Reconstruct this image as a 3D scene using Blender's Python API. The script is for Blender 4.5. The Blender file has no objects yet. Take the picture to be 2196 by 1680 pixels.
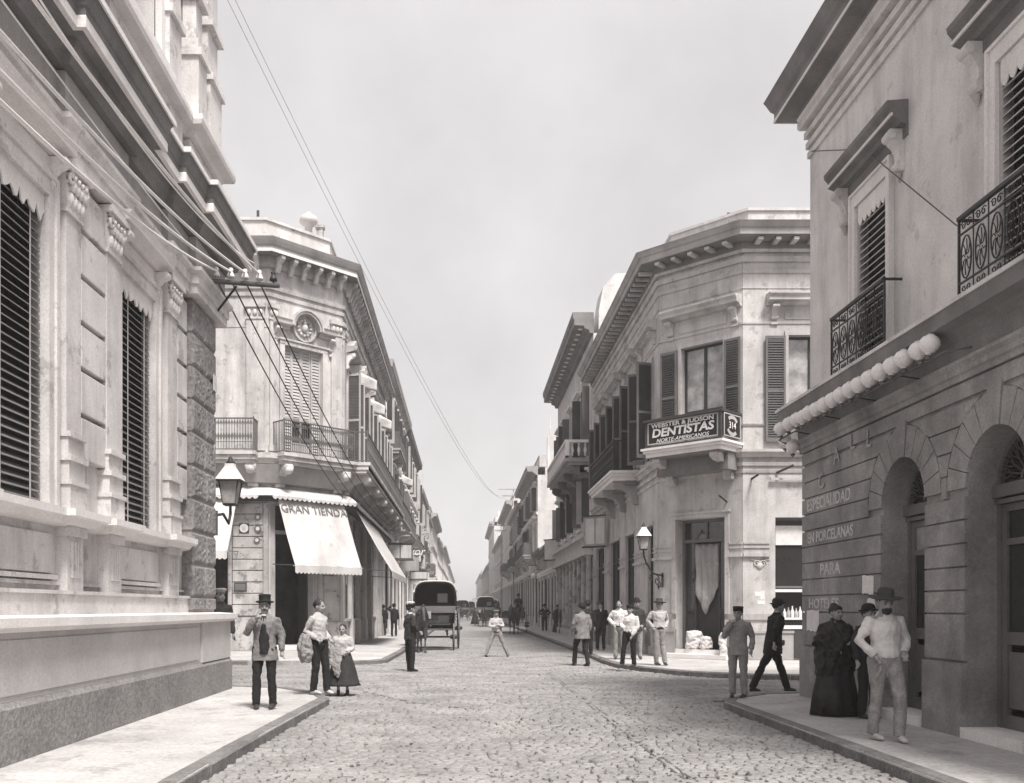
import bpy, bmesh, math, random
import numpy as np
from mathutils import Vector, Matrix, noise
random.seed(7)
R = math.radians
scn = bpy.context.scene
col = scn.collection

# ------------------------------------------------------------------ camera, sky, sun, exposure
cam_d = bpy.data.cameras.new('camera'); cam = bpy.data.objects.new('camera', cam_d); col.objects.link(cam)
cam.location = (0, 0, 1.6); cam.rotation_euler = (R(90), 0, 0)
cam_d.sensor_width = 36; cam_d.lens = 36*2000/2196
cam_d.shift_x = (1098-995)/2196; cam_d.shift_y = (1305-840)/2196
cam_d.clip_start = 0.1; cam_d.clip_end = 6000
scn.camera = cam
SUN_EL, SUN_AZ = R(60), R(24)       # sun high, over the viewer's right shoulder
w = bpy.data.worlds.new('World'); scn.world = w; w.use_nodes = True
nt = w.node_tree; nt.nodes.clear()
sky = nt.nodes.new('ShaderNodeTexSky'); sky.sky_type = 'NISHITA'; sky.sun_disc = False
sky.sun_elevation = SUN_EL; sky.sun_rotation = R(180)-SUN_AZ
sky.air_density = 1.0; sky.dust_density = 4.0; sky.ozone_density = 1.0
bw = nt.nodes.new('ShaderNodeRGBToBW')
tc = nt.nodes.new('ShaderNodeTexCoord'); nz = nt.nodes.new('ShaderNodeTexNoise')
nz.inputs['Scale'].default_value = 3.0; nz.inputs['Detail'].default_value = 9; nz.inputs['Roughness'].default_value = .55
mr = nt.nodes.new('ShaderNodeMapRange'); mr.inputs[1].default_value = .3; mr.inputs[2].default_value = .7
mr.inputs[3].default_value = .82; mr.inputs[4].default_value = 1.14
mix = nt.nodes.new('ShaderNodeMix'); mix.data_type = 'FLOAT'; mix.inputs[0].default_value = .50
mix.inputs[3].default_value = 8.6    # veil of thin high cloud evens the clear-sky brightness
mul = nt.nodes.new('ShaderNodeMath'); mul.operation = 'MULTIPLY'
tint = nt.nodes.new('ShaderNodeMix'); tint.data_type = 'RGBA'; tint.blend_type = 'MULTIPLY'; tint.inputs[0].default_value = 1
tint.inputs[7].default_value = (1.0, .972, .985, 1)
bg = nt.nodes.new('ShaderNodeBackground'); bg.inputs[1].default_value = .086
out = nt.nodes.new('ShaderNodeOutputWorld')
L = nt.links.new
L(sky.outputs[0], bw.inputs[0]); L(bw.outputs[0], mix.inputs[2]); L(mix.outputs[0], mul.inputs[0])
L(tc.outputs['Generated'], nz.inputs['Vector']); L(nz.outputs[0], mr.inputs[0]); L(mr.outputs[0], mul.inputs[1])
L(mul.outputs[0], tint.inputs[6]); L(tint.outputs[2], bg.inputs[0]); L(bg.outputs[0], out.inputs[0])
sd = bpy.data.lights.new('sun', 'SUN'); sd.energy = 3.4; sd.angle = R(14); sd.color = (1, .97, .93)
sun = bpy.data.objects.new('sun', sd); col.objects.link(sun)
sv = Vector((math.sin(SUN_AZ)*math.cos(SUN_EL), -math.cos(SUN_AZ)*math.cos(SUN_EL), math.sin(SUN_EL)))
sun.rotation_euler = sv.to_track_quat('Z', 'Y').to_euler(); sun.location = (20, -20, 60)
scn.view_settings.view_transform = 'Standard'; scn.view_settings.look = 'None'
scn.view_settings.gamma = 1; scn.view_settings.exposure = 0.78; scn.view_settings.use_curve_mapping = False
scn.render.engine = 'CYCLES'
scn.cycles.max_bounces = 5; scn.cycles.diffuse_bounces = 2; scn.cycles.glossy_bounces = 2
scn.cycles.transmission_bounces = 3; scn.cycles.volume_bounces = 1
scn.cycles.use_adaptive_sampling = True; scn.cycles.adaptive_threshold = .02

# ------------------------------------------------------------------ materials
def mat(name, c, rough=.85, var=.16, vs=1.3, grain=.10, gs=38, bump=.25, streak=.0, objc=False, spec=.3, metal=0, blotch=None):
    """c = grey reflectance. var: broad mottling, grain: fine speckle, streak: vertical weather stains,
    blotch=(reflectance, threshold): patches of another plaster / dirt with their own shape."""
    m = bpy.data.materials.new(name); m.use_nodes = True; n = m.node_tree.nodes; l = m.node_tree.links.new
    b = n['Principled BSDF']; b.inputs['Roughness'].default_value = rough
    b.inputs['Specular IOR Level'].default_value = spec; b.inputs['Metallic'].default_value = metal
    if objc:
        pos = n.new('ShaderNodeTexCoord').outputs['Object']
    else:
        pos = n.new('ShaderNodeNewGeometry').outputs['Position']
    def nse(s, det, vec=pos, r=.6):
        t = n.new('ShaderNodeTexNoise'); t.inputs['Scale'].default_value = s; t.inputs['Detail'].default_value = det
        t.inputs['Roughness'].default_value = r; l(vec, t.inputs['Vector']); return t.outputs[0]
    def rng(v, a, bb, lo=.3, hi=.7):
        t = n.new('ShaderNodeMapRange'); t.inputs[1].default_value = lo; t.inputs[2].default_value = hi
        t.inputs[3].default_value = a; t.inputs[4].default_value = bb; l(v, t.inputs[0]); return t.outputs[0]
    def mth(op, a, bb):
        t = n.new('ShaderNodeMath'); t.operation = op
        for i, x in enumerate((a, bb)):
            if hasattr(x, 'node'): l(x, t.inputs[i])
            else: t.inputs[i].default_value = x
        return t.outputs[0]
    f = mth('MULTIPLY', rng(nse(vs, 5), 1-var, 1+var), rng(nse(gs, 2), 1-grain, 1+grain))
    if streak:
        mp = n.new('ShaderNodeMapping'); mp.inputs['Scale'].default_value = (1.1, 1.1, .16); l(pos, mp.inputs[0])
        f = mth('MULTIPLY', f, rng(nse(1.6, 4, mp.outputs[0], .7), 1-streak*.8, 1, .34, .56))
    v = mth('MULTIPLY', f, c)
    if blotch:
        k = rng(nse(vs*2.3, 6, pos, .7), 0, 1, blotch[1], blotch[1]+.05)
        mx = n.new('ShaderNodeMix'); mx.data_type = 'FLOAT'; l(k, mx.inputs[0]); l(v, mx.inputs[2])
        bb = mth('MULTIPLY', f, blotch[0]); l(bb, mx.inputs[3]); v = mx.outputs[0]
    cb = n.new('ShaderNodeCombineColor')
    l(v, cb.inputs[0]); l(mth('MULTIPLY', v, .955), cb.inputs[1]); l(mth('MULTIPLY', v, .935), cb.inputs[2])
    l(cb.outputs[0], b.inputs['Base Color'])
    if bump:
        bn = n.new('ShaderNodeBump'); bn.inputs['Strength'].default_value = bump; bn.inputs['Distance'].default_value = .02
        l(nse(gs*.8, 4), bn.inputs['Height']); l(bn.outputs[0], b.inputs['Normal'])
    return m
M = {}
M['plaster_l1'] = mat('light_stucco', .68, streak=.30, var=.15, blotch=(.50, .58))
M['plinth_l1'] = mat('plinth_render', .50, streak=.10, var=.12)
M['rough_l1'] = mat('rough_base_render', .23, var=.22, grain=.25, gs=22, bump=.8)
M['vermic'] = mat('vermiculated_stone', .26, var=.2, grain=.34, gs=16, bump=1.0)
M['plaster_l2'] = mat('corner_shop_stucco', .56, streak=.42, var=.18, blotch=(.40, .58))
M['plaster_r2'] = mat('corner_house_stucco', .50, streak=.36, var=.18, blotch=(.38, .58))
M['plaster_r1'] = mat('upper_wall_paint', .66, var=.14, streak=.28, blotch=(.54, .60))
M['dark_r1'] = mat('dark_wall_paint', .28, var=.34, streak=.25, blotch=(.33, .57), bump=.5, grain=.16)
M['stucco_a'] = mat('weathered_stucco', .44, streak=.4, var=.3, blotch=(.24, .54))
M['stucco_b'] = mat('pale_stucco', .60, streak=.25, var=.15, blotch=(.42, .6))
M['stucco_c'] = mat('grey_stucco', .36, streak=.3, var=.2, blotch=(.5, .6))
M['trim'] = mat('white_trim', .76, var=.08, streak=.12)
M['cornice_dark'] = mat('shaded_weathered_cornice', .20, var=.25, streak=.2, bump=.4)  # dark tone also carries the shade under eaves, soffits and balconies
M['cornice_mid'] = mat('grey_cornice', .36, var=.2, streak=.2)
M['wood_dark'] = mat('dark_painted_wood', .05, rough=.6, var=.25, bump=.15)
M['wood_mid'] = mat('brown_painted_wood', .14, rough=.65, var=.25, bump=.2)
M['wood_pale'] = mat('pale_painted_wood', .42, rough=.7, var=.2, bump=.2)
M['shutter_l1'] = mat('blind_slat_wood', .22, rough=.6, var=.2)
M['shutter_lt'] = mat('light_shutter_paint', .45, rough=.7, var=.15)
M['iron'] = mat('black_iron', .035, rough=.5, var=.2, bump=.1)
M['iron_grey'] = mat('rusty_grey_iron', .12, rough=.6, var=.2, bump=.1)
M['glass'] = mat('window_glass', .03, rough=.06, var=.2, vs=.8, bump=.03, spec=.9, gs=1.5, grain=.0)
M['shop_glass'] = mat('shop_glass', .022, rough=.25, var=.6, vs=1.4, bump=.02, spec=.03, gs=1.5, grain=0)
M['glass_pale'] = mat('curtain_and_reflection_glass', .34, rough=.12, var=.5, vs=2.5, bump=.02, spec=.8, gs=1.5, grain=0)  # pale tone stands for curtains, and for the reflection in the store door panes
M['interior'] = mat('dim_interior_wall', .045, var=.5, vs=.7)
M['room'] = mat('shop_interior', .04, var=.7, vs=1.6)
M['canvas'] = mat('awning_canvas', .58, var=.10, streak=.22, blotch=(.44, .60), bump=.2, grain=.05)
M['cloth_white'] = mat('white_cotton', .58, var=.14, vs=5, objc=True, bump=.3, gs=60)
M['cloth_cream'] = mat('grey_white_cotton', .42, var=.2, vs=5, objc=True, bump=.3, gs=60)
M['cloth_grey'] = mat('grey_wool', .19, var=.22, vs=6, objc=True, bump=.4, gs=70, grain=.3)
M['cloth_mid'] = mat('faded_drill', .26, var=.25, vs=6, objc=True, bump=.4, gs=60, grain=.2)
M['cloth_dark'] = mat('dark_wool', .035, var=.3, vs=6, objc=True, bump=.4, gs=70, grain=.3)
M['cloth_black'] = mat('black_wool', .018, var=.3, vs=6, objc=True, bump=.3, gs=60)
M['shawl'] = mat('black_shawl', .022, rough=.6, var=.5, vs=7, objc=True, bump=.5, gs=40)
M['skin'] = mat('skin', .29, rough=.6, var=.06, vs=8, objc=True, bump=.05, gs=60, grain=.04)
M['hair'] = mat('dark_hair', .03, rough=.6, var=.3, vs=20, objc=True, bump=.5)
M['leather'] = mat('shoe_leather', .04, rough=.45, var=.3, vs=8, objc=True, bump=.1)
M['shoe_pale'] = mat('canvas_shoe', .45, rough=.8, var=.2, vs=8, objc=True, bump=.1)
M['straw'] = mat('grey_felt', .055, rough=.9, var=.2, vs=8, objc=True)
M['horse'] = mat('brown_horse_coat', .06, rough=.55, var=.3, vs=3, objc=True, bump=.15)
M['globe'] = mat('milk_glass', .82, rough=.25, var=.03, bump=0, spec=.5)
M['paper'] = mat('poster_paper', .70, var=.12, vs=5, blotch=(.35, .66))
M['letter_white'] = mat('white_letter_paint', .78, var=.05, bump=0)
M['letter_faded'] = mat('faded_letter_paint', .50, var=.22, vs=9, bump=0)
M['letter_ghost'] = mat('ghost_letter_paint', .36, var=.3, vs=6, bump=0)
M['letter_dark'] = mat('grey_letter_paint', .15, var=.25, vs=9, bump=0)
M['sign_black'] = mat('black_sign_board', .015, rough=.5, var=.2, bump=.05)
M['sidewalk'] = mat('pavement_stone', .43, var=.20, vs=.9, grain=.16, gs=24, streak=0, blotch=(.34, .56), bump=.4)
M['kerb'] = mat('kerb_granite', .17, var=.3, vs=3, grain=.25, gs=30, bump=.6)
M['cobble'] = mat('cobble_granite', .26, var=.26, vs=1.1, grain=.2, gs=26, bump=.5, blotch=(.22, .56))
M['road'] = mat('dirt_joint_sand', .25, var=.3, vs=2.5, grain=.25, gs=24, bump=.6, blotch=(.17, .58))
M['rail'] = mat('worn_steel_rail', .14, rough=.4, var=.3, metal=.3)
M['wire_l'] = mat('pale_wire_insulation', .75, var=.1, bump=0)
M['wire_d'] = mat('dark_wire', .04, var=.1, bump=0)
M['porcelain'] = mat('white_porcelain', .8, rough=.3, var=.03, bump=0)
M['pole'] = mat('weathered_timber', .10, var=.3, vs=4)

# ------------------------------------------------------------------ mesh building
class F:
    """facade frame: u runs along the wall, z up, w outward"""
    def __init__(s, ox, oy, ux, uy, nx, ny):
        k = math.hypot(ux, uy); s.o = (ox, oy); s.u = (ux/k, uy/k); k = math.hypot(nx, ny); s.n = (nx/k, ny/k)
    def p(s, u, z, w=0): return (s.o[0]+u*s.u[0]+w*s.n[0], s.o[1]+u*s.u[1]+w*s.n[1], z)
    def mtx(s, u, z, w=0):
        U, N = Vector((*s.u, 0)), Vector((*s.n, 0)); p = Vector(s.p(u, z, w))
        return Matrix(((U.x, N.x, 0, p.x), (U.y, N.y, 0, p.y), (0, 0, 1, p.z), (0, 0, 0, 1)))
    def text_mtx(s, u, z, w=0, flip=1):      # x = reading direction, y up, z outward
        U = Vector((*s.u, 0))*flip; N = Vector((*s.n, 0)); p = Vector(s.p(u, z, w))
        return Matrix(((U.x, 0, N.x, p.x), (U.y, 0, N.y, p.y), (0, 1, 0, p.z), (0, 0, 0, 1)))
W0 = F(0, 0, 1, 0, 0, 1)     # plain world frame: u = x, w = y

class MB:
    def __init__(s): s.v = []; s.f = []; s.sm = []
    def add(s, vs, fs, smooth=False):
        b = len(s.v); s.v += [tuple(p) for p in vs]; s.f += [tuple(b+i for i in f) for f in fs]; s.sm += [smooth]*len(fs); return s
    def box(s, fr, u0, u1, z0, z1, w0, w1):
        vs = [fr.p(u, z, w) for z in (z0, z1) for w in (w0, w1) for u in (u0, u1)]
        return s.add(vs, [(0, 1, 3, 2), (4, 6, 7, 5), (0, 4, 5, 1), (2, 3, 7, 6), (0, 2, 6, 4), (1, 5, 7, 3)])
    def bevbox(s, fr, u0, u1, z0, z1, w0, w1, b=.02):     # raised block with a chamfered face
        vs = [fr.p(*q) for q in ((u0, z0, w0), (u1, z0, w0), (u1, z1, w0), (u0, z1, w0), (u0, z0, w1-b), (u1, z0, w1-b), (u1, z1, w1-b), (u0, z1, w1-b),
              (u0+b, z0+b, w1), (u1-b, z0+b, w1), (u1-b, z1-b, w1), (u0+b, z1-b, w1))]
        fs = [(0, 1, 2, 3), (8, 9, 10, 11)]
        for a, c in ((0, 4), (4, 8)):
            fs += [(a+i, a+(i+1) % 4, c+(i+1) % 4, c+i) for i in range(4)]
        return s.add(vs, fs)
    def prism(s, fr, poly, w0, w1):                        # poly in (u, z)
        n = len(poly); vs = [fr.p(u, z, w0) for u, z in poly]+[fr.p(u, z, w1) for u, z in poly]
        return s.add(vs, [tuple(range(n)), tuple(range(n, 2*n))]+[(i, (i+1) % n, n+(i+1) % n, n+i) for i in range(n)])
    def slab(s, poly, z0, z1):                             # poly in world (x, y)
        n = len(poly); vs = [(x, y, z0) for x, y in poly]+[(x, y, z1) for x, y in poly]
        return s.add(vs, [tuple(range(n)), tuple(range(n, 2*n))]+[(i, (i+1) % n, n+(i+1) % n, n+i) for i in range(n)])
    def side(s, fr, poly, u0, u1):                         # poly in (w, z), extruded along u (consoles, brackets)
        n = len(poly); vs = [fr.p(u0, z, w) for w, z in poly]+[fr.p(u1, z, w) for w, z in poly]
        return s.add(vs, [tuple(range(n)), tuple(range(n, 2*n))]+[(i, (i+1) % n, n+(i+1) % n, n+i) for i in range(n)])
    def sweep(s, prof, path, side=1):
        """moulding: prof = [(w, z)] closed polygon, path = [(x, y)], outward on the given side, mitred"""
        P = [Vector(p) for p in path]; n = len(prof); rings = []
        for i, p in enumerate(P):
            ds = []
            if i > 0: ds.append((P[i]-P[i-1]).normalized())
            if i < len(P)-1: ds.append((P[i+1]-P[i]).normalized())
            ns = [Vector((d.y, -d.x))*side for d in ds]
            if len(ns) == 2:
                m = (ns[0]+ns[1]); m = m/(m.length_squared)*2 if m.length > 1e-6 else ns[0]
            else: m = ns[0]
            rings.append([(p.x+m.x*w, p.y+m.y*w, z) for w, z in prof])
        vs = [v for r in rings for v in r]; fs = []
        for i in range(len(P)-1):
            fs += [(i*n+j, i*n+(j+1) % n, (i+1)*n+(j+1) % n, (i+1)*n+j) for j in range(n)]
        fs += [tuple(range(n)), tuple(range((len(P)-1)*n, len(P)*n))]
        return s.add(vs, fs)
    def tube(s, pts, rad, n=8, smooth=True, ell=None):
        """closed tube through 3-D points; rad number or list; ell = flattening (rx, ry) with ry along world y"""
        P = [Vector(p) for p in pts]; rr = rad if isinstance(rad, (list, tuple)) else [rad]*len(P)
        vs = []; up = Vector((0, 0, 1)); prev = None
        for i, p in enumerate(P):
            d = (P[min(i+1, len(P)-1)]-P[max(i-1, 0)])
            d = d.normalized() if d.length > 1e-9 else up
            if prev is None:
                a = Vector((1, 0, 0)) if abs(d.x) < .9 else Vector((0, 1, 0))
                a = (a-d*a.dot(d)).normalized()
            else:
                a = prev-d*prev.dot(d); a = a.normalized() if a.length > 1e-6 else Vector((1, 0, 0))
            prev = a; b = d.cross(a); r = rr[i]; rx, ry = (r if isinstance(r, tuple) else (r, r))
            for k in range(n):
                t = 2*math.pi*k/n; vs.append(p+a*math.cos(t)*rx+b*math.sin(t)*ry)
        fs = []
        for i in range(len(P)-1):
            fs += [(i*n+k, i*n+(k+1) % n, (i+1)*n+(k+1) % n, (i+1)*n+k) for k in range(n)]
        fs += [tuple(range(n)), tuple(range((len(P)-1)*n, len(P)*n))]
        return s.add(vs, fs, smooth)
    def ball(s, c, r, n=10, m=7, smooth=True, mtx=None):
        r = r if isinstance(r, tuple) else (r, r, r); c = Vector(c); vs = []
        vs.append(Vector((0, 0, r[2])))
        for i in range(1, m):
            a = math.pi*i/m
            for k in range(n):
                t = 2*math.pi*k/n; vs.append(Vector((r[0]*math.sin(a)*math.cos(t), r[1]*math.sin(a)*math.sin(t), r[2]*math.cos(a))))
        vs.append(Vector((0, 0, -r[2])))
        if mtx is not None: vs = [mtx @ v for v in vs]
        vs = [v+c for v in vs]; fs = [(0, 1+k, 1+(k+1) % n) for k in range(n)]
        for i in range(m-2):
            fs += [(1+i*n+k, 1+(i+1)*n+k, 1+(i+1)*n+(k+1) % n, 1+i*n+(k+1) % n) for k in range(n)]
        e = len(vs)-1; b0 = 1+(m-2)*n; fs += [(e, b0+(k+1) % n, b0+k) for k in range(n)]
        return s.add(vs, fs, smooth)
    def loft(s, rings, n=18, smooth=True):                 # rings: (z, cx, cy, rx, ry [,power])
        vs = []
        for q in rings:
            z, cx, cy, rx, ry = q[:5]; tilt = q[5] if len(q) > 5 else 0
            for k in range(n):
                t = 2*math.pi*k/n; c_, s_ = math.cos(t), math.sin(t)
                vs.append((cx+rx*c_, cy+ry*s_, z+tilt*s_))
        fs = []
        for i in range(len(rings)-1):
            fs += [(i*n+k, i*n+(k+1) % n, (i+1)*n+(k+1) % n, (i+1)*n+k) for k in range(n)]
        fs += [tuple(range(n))[::-1], tuple(range((len(rings)-1)*n, len(rings)*n))]
        return s.add(vs, fs, smooth)
    def lathe(s, prof, c=(0, 0, 0), n=16, smooth=True):    # prof: (r, z)
        return s.loft([(c[2]+z, c[0], c[1], max(r, 1e-4), max(r, 1e-4)) for r, z in prof], n, smooth)
    def mesh(s, name, off=None):
        me = bpy.data.meshes.new(name)
        vs = s.v if off is None else [(x-off[0], y-off[1], z-off[2]) for x, y, z in s.v]
        me.from_pydata(vs, [], s.f); me.update()
        if any(s.sm): me.polygons.foreach_set('use_smooth', s.sm)
        return me

def base_of(o):
    p = Vector((0, 0, 0)); q = o
    while q is not None: p += q.location; q = q.parent
    return p
def link(name, me, m, parent=None, loc=None, mtx=None):
    o = bpy.data.objects.new(name, me)
    if m is not None:
        if not me.materials: me.materials.append(m)
        elif me.materials[0] is not m: o.material_slots[0].link = 'OBJECT'; o.material_slots[0].material = m
    if parent is not None: o.parent = parent
    if mtx is not None:
        if parent is not None: mtx = Matrix.Translation(-base_of(parent)) @ mtx
        o.matrix_local = mtx
    elif loc is not None: o.location = loc
    col.objects.link(o); return o
def obj(name, mb, m, parent=None, kind=None, label=None):
    """mesh part given in world coordinates"""
    o = link(name, mb.mesh(name, base_of(parent) if parent is not None else None), m, parent)
    if kind: o['kind'] = kind
    if label: o['label'] = label
    return o
def inst(name, me, m, parent, mtx): return link(name, me, m, parent, mtx=mtx)
def tag(o, label=None, cat=None, group=None, kind=None):
    if label: o['label'] = label
    if cat: o['category'] = cat
    if group: o['group'] = group
    if kind: o['kind'] = kind
    return o
def thing(name, label, cat, loc=(0, 0, 0), group=None, rz=0):
    o = bpy.data.objects.new(name, None); o.location = loc; o.rotation_euler = (0, 0, rz); o.empty_display_size = .2
    col.objects.link(o); return tag(o, label, cat, group)
def copy_tree(o, parent=None):
    c = o.copy(); col.objects.link(c); c.parent = parent
    for ch in o.children: copy_tree(ch, c)
    return c
def remesh(mb, vox, disp=0, freq=7, seed=0, smooth_it=4):
    me = mb.mesh('tmp'); o = bpy.data.objects.new('tmp', me); col.objects.link(o)
    md = o.modifiers.new('r', 'REMESH'); md.mode = 'VOXEL'; md.voxel_size = vox; md.use_smooth_shade = True
    if smooth_it:
        sm = o.modifiers.new('s', 'SMOOTH'); sm.factor = .5; sm.iterations = smooth_it
    dg = bpy.context.evaluated_depsgraph_get(); r = bpy.data.meshes.new_from_object(o.evaluated_get(dg))
    bpy.data.objects.remove(o); bpy.data.meshes.remove(me)
    if disp:
        n = len(r.vertices); co = np.empty(n*3); r.vertices.foreach_get('co', co); co = co.reshape(-1, 3)
        no = np.empty(n*3); r.vertices.foreach_get('normal', no); no = no.reshape(-1, 3)
        so = Vector((seed*3.1, seed*1.7, seed))
        def fold(p):
            x, y, z = p; wv = noise.noise(Vector((x*3, y*3, z*3))+so)*1.6
            a = abs(noise.noise(Vector((x*freq*1.3+wv, y*freq*1.3, z*freq*.5+wv*.6))+so)); b = abs(noise.noise(Vector((x*freq*1.1-wv, y*freq, z*freq*2.0+x*freq))+so*2))
            return .9-2.6*a*1.0-1.6*b*.8+.35*noise.noise(Vector((x, y, z))*freq*4+so)
        d = np.array([fold(p) for p in co])
        co += no*(d*disp)[:, None]; r.vertices.foreach_set('co', co.ravel()); r.update()
    r.polygons.foreach_set('use_smooth', [True]*len(r.polygons))
    return r
def text_mesh(s, size, ext=.006, align='CENTER', shear=0, sx=1, bold=0):
    cu = bpy.data.curves.new('t', 'FONT'); cu.body = s; cu.size = size; cu.extrude = ext; cu.align_x = align; cu.align_y = 'CENTER'
    cu.resolution_u = 3; cu.shear = shear; cu.offset = bold
    o = bpy.data.objects.new('t', cu); me = bpy.data.meshes.new_from_object(o)
    bpy.data.objects.remove(o)
    if sx != 1: me.transform(Matrix.Diagonal((sx, 1, 1, 1)))
    return me
def wall(mb, fr, u0, u1, z0, z1, holes, w0, w1):
    us = sorted({u0, u1, *[min(max(h[i], u0), u1) for h in holes for i in (0, 1)]})
    for a, b in zip(us, us[1:]):
        if b-a < 1e-6: continue
        c = (a+b)/2; hs = sorted((max(h[2], z0), min(h[3], z1)) for h in holes if h[0] < c < h[1]); z = z0
        for h0, h1 in hs:
            if h0 > z+1e-6: mb.box(fr, a, b, z, h0, w0, w1)
            z = max(z, h1)
        if z < z1-1e-6: mb.box(fr, a, b, z, z1, w0, w1)
    return mb
# shared moulding profiles (w, z) relative to a foot height
def prof_cornice(z0, p, h):
    return [(-.02, z0), (p*.18, z0), (p*.22, z0+h*.16), (p*.42, z0+h*.24), (p*.45, z0+h*.36), (p*.92, z0+h*.38), (p*.92, z0+h*.66), (p*.97, z0+h*.70), (p, z0+h*.92), (p, z0+h), (-.02, z0+h)]
def prof_band(z0, p, h):
    return [(-.02, z0), (p*.6, z0), (p*.7, z0+h*.4), (p, z0+h*.5), (p, z0+h), (-.02, z0+h)]
CONSOLE = [(0, 0), (.10, .02), (.22, .10), (.26, .25), (.34, .45), (.55, .62), (.82, .70), (.98, .80), (1, .93), (.96, 1), (0, 1)]
def console(mb, fr, uc, wdt, z0, z1, p, w=0):     # scrolled bracket
    mb.side(fr, [(w+a*p, z0+b*(z1-z0)) for a, b in CONSOLE], uc-wdt/2, uc+wdt/2)
    for (a, b, r) in ((.86, .86, .11), (.13, .16, .14)):
        r2 = r*(z1-z0)
        q = [(w+a*p+math.cos(t)*r2, z0+b*(z1-z0)+math.sin(t)*r2) for t in [i*math.pi/5 for i in range(10)]]
        mb.side(fr, q, uc-wdt*.6, uc+wdt*.6)
def louvre_mesh(wd, name='slat', t=.012, d=.06):
    mb = MB(); vs = [(-wd/2, -d/2, d*.35), (wd/2, -d/2, d*.35), (wd/2, d/2, -d*.35), (-wd/2, d/2, -d*.35)]
    mb.add(vs+[(x, y, z+t) for x, y, z in vs], [(0, 1, 2, 3), (4, 5, 6, 7), (0, 1, 5, 4), (1, 2, 6, 5), (2, 3, 7, 6), (3, 0, 4, 7)])
    return mb.mesh(name)
def shutter(fr, u0, u1, z0, z1, w, parent, m, mslat=None, n=None, name='shutter', pitch=.07, rails=(.5,)):
    """framed louvred leaf lying in the plane of the wall; slats joined (too fine to pick apart)"""
    mb = MB(); s = .06; t = .045
    mb.box(fr, u0, u0+s, z0, z1, w, w+t); mb.box(fr, u1-s, u1, z0, z1, w, w+t)
    mb.box(fr, u0+s, u1-s, z0, z0+.12, w, w+t); mb.box(fr, u0+s, u1-s, z1-.08, z1, w, w+t)
    for r in rails: mb.box(fr, u0+s, u1-s, z0+(z1-z0)*r-.04, z0+(z1-z0)*r+.04, w, w+t)
    o = obj(name, mb, m, parent)
    sb = MB(); z = z0+.14
    while z < z1-.1:
        sb.side(fr, [(w+.004, z+pitch*.92), (w+.012, z+pitch*.97), (w+.040, z+.012), (w+.032, z+.002)], u0+s, u1-s); z += pitch
    so = obj('slats', sb, mslat or m, o, kind='stuff'); return o
def window(fr, u0, u1, z0, z1, parent, depth=.22, frame_m='wood_dark', glass='glass', mull=1, trans=(.6,), name='window', w=0, fw=.07):
    """glazed casement set back in its opening: frame is the part, panes its sub-parts"""
    mb = MB(); a, b = w-depth-.06, w-depth
    mb.box(fr, u0, u0+fw, z0, z1, a, b); mb.box(fr, u1-fw, u1, z0, z1, a, b)
    mb.box(fr, u0+fw, u1-fw, z1-fw, z1, a, b); mb.box(fr, u0+fw, u1-fw, z0, z0+fw*1.6, a, b)
    us = [u0+fw+(u1-u0-2*fw)*i/(mull+1) for i in range(mull+2)]
    for x in us[1:-1]: mb.box(fr, x-fw*.6, x+fw*.6, z0+fw*1.6, z1-fw, a, b+.01)
    zs = [z0+fw*1.6]+[z0+(z1-z0)*t for t in trans]+[z1-fw]
    for x in zs[1:-1]: mb.box(fr, u0+fw, u1-fw, x-.03, x+.03, a+.005, b+.005)
    o = obj(name, mb, M[frame_m], parent)
    for i in range(mull+1):
        for j in range(len(zs)-1):
            p = MB(); p.box(fr, us[i], us[i+1], zs[j], zs[j+1], a+.015, a+.03); obj('pane', p, M[glass], o)
    return o
def scroll(c, r, turns=1.4, ph=0, d=1, n=16):               # spiral in a plane, returns (a, z) pairs
    return [(c[0]+d*math.cos(ph+t*turns*2*math.pi)*r*(1-.75*t), c[1]+math.sin(ph+t*turns*2*math.pi)*r*(1-.75*t)) for t in [i/n for i in range(n+1)]]
# ================================================================== ground
g = MB(); g.slab([(-190, -60), (190, -60), (190, 480), (-190, 480)], -.4, -.06)
tag(obj('ground', g, M['road']), kind='structure')
g = MB(); g.slab([(-2.6, 2), (4.6, 2), (4.6, 470), (-2.6, 470)], -.05, 0)
road = obj('road', g, M['road']); tag(road, 'cobbled street running away between the buildings', kind='structure')
g = MB(); g.slab([(-30, 15.2), (-2.604, 15.2), (-2.604, 27), (-30, 27)], -.05, -.002); g.slab([(4.604, 15), (30, 15), (30, 22.5), (4.604, 22.5)], -.05, -.002)
obj('cross_street', g, M['road'], None, 'structure')
SW = {'near_left': [(-20, 2), (-2.48, 2), (-2.37, 9.7), (-2.21, 15.2), (-2.5, 16.1), (-3.3, 17.2), (-4.6, 17.7), (-20, 17.9)],
      'far_left': [(-30, 25.8), (-3.1, 25.9), (-2.5, 26.15), (-2.22, 26.9), (-2.12, 32), (-2.12, 60), (-2.12, 470), (-30, 470)],
      'near_right': [(3.98, 2), (4.05, 9.46), (4.08, 14.6), (4.3, 15.2), (5.0, 15.9), (6, 16.3), (20, 16.5), (20, 2)],
      'far_right': [(4.05, 470), (4.05, 60), (4.05, 32), (3.95, 26.5), (4.05, 24.6), (4.4, 23.3), (5.2, 21.5), (6.3, 20.6), (8, 20.25), (30, 20.1), (30, 470)]}
def inside(p, poly):
    x, y = p; r = False; j = len(poly)-1
    for i in range(len(poly)):
        a, b = poly[i], poly[j]
        if (a[1] > y) != (b[1] > y) and x < (b[0]-a[0])*(y-a[1])/(b[1]-a[1])+a[0]: r = not r
        j = i
    return r
kerb_me = []
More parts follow.
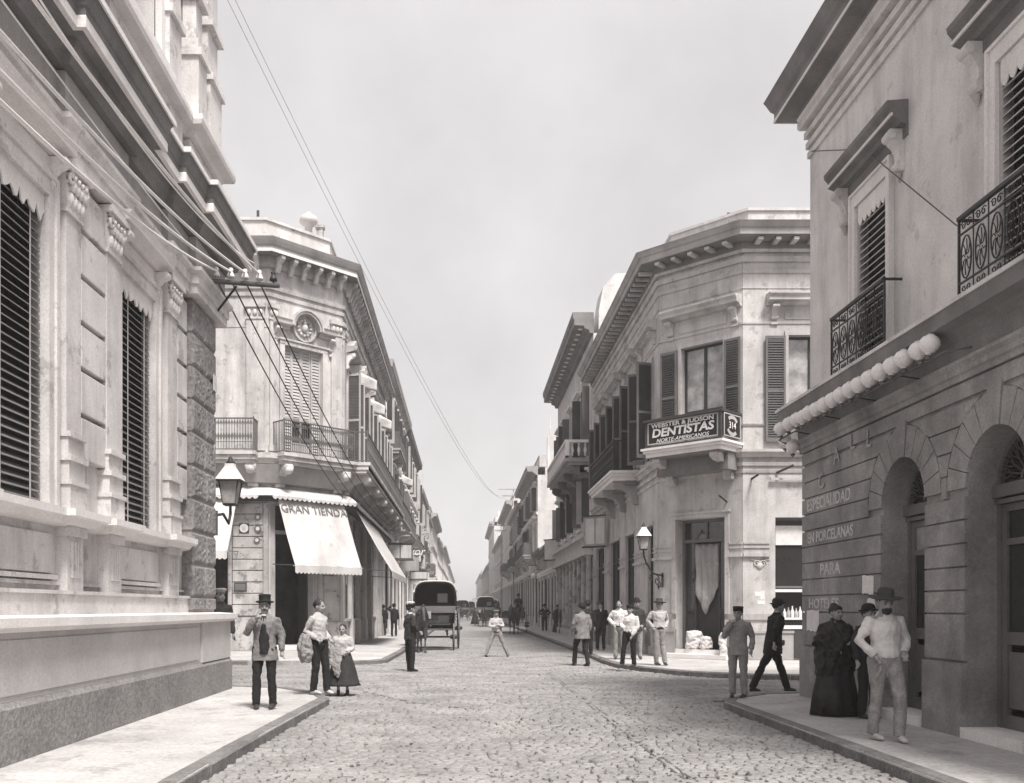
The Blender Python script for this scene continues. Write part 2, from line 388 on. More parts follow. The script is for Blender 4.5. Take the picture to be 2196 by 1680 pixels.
for k in range(5):
    mb = MB(); mb.bevbox(W0, -.5, .5, -.03, .15, 0, .16, .0)
    mb = MB(); a = [random.uniform(-.008, .008) for _ in range(8)]
    mb.v = []; mb.add([(-.49, 0, -.05), (.49, 0, -.05), (.49, .17, -.05), (-.49, .17, -.05), (-.49, a[0], .125), (.49, a[1], .125), (.49, .17, .15), (-.49, .17, .15), (-.49, .03+a[2], .153+a[3]), (.49, .03+a[4], .153+a[5])],
           [(0, 1, 5, 4), (4, 5, 9, 8), (8, 9, 6, 7), (0, 4, 8, 7, 3), (1, 2, 6, 9, 5), (2, 3, 7, 6)])
    kerb_me.append(mb.mesh('kerbstone'))
KE = {'near_left': range(0, 7), 'far_left': range(0, 6), 'near_right': range(0, 6), 'far_right': range(0, 9)}
for nm, poly in SW.items():
    cx = sum(p[0] for p in poly)/len(poly)
    mb = MB()
    # pavement sheet pulled 16 cm in behind the kerb line
    mb.slab(poly, -.04, .141)
    sw = obj('sidewalk', mb, M['sidewalk'], None, 'structure'); sw['label'] = 'stone pavement, %s of the street' % nm.replace('_', ' ')
    for i in KE[nm]:
        a, b = Vector(poly[i]), Vector(poly[i+1]); d = b-a; Ln = d.length; d.normalize()
        nrm = Vector((-d.y, d.x))
        if not inside(tuple((a+b)/2+nrm*.05), poly): nrm = -nrm
        Ln2 = min(Ln, 62 if abs(d.x) < .2 else 24)
        s0 = 0 if abs(a.y) < 100 else Ln-Ln2
        n = max(1, round(Ln2/1.0)); sx = Ln2/n
        for k in range(n):
            c = a+d*(s0+sx*(k+.5))-nrm*.012
            if c.y < 7.5 or c.x < -14 or c.x > 15: continue
            X = Vector((d.x, d.y, 0))*sx; Y = Vector((nrm.x, nrm.y, 0))
            m4 = Matrix(((X.x, Y.x, 0, c.x), (X.y, Y.y, 0, c.y), (0, 0, 1, random.uniform(0, .004)), (0, 0, 0, 1)))
            inst('kerbstone', random.choice(kerb_me), M['kerb'], sw, m4)
sws = [o for o in col.objects if o.name.startswith('sidewalk')]
pv = []
for k in range(3):
    mb = MB(); e = [random.uniform(0, .0015) for _ in range(4)]; mb.add([(-.5, -.5, 0), (.5, -.5, 0), (.5, .5, 0), (-.5, .5, 0), (-.493, -.49, .006+e[0]), (.493, -.49, .006+e[1]), (.493, .49, .006+e[2]), (-.493, .49, .006+e[3])], [(4, 5, 6, 7), (0, 1, 5, 4), (1, 2, 6, 5), (2, 3, 7, 6), (3, 0, 4, 7)]); pv.append(mb.mesh('paving_slab'))
for sw, pl, x0, x1, y0, y1 in ((sws[0], SW['near_left'], -4.25, -2.3, 8.2, 17.4), (sws[2], SW['near_right'], 4.2, 5.6, 7.6, 16.0)):
    y_ = y0; r = 0
    while y_ < y1:
        x = x0-(.45 if r % 2 else 0)
        while x < x1:
            cs_ = [(x+.02, y_+.02), (x+.88, y_+.02), (x+.88, y_+.53), (x+.02, y_+.53)]
            if all(inside((a+(.10 if pl is SW['near_left'] else -.10 if a < 5 else 0), b), pl) for a, b in cs_): inst('paving_slab', random.choice(pv), M['sidewalk'], sw, Matrix.Translation((x+.45, y_+.275, .141)) @ Matrix.Diagonal((.895, .545, 1, 1)))
            x += .9
        y_ += .55; r += 1
# cobbles: the nearest 300 are single stones, the rest one mass
polys = list(SW.values())
rnd = np.random.RandomState(3)
near = []; V_, F_ = [], []
cb_me = []
for k in range(8):
    q = rnd.uniform(.008, .022, 4); h = .034
    mb = MB(); mb.add([(-.5, -.5, -.01), (.5, -.5, -.01), (.5, .5, -.01), (-.5, .5, -.01), (-.5, -.5, h*.55), (.5, -.5, h*.55), (.5, .5, h*.55), (-.5, .5, h*.55),
                       (-.5+q[0]*6, -.5+q[1]*8, h), (.5-q[1]*6, -.5+q[2]*8, h*.97), (.5-q[2]*6, .5-q[3]*8, h), (-.5+q[3]*6, .5-q[0]*8, h*1.02)],
                      [(0, 1, 5, 4), (1, 2, 6, 5), (2, 3, 7, 6), (3, 0, 4, 7), (4, 5, 9, 8), (5, 6, 10, 9), (6, 7, 11, 10), (7, 4, 8, 11), (8, 9, 10, 11)])
    cb_me.append(mb.mesh('cobblestone'))
cvs = [np.array([v.co[:] for v in m.vertices]) for m in cb_me]; cfs = [list(p.vertices) for p in cb_me[0].polygons]
y = 8.3; row = 0
while y < 50:
    dy = rnd.uniform(.095, .125); wide = 15.8 < y < 26.3; lo, hi = (-13, 14.5) if wide else (-2.5, 4.15)
    x = lo+rnd.uniform(0, .2)
    while x < hi:
        dx = rnd.uniform(.11, .20); cx_, cy_ = x+dx/2, y+dy/2+.02*math.sin(x*1.3+y*.4); x += dx
        if any(inside((cx_, cy_), p) for p in polys): continue
        hz = rnd.uniform(-.008, .004)
        if rnd.rand() < .05: hz = -.028
        k = rnd.randint(8); sx_, sy_ = dx-.014, dy-.012; rot = rnd.uniform(-.05, .05)
        if len(near) < 300: near.append((k, cx_, cy_, hz, sx_, sy_, rot)); continue
        if cy_ > 34 and (row % 1): continue
        c, s = math.cos(rot), math.sin(rot); v = cvs[k]*np.array([sx_, sy_, 1])
        v = np.stack([v[:, 0]*c-v[:, 1]*s+cx_, v[:, 0]*s+v[:, 1]*c+cy_, v[:, 2]+hz+(v[:, 0]*rnd.uniform(-.05, .05))], 1)
        V_.append(v)
    y += dy; row += 1
nst = len(V_); V_ = np.concatenate(V_); f0 = np.array(cfs); F_ = (f0[None]+np.arange(nst)[:, None, None]*12).reshape(-1, 4)
me = bpy.data.meshes.new('cobbles'); me.vertices.add(len(V_)); me.vertices.foreach_set('co', V_.ravel().astype(np.float32))
me.loops.add(F_.size); me.loops.foreach_set('vertex_index', F_.ravel().astype(np.int32))
me.polygons.add(len(F_)); me.polygons.foreach_set('loop_start', np.arange(0, F_.size, 4).astype(np.int32)); me.update(calc_edges=True)
link('cobbles', me, M['cobble'], road)['kind'] = 'stuff'
for k, cx_, cy_, hz, sx_, sy_, rot in near:
    inst('cobblestone', cb_me[k], M['cobble'], road, Matrix.Translation((cx_, cy_, hz)) @ Matrix.Rotation(rot, 4, 'Z') @ Matrix.Diagonal((sx_, sy_, 1, 1)))
# loose grit, straw and droppings lying on the stones
rg = random.Random(11); lt = MB()
for k in range(900):
    if k % 3 == 0 and k > 30: x, y_ = x+rg.gauss(0, .12), y_+rg.gauss(0, .12)
    else: x, y_ = rg.uniform(-2.2, 4.0), 8.5+42*rg.random()**1.8
    if y_ < 8.4 or any(inside((x, y_), p) for p in polys): continue
    s = rg.uniform(.008, .028); a = rg.uniform(0, 3.14); e = rg.uniform(.4, 1)
    c, s_ = math.cos(a), math.sin(a); P = [(-s, -s*e), (s, -s*e*.7), (s*.8, s*e), (-s*.6, s*e*.8)]; z = .028
    P = [(x+p*c-q*s_, y_+p*s_+q*c) for p, q in P]
    lt.add([(p, q, z) for p, q in P]+[(x+(p-x)*.5, y_+(q-y_)*.5, z+s*.6) for p, q in P], [(4, 5, 6, 7)]+[(i, (i+1) % 4, 4+(i+1) % 4, 4+i) for i in range(4)])
tag(obj('litter', lt, M['pole']), 'scattered grit and droppings on the cobbles', kind='stuff')
# tram rails let into the paving
def rail(pts, label):
    mb = MB()
    for a in (-.035, .035):
        P = [Vector(p) for p in pts]; vs = []
        for i, p in enumerate(P):
            d = (P[min(i+1, len(P)-1)]-P[max(i-1, 0)]).normalized(); n_ = Vector((-d.y, d.x))
            for o_, z_ in ((a-.014, .0), (a-.014, .031), (a+.014, .031), (a+.014, .0)): vs.append((p.x+n_.x*o_, p.y+n_.y*o_, z_))
        mb.add(vs, [(i*4+j, i*4+(j+1) % 4, i*4+4+(j+1) % 4, i*4+4+j) for i in range(len(P)-1) for j in range(4)])
    tag(obj('tram_rail', mb, M['rail']), label, 'tram rail', 'tram rails in the road')
rail([(2.06, y_) for y_ in (7, 14, 23)], 'straight steel tram rail running up the right half of the cobbled road')
rail([(-2.1+2.4*t, 18.1-3.6*t-.6*math.sin(t*3.1)) for t in [i/12 for i in range(13)]], 'curved steel tram rail crossing the cobbles in front of the girl')

# ================================================================== near left building
L1 = thing('corner_mansion', 'ornate pale stucco building on the near left corner with louvred windows between pilasters', 'building', (-4.6, 16.55, .15))
X1 = -4.6; f = F(X1, 0, 0, 1, 1, 0); U0, U1 = 5.0, 16.55
def pt(u, w=0): return (X1+w, u)
wins = [(12.37, 13.72), (8.84, 10.19)]
mb = MB(); wall(mb, f, U0, U1, .15, 8.0, [(a, b, 2.72, 6.12) for a, b in wins], -.55, 0)
mb.box(f, U0, U1, 8.0, 17, -.55, -.02)
mb.box(f, U0, U1-.003, .15, 17, -9, -1.1); mb.box(f, U0, U1, .15, 17, -1.1, -.551)
mb2 = MB(); wall(mb2, f, U0, U1, .15, 8.0, [(a, b, 2.72, 6.12) for a, b in wins], -.55, 0)
wall(mb2, f, U0, U1-.01, 8.0, 17, [(12.2, 13.9, 9.9, 13.4), (8.7, 10.4, 9.9, 13.4)], -.5, -.02)
mb2.box(f, U0, U1-.02, .15, 16.98, -9, -.552)
obj('wall', mb2, M['plaster_l1'], L1)
# plinth
PE = 15.19; path = [pt(U0), pt(U1), (X1-9, U1)]
mb = MB(); mb.sweep([(0, .15), (.39, .15), (.39, .66), (.35, .72), (0, .72)], path); obj('base_course', mb, M['rough_l1'], L1)
mb = MB(); mb.box(f, U0, PE-.1, .722, 1.37, 0, .335); mb.box(f, PE-.1, U1+.33, .722, 1.37, -.4, .375)
obj('plinth_panel', MB().box(f, U0, PE-.22, .78, 1.30, .336, .348), M['plinth_l1'], L1); obj('plinth', mb, M['plinth_l1'], L1)
mb = MB(); mb.sweep([(0, 1.372), (.40, 1.372), (.47, 1.42), (.47, 1.51), (.2, 1.53), (0, 1.53)], path); obj('plinth_ledge', mb, M['trim'], L1)
mb = MB(); mb.box(f, U0, PE-.02, 1.53, 1.76, 0, .12); mb.box(f, U0, PE-.02, 1.76, 1.80, 0, .15); mb.box(f, U0, PE-.02, 1.86, 1.90, 0, .05)
obj('dado', mb, M['plaster_l1'], L1)
# vermiculated corner stones
zs = [1.54]+[1.77+.54*k for k in range(11)]
stn = MB(); stn.bevbox(f, 0, .70, 0, .49, -.2, .2, .035); q0 = stn.mesh('stone', (X1, 0, 0))
def noisy_stone(u0, u1, z0, z1, wi, wo, seed):
    bm = bmesh.new(); bmesh.ops.create_grid(bm, x_segments=16, y_segments=12, size=.5); rg = Vector((seed*2.3, seed, 0))
    for v in bm.verts:
        u, z = u0+(v.co.x+.5)*(u1-u0), z0+(v.co.y+.5)*(z1-z0); e = min(u-u0, u1-u, z-z0, z1-z)
        k = max(-.5, noise.noise(Vector((u*17, z*17, 0))+rg)+.5*noise.noise(Vector((u*34, z*34, 5))+rg))*.016 if e > .045 else 0
        v.co = f.p(u, z, wo-.012+(k if e > .05 else 0)-(.03 if e < .004 else 0))
    me = bpy.data.meshes.new('t'); bm.to_mesh(me); bm.free()
    o = MB(); o.v = [tuple(v.co) for v in me.vertices]; o.f = [tuple(p.vertices) for p in me.polygons]; o.sm = [False]*len(o.f)
    o.box(f, u0, u1, z0, z1, wi, wo-.04); return o
mb = MB(); mb.box(f, PE+.02, U1+.01, 1.53, 7.6, -.5, .16); obj('corner_pier', mb, M['cornice_mid'], L1)
for i in range(11):
    z0, z1 = zs[i]+.035, zs[i+1]-.0
    s_ = noisy_stone(PE, 15.86 if i % 2 else 15.98, z0, z1, -.1, .21, i); obj('stone', s_, M['vermic'], L1)
    s_ = noisy_stone(15.875 if i % 2 else 15.995, U1+.03, z0, z1, -.1, .21, i+20); obj('stone', s_, M['vermic'], L1)
mb = MB(); mb.box(f, PE, U1+.03, zs[11]+.03, 7.6, -.4, .20); obj('pier_block', mb, M['cornice_mid'], L1)
# sill ledge and apron
pil = [(10.53, 10.93), (11.73, 12.15), (14.13, 14.6), (7.9, 8.3)]
def breaks(p0, edges, ext):       # path along the wall that steps forward at given intervals
    P = [pt(U0, p0)]
    for a, b in sorted(edges): P += [pt(a-ext, p0), pt(a-ext, p0+.10), pt(b+ext, p0+.10), pt(b+ext, p0)]
    P.append(pt(PE-.01, p0)); return P
mb = MB(); mb.sweep([(0, 2.52), (.14, 2.55), (.18, 2.61), (.25, 2.62), (.25, 2.70), (0, 2.72)], breaks(0, pil, .06))
obj('sill_ledge', mb, M['trim'], L1)
for a, b in ((12.3, 13.95), (8.5, 10.4)):
    mb = MB(); mb.box(f, a, b, 1.92, 1.97, 0, .07); mb.box(f, a+.08, b-.08, 1.99, 2.42, 0, .045); obj('apron_panel', mb, M['plaster_l1'], L1)
for a, b in pil:
    mb = MB(); mb.box(f, a-.02, b+.02, 1.80, 2.50, 0, .13); mb.box(f, a-.05, b+.05, 2.42, 2.53, 0, .17)
    n = 4
    for k in range(n):
        x = a+.06+(b-a-.12)*(k+.5)/n; mb.box(f, x-.022, x+.022, 1.95, 2.36, .13, .152)
    obj('fluted_bracket', mb, M['plaster_l1'], L1)
    p_ = MB(); p_.box(f, a-.03, b+.03, 2.72, 3.0, 0, .17); p_.box(f, a-.05, b+.05, 3.0, 3.05, 0, .19); p_.box(f, a-.02, b+.02, 3.05, 3.27, 0, .15)
    p_.box(f, a-.045, b+.045, 3.27, 3.33, 0, .185); p_.box(f, a-.02, b+.02, 3.33, 3.54, 0, .14); p_.box(f, a-.04, b+.04, 3.54, 3.60, 0, .18)
    p_.box(f, a, b, 3.60, 6.12, 0, .11); p_.box(f, a-.03, b+.03, 6.08, 6.13, 0, .14)
    po = obj('pilaster', p_, M['plaster_l1'], L1)
    c_ = MB(); c_.prism(f, [(a+.01, 6.13), (b-.01, 6.13), (b+.08, 6.56), (a-.08, 6.56)], 0, .13); c_.box(f, a-.10, b+.10, 6.56, 6.64, 0, .22)
    for k in range(4):
        x = a+(b-a)*(k+.5)/4
        c_.ball(f.p(x, 6.24, .13), (.05, .045, .085), 8, 5); c_.ball(f.p(x+.03, 6.40, .15), (.055, .05, .08), 8, 5); c_.ball(f.p(x, 6.47, .19), (.03, .03, .035), 6, 4)
    for sgn, x in ((-1, a-.01), (1, b+.01)):
        c_.tube([f.p(x+q_[0], 6.46+q_[1], .17) for q_ in scroll((0, 0), .085, 1.3, 1.2, sgn)], .022, 6)
        c_.tube([f.p(x+sgn*.02, 6.46+q_[1], .12+q_[0]) for q_ in scroll((0, 0), .075, 1.3, 1.2, 1)], .02, 6)
    obj('capital', c_, M['trim'], po)
# rusticated courses between the pilasters
for a, b in ((10.93, 11.73), (14.62, PE-.01), (7.0, 7.9)):
    zz = [3.30+.545*k for k in range(7)]
    for i in range(6):
        mb = MB(); mb.bevbox(f, a+.05, b-.01, zz[i]+.06, zz[i+1], 0, .10, .010); obj('stone', mb, M['plaster_l1'], L1)
# windows: surround, blind with slats, scalloped valance, hood
bl = louvre_mesh(1.35-.04, 'slat', .014, .10)
for a, b in wins:
    mb = MB(); mb.box(f, a-.16, a-.0, 2.72, 6.12, 0, .07); mb.box(f, b, b+.16, 2.72, 6.12, 0, .07); mb.box(f, a-.16, b+.16, 6.12, 6.30, 0, .07)
    mb.box(f, a-.20, a-.13, 2.72, 6.36, 0, .10); mb.box(f, b+.13, b+.20, 2.72, 6.36, 0, .10); mb.box(f, a-.13, b+.13, 6.30, 6.36, 0, .10)
    wo = obj('window', mb, M['plaster_l1'], L1)
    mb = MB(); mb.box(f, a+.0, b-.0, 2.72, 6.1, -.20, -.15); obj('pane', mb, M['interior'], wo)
    z = 2.80
    while z < 6.0:
        inst('slat', bl, M['shutter_l1'], wo, f.mtx((a+b)/2, z, -.07)); z += .0935
    mb = MB()
    for x in (a+.42, b-.28): mb.box(f, x-.008, x+.008, 2.74, 5.95, -.015, -.005)
    obj('blind_cord', mb, M['shutter_lt'], wo)
    mb = MB(); n = 7
    P = [(a+.005, 6.12), (b-.005, 6.12)]
    for k in range(n, -1, -1):
        for t in (0, .25, .5, .75):
            if k == 0 and t: break
            x = a+.005+(b-a-.01)*(k-t)/n if k else a+.005; P.append((x, 5.93-.11*abs(math.sin((k-t)*math.pi))-.03*math.sin((k-t)*9)))
    mb.prism(f, P, .0, .02); obj('valance', mb, M['trim'], wo)
    mb = MB(); mb.box(f, a-.2, b+.2, 6.38, 6.56, 0, .05)
    mb.sweep([(0, 6.56), (.1, 6.58), (.14, 6.64), (.26, 6.66), (.26, 6.72), (.30, 6.78), (0, 6.80)], [pt(a-.28), pt(b+.28)]); obj('hood', mb, M['trim'], wo)
    for x in (a-.1, b+.1): 
        mb = MB(); console(mb, f, x, .12, 6.24, 6.56, .22, .02); obj('console', mb, M['trim'], wo)
# entablature
ent = [pt(U0, 0), pt(7.8, 0), pt(7.8, .10), pt(8.4, .10), pt(8.4, 0), pt(10.43, 0), pt(10.43, .10), pt(12.25, .10), pt(12.25, 0), pt(14.03, 0), pt(14.03, .10), pt(PE-.12, .10), pt(PE-.12, .22), pt(U1+.2, .22), (X1-9, U1+.2)]
mb = MB(); mb.sweep([(-.2, 6.66), (.10, 6.66), (.10, 6.80), (.13, 6.81), (.13, 6.96), (.19, 7.0), (.19, 7.06), (-.2, 7.06)], ent); obj('architrave', mb, M['plaster_l1'], L1)
mb = MB(); mb.sweep([(-.2, 7.06), (.07, 7.06), (.07, 7.58), (-.2, 7.58)], ent); obj('frieze', mb, M['cornice_mid'], L1)  # grey colour holds the shade below the soffit
mb = MB()
mb.sweep([(-.2, 7.58), (.16, 7.60), (.20, 7.68), (.26, 7.72), (.28, 7.82), (.44, 7.83), (.45, 7.86), (.45, 8.03), (.47, 8.05), (.50, 8.16), (.54, 8.24), (.54, 8.27), (-.2, 8.30)], ent)
obj('cornice', mb, M['cornice_dark'], L1)  # shade of the deep soffit is put into this dark colour
mb = MB(); mb.sweep([(.40, 7.815), (.462, 7.815), (.462, 7.93), (.44, 7.97)], ent); mb.sweep([(.53, 8.20), (.555, 8.20), (.555, 8.275), (.53, 8.275)], ent); obj('fascia', mb, M['trim'], L1)
# parapet, pedestals, upper storey
mb = MB(); mb.sweep([(-.3, 8.30), (.10, 8.30), (.10, 8.48), (.04, 8.5), (.04, 9.18), (-.3, 9.18)], [pt(U0), pt(PE-.1), pt(PE-.1, .14), pt(U1+.06, .14), (X1-9, U1+.06)])
for a, b in wins: mb.box(f, a-.1, b+.1, 8.62, 9.08, .04, .07)
for a, b in pil: mb.box(f, a-.08, b+.08, 8.32, 9.19, .0, .17)
obj('parapet', mb, M['plaster_l1'], L1)
mb = MB(); mb.sweep([(-.3, 9.18), (.12, 9.19), (.16, 9.25), (.30, 9.29), (.32, 9.36), (.32, 9.44), (.1, 9.48), (-.3, 9.5)], [pt(U0), pt(PE-.1), pt(PE-.1, .14), pt(U1+.06, .14), (X1-9, U1+.06)])
obj('parapet_coping', mb, M['trim'], L1)
for a, b in [(12.2, 13.9), (8.7, 10.4)]:
    wo = window(f, a, b, 9.9, 13.4, L1, depth=.3, mull=1, trans=(.62,))
    mb = MB(); mb.box(f, a-.2, a, 9.7, 13.6, 0, .10); mb.box(f, b, b+.2, 9.7, 13.6, 0, .10); mb.box(f, a-.3, b+.3, 9.55, 9.7, 0, .22); obj('surround', mb, M['trim'], wo)
    mb = MB(); mb.sweep([(0, 13.4), (.1, 13.45), (.3, 13.6), (.34, 13.72), (0, 13.76)], [pt(a-.35), pt(b+.35)]); obj('hood', mb, M['trim'], wo)
for a, b in pil[:3]+[(PE+.05, 15.6), (15.95, U1+.02)]:
    mb = MB(); e = .12 if a > 15 else 0
    mb.box(f, a-.06, b+.06, 9.5, 10.6, 0, .16+e); mb.box(f, a-.10, b+.10, 10.6, 10.72, 0, .22+e); mb.box(f, a, b, 10.72, 14.2, 0, .10+e)
    mb.box(f, a-.05, b+.05, 10.72, 10.9, 0, .15+e); mb.box(f, a-.06, b+.06, 11.55, 11.65, 0, .2+e); mb.box(f, a-.05, b+.05, 14.2, 14.6, 0, .2+e)
    obj('pilaster', mb, M['plaster_l1'], L1)
mb = MB(); mb.sweep([(-.1, 14.6), (.2, 14.6), (.3, 15), (.7, 15.2), (.8, 15.6), (-.1, 15.7)], [pt(U0), pt(PE-.1), pt(PE-.1, .2), pt(U1+.1, .2), (X1-9, U1+.1)]); obj('cornice', mb, M['cornice_mid'], L1)
mb = MB(); mb.box(f, 16.3, 16.52, 5.42, 5.70, .212, .222); tag(obj('notice', mb, M['paper']), 'small white notice pasted on the rusticated corner stones', 'notice')
# ================================================================== near right building
XR = 5.62; f = F(XR, 0, 0, 1, -1, 0); E1 = 15.5
R1 = thing('corner_store', 'two storey building on the near right corner, dark rusticated ground floor with arched doorways', 'building', (XR, E1, .15))
def pr(u, w=0): return (XR-w, u)
doors = [11.98, 9.87, 7.76]; hw = .59; SP = 2.95; RO = 1.0
# ground storey: backing wall, courses with recessed joints, voussoirs
mb = MB(); 
for i in range(len(doors)+1):
    a = 5.5 if i == len(doors) else doors[i]+hw; b = E1-.02 if i == 0 else doors[i-1]-hw
    mb.box(f, a, b, .15, SP, -.4, -.035)
for c in doors:      # spandrels round each arch
    n = 16
    for k in range(n):
        a0, a1 = math.pi*k/n, math.pi*(k+1)/n
        mb.prism(f, [(c+hw*math.cos(a0), SP+hw*math.sin(a0)), (c+hw*math.cos(a1), SP+hw*math.sin(a1)), (c+hw*math.cos(a1), 4.2), (c+hw*math.cos(a0), 4.2)], -.4, -.035)
us = [5.5]+sorted(sum([[c-hw, c+hw] for c in doors], []))+[E1-.02]
for a, b in zip(us[::2], us[1::2]): mb.box(f, a, b, SP, 4.2, -.4, -.035)
mb.box(f, 5.5, E1-.02, 4.2, 4.9, -.4, -.035)
mb.box(f, 5.5, E1-.02, .15, 4.9, -9, -1.6)
mb.box(f, 15.1, E1-.02, .15, 4.9, -1.6, -.4)
obj('ground_floor_wall', mb, M['dark_r1'], R1)
G = .011
def seg(z):          # half widths of the voussoir ring at height z
    return math.sqrt(max(RO*RO-(z-SP)**2, 0)) if z > SP else hw
zc = [1.0, 1.54]+[1.54+.265*k for k in range(1, 10)]
for i in range(len(zc)-1):
    z0, z1 = zc[i]+G, zc[i+1]-G
    edges = [(E1, 1)]
    for c in doors: edges += [(c, 0)]
    lim = [E1]+sum([[c] for c in doors], [])
    right = (E1, E1)
    for j in range(len(doors)+1):
        hi0, hi1 = (E1, E1) if j == 0 else (doors[j-1]-(seg(z0) if z0 > SP-.02 else hw), doors[j-1]-(seg(z1) if z1 > SP else hw))
        lo0, lo1 = (5.6, 5.6) if j == len(doors) else (doors[j]+(seg(z0) if z0 > SP-.02 else hw), doors[j]+(seg(z1) if z1 > SP else hw))
        if z1 > SP and z0 < SP+.03: hi0 = hi1 if j else hi0; lo0 = lo1 if j < len(doors) else lo0
        if hi0-lo0 < .03 or hi1-lo1 < .03:
            if hi1-lo1 < .02: continue
        mb = MB(); mb.prism(f, [(lo0+G, z0), (hi0-G*(j > 0), z0), (hi1-G*(j > 0), z1), (lo1+G, z1)], -.035, .0); obj('stone', mb, M['dark_r1'], R1)
mb = MB(); mb.prism(f, [(5.6, SP+RO+G), (E1, SP+RO+G), (E1, 4.14), (5.6, 4.14)], -.035, 0); obj('stone', mb, M['dark_r1'], R1)
for c in doors:
    n = 11
    for k in range(n):
        a0, a1 = math.pi*k/n+.008, math.pi*(k+1)/n-.008; key = k == n//2
        ro = RO-.01+(.06 if key else 0); m_ = (a0+a1)/2
        mb = MB(); mb.prism(f, [(c+hw*math.cos(a0), SP+hw*math.sin(a0)), (c+ro*math.cos(a0), SP+ro*math.sin(a0)), (c+ro*math.cos(a1), SP+ro*math.sin(a1)),
                                (c+hw*math.cos(a1), SP+hw*math.sin(a1)), (c+hw*math.cos(m_), SP+hw*math.sin(m_))], -.035, .014 if key else .0)
        obj('stone', mb, M['dark_r1'], R1)
mb = MB()
for i in range(len(doors)+1):
    a = 5.6 if i == len(doors) else doors[i]+hw+.01; b = E1+.03 if i == 0 else doors[i-1]-hw-.01
    mb = MB(); mb.box(f, a, b, .15, .98, -.1, .035); obj('plinth', mb, M['dark_r1'], R1)
# doorways: panelled double door with glass, transom bar, radiating fanlight
for ci, c in enumerate(doors):
    mb = MB()
    for a0 in range(12):
        t0, t1 = math.pi*a0/12, math.pi*(a0+1)/12
        mb.prism(f, [(c+hw*math.cos(t0), SP+hw*math.sin(t0)), (c+hw*math.cos(t1), SP+hw*math.sin(t1)), (c+(hw-.06)*math.cos(t1), SP+(hw-.06)*math.sin(t1)), (c+(hw-.06)*math.cos(t0), SP+(hw-.06)*math.sin(t0))], -.44, -.36)
    mb.box(f, c-hw, c-hw+.07, .2, SP, -.44, -.36); mb.box(f, c+hw-.07, c+hw, .2, SP, -.44, -.36)
    mb.box(f, c-hw, c+hw, SP-.12, SP+.02, -.45, -.30); mb.box(f, c-hw, c+hw, SP-.19, SP-.14, -.44, -.33)
    do = obj('door', mb, M['wood_mid'], R1)
    for s in (-1, 1):
        a, b = (c-hw+.07, c-.01) if s < 0 else (c+.01, c+hw-.07)
        l_ = MB(); l_.box(f, a, a+.09, .25, SP-.2, -.43, -.38); l_.box(f, b-.09, b, .25, SP-.2, -.43, -.38); l_.box(f, a+.09, b-.09, .25, .42, -.43, -.38)
        l_.box(f, a+.09, b-.09, 1.20, 1.34, -.43, -.38); l_.box(f, a+.09, b-.09, 2.30, 2.37, -.43, -.38); l_.box(f, a+.09, b-.09, SP-.28, SP-.2, -.43, -.38)
        l_.box(f, a+.11, b-.11, .50, 1.12, -.425, -.39)
        obj('door_leaf', l_, M['wood_mid'], do)
        p_ = MB(); p_.box(f, a+.09, b-.09, 1.34, 2.30, -.415, -.405); obj('pane', p_, M['glass'], do)
        p_ = MB(); p_.box(f, a+.09, b-.09, 2.37, SP-.28, -.415, -.405); obj('pane', p_, M['glass_pale' if ci == 0 else 'glass'], do)  # painted reflection: upper panes of the first door are simply paler
    fan = MB()
    for k in range(1, 10):
        t = math.pi*k/10; fan.tube([f.p(c+.10*math.cos(t), SP+.06+.10*math.sin(t), -.36), f.p(c+(hw-.05)*math.cos(t), SP+(hw-.05)*math.sin(t), -.36)], .012, 5)
        for q in (-.35, .35):
            r = .43; t2 = t+q*.35; fan.tube([f.p(c+.3*math.cos(t), SP+.02+.3*math.sin(t), -.36), f.p(c+r*math.cos(t2), SP+r*math.sin(t2), -.36), f.p(c+(hw-.06)*math.cos(t2), SP+(hw-.06)*math.sin(t2), -.36)], .009, 4)
    fan.tube([f.p(c+.11*math.cos(t), SP+.04+.11*math.sin(t), -.355) for t in [math.pi*k/10 for k in range(11)]], .02, 6)
    obj('fanlight_grille', fan, M['iron_grey'], do)
    p_ = MB(); P = [(c+(hw-.05)*math.cos(math.pi*k/12), SP+(hw-.05)*math.sin(math.pi*k/12)) for k in range(13)]; p_.prism(f, P, -.42, -.41); obj('pane', p_, M['glass'], do)
    mb = MB(); mb.box(f, c-hw+.003, c+hw-.003, .15, .27, -.44, .06); obj('doorstep', mb, M['trim'], do)
# storey cornice
path = [pr(5.5), pr(E1), (XR+9, E1)]
mb = MB(); mb.sweep([(-.2, 4.16), (.03, 4.16), (.03, 4.22), (.06, 4.24), (.06, 4.30), (.10, 4.34), (.10, 4.38), (-.2, 4.4)], path, -1); obj('moulding', mb, M['dark_r1'], R1)
mb = MB(); mb.sweep([(-.2, 4.40), (.05, 4.40), (.05, 4.62), (.09, 4.66), (.16, 4.70), (.30, 4.74), (.32, 4.90), (-.2, 4.90)], path, -1); obj('storey_cornice', mb, M['cornice_dark'], R1)
mb = MB(); mb.sweep([(-.3, 4.90), (.34, 4.905), (.34, 4.95), (-.3, 4.96)], path, -1); obj('balcony_ledge', mb, M['plaster_r1'], R1)
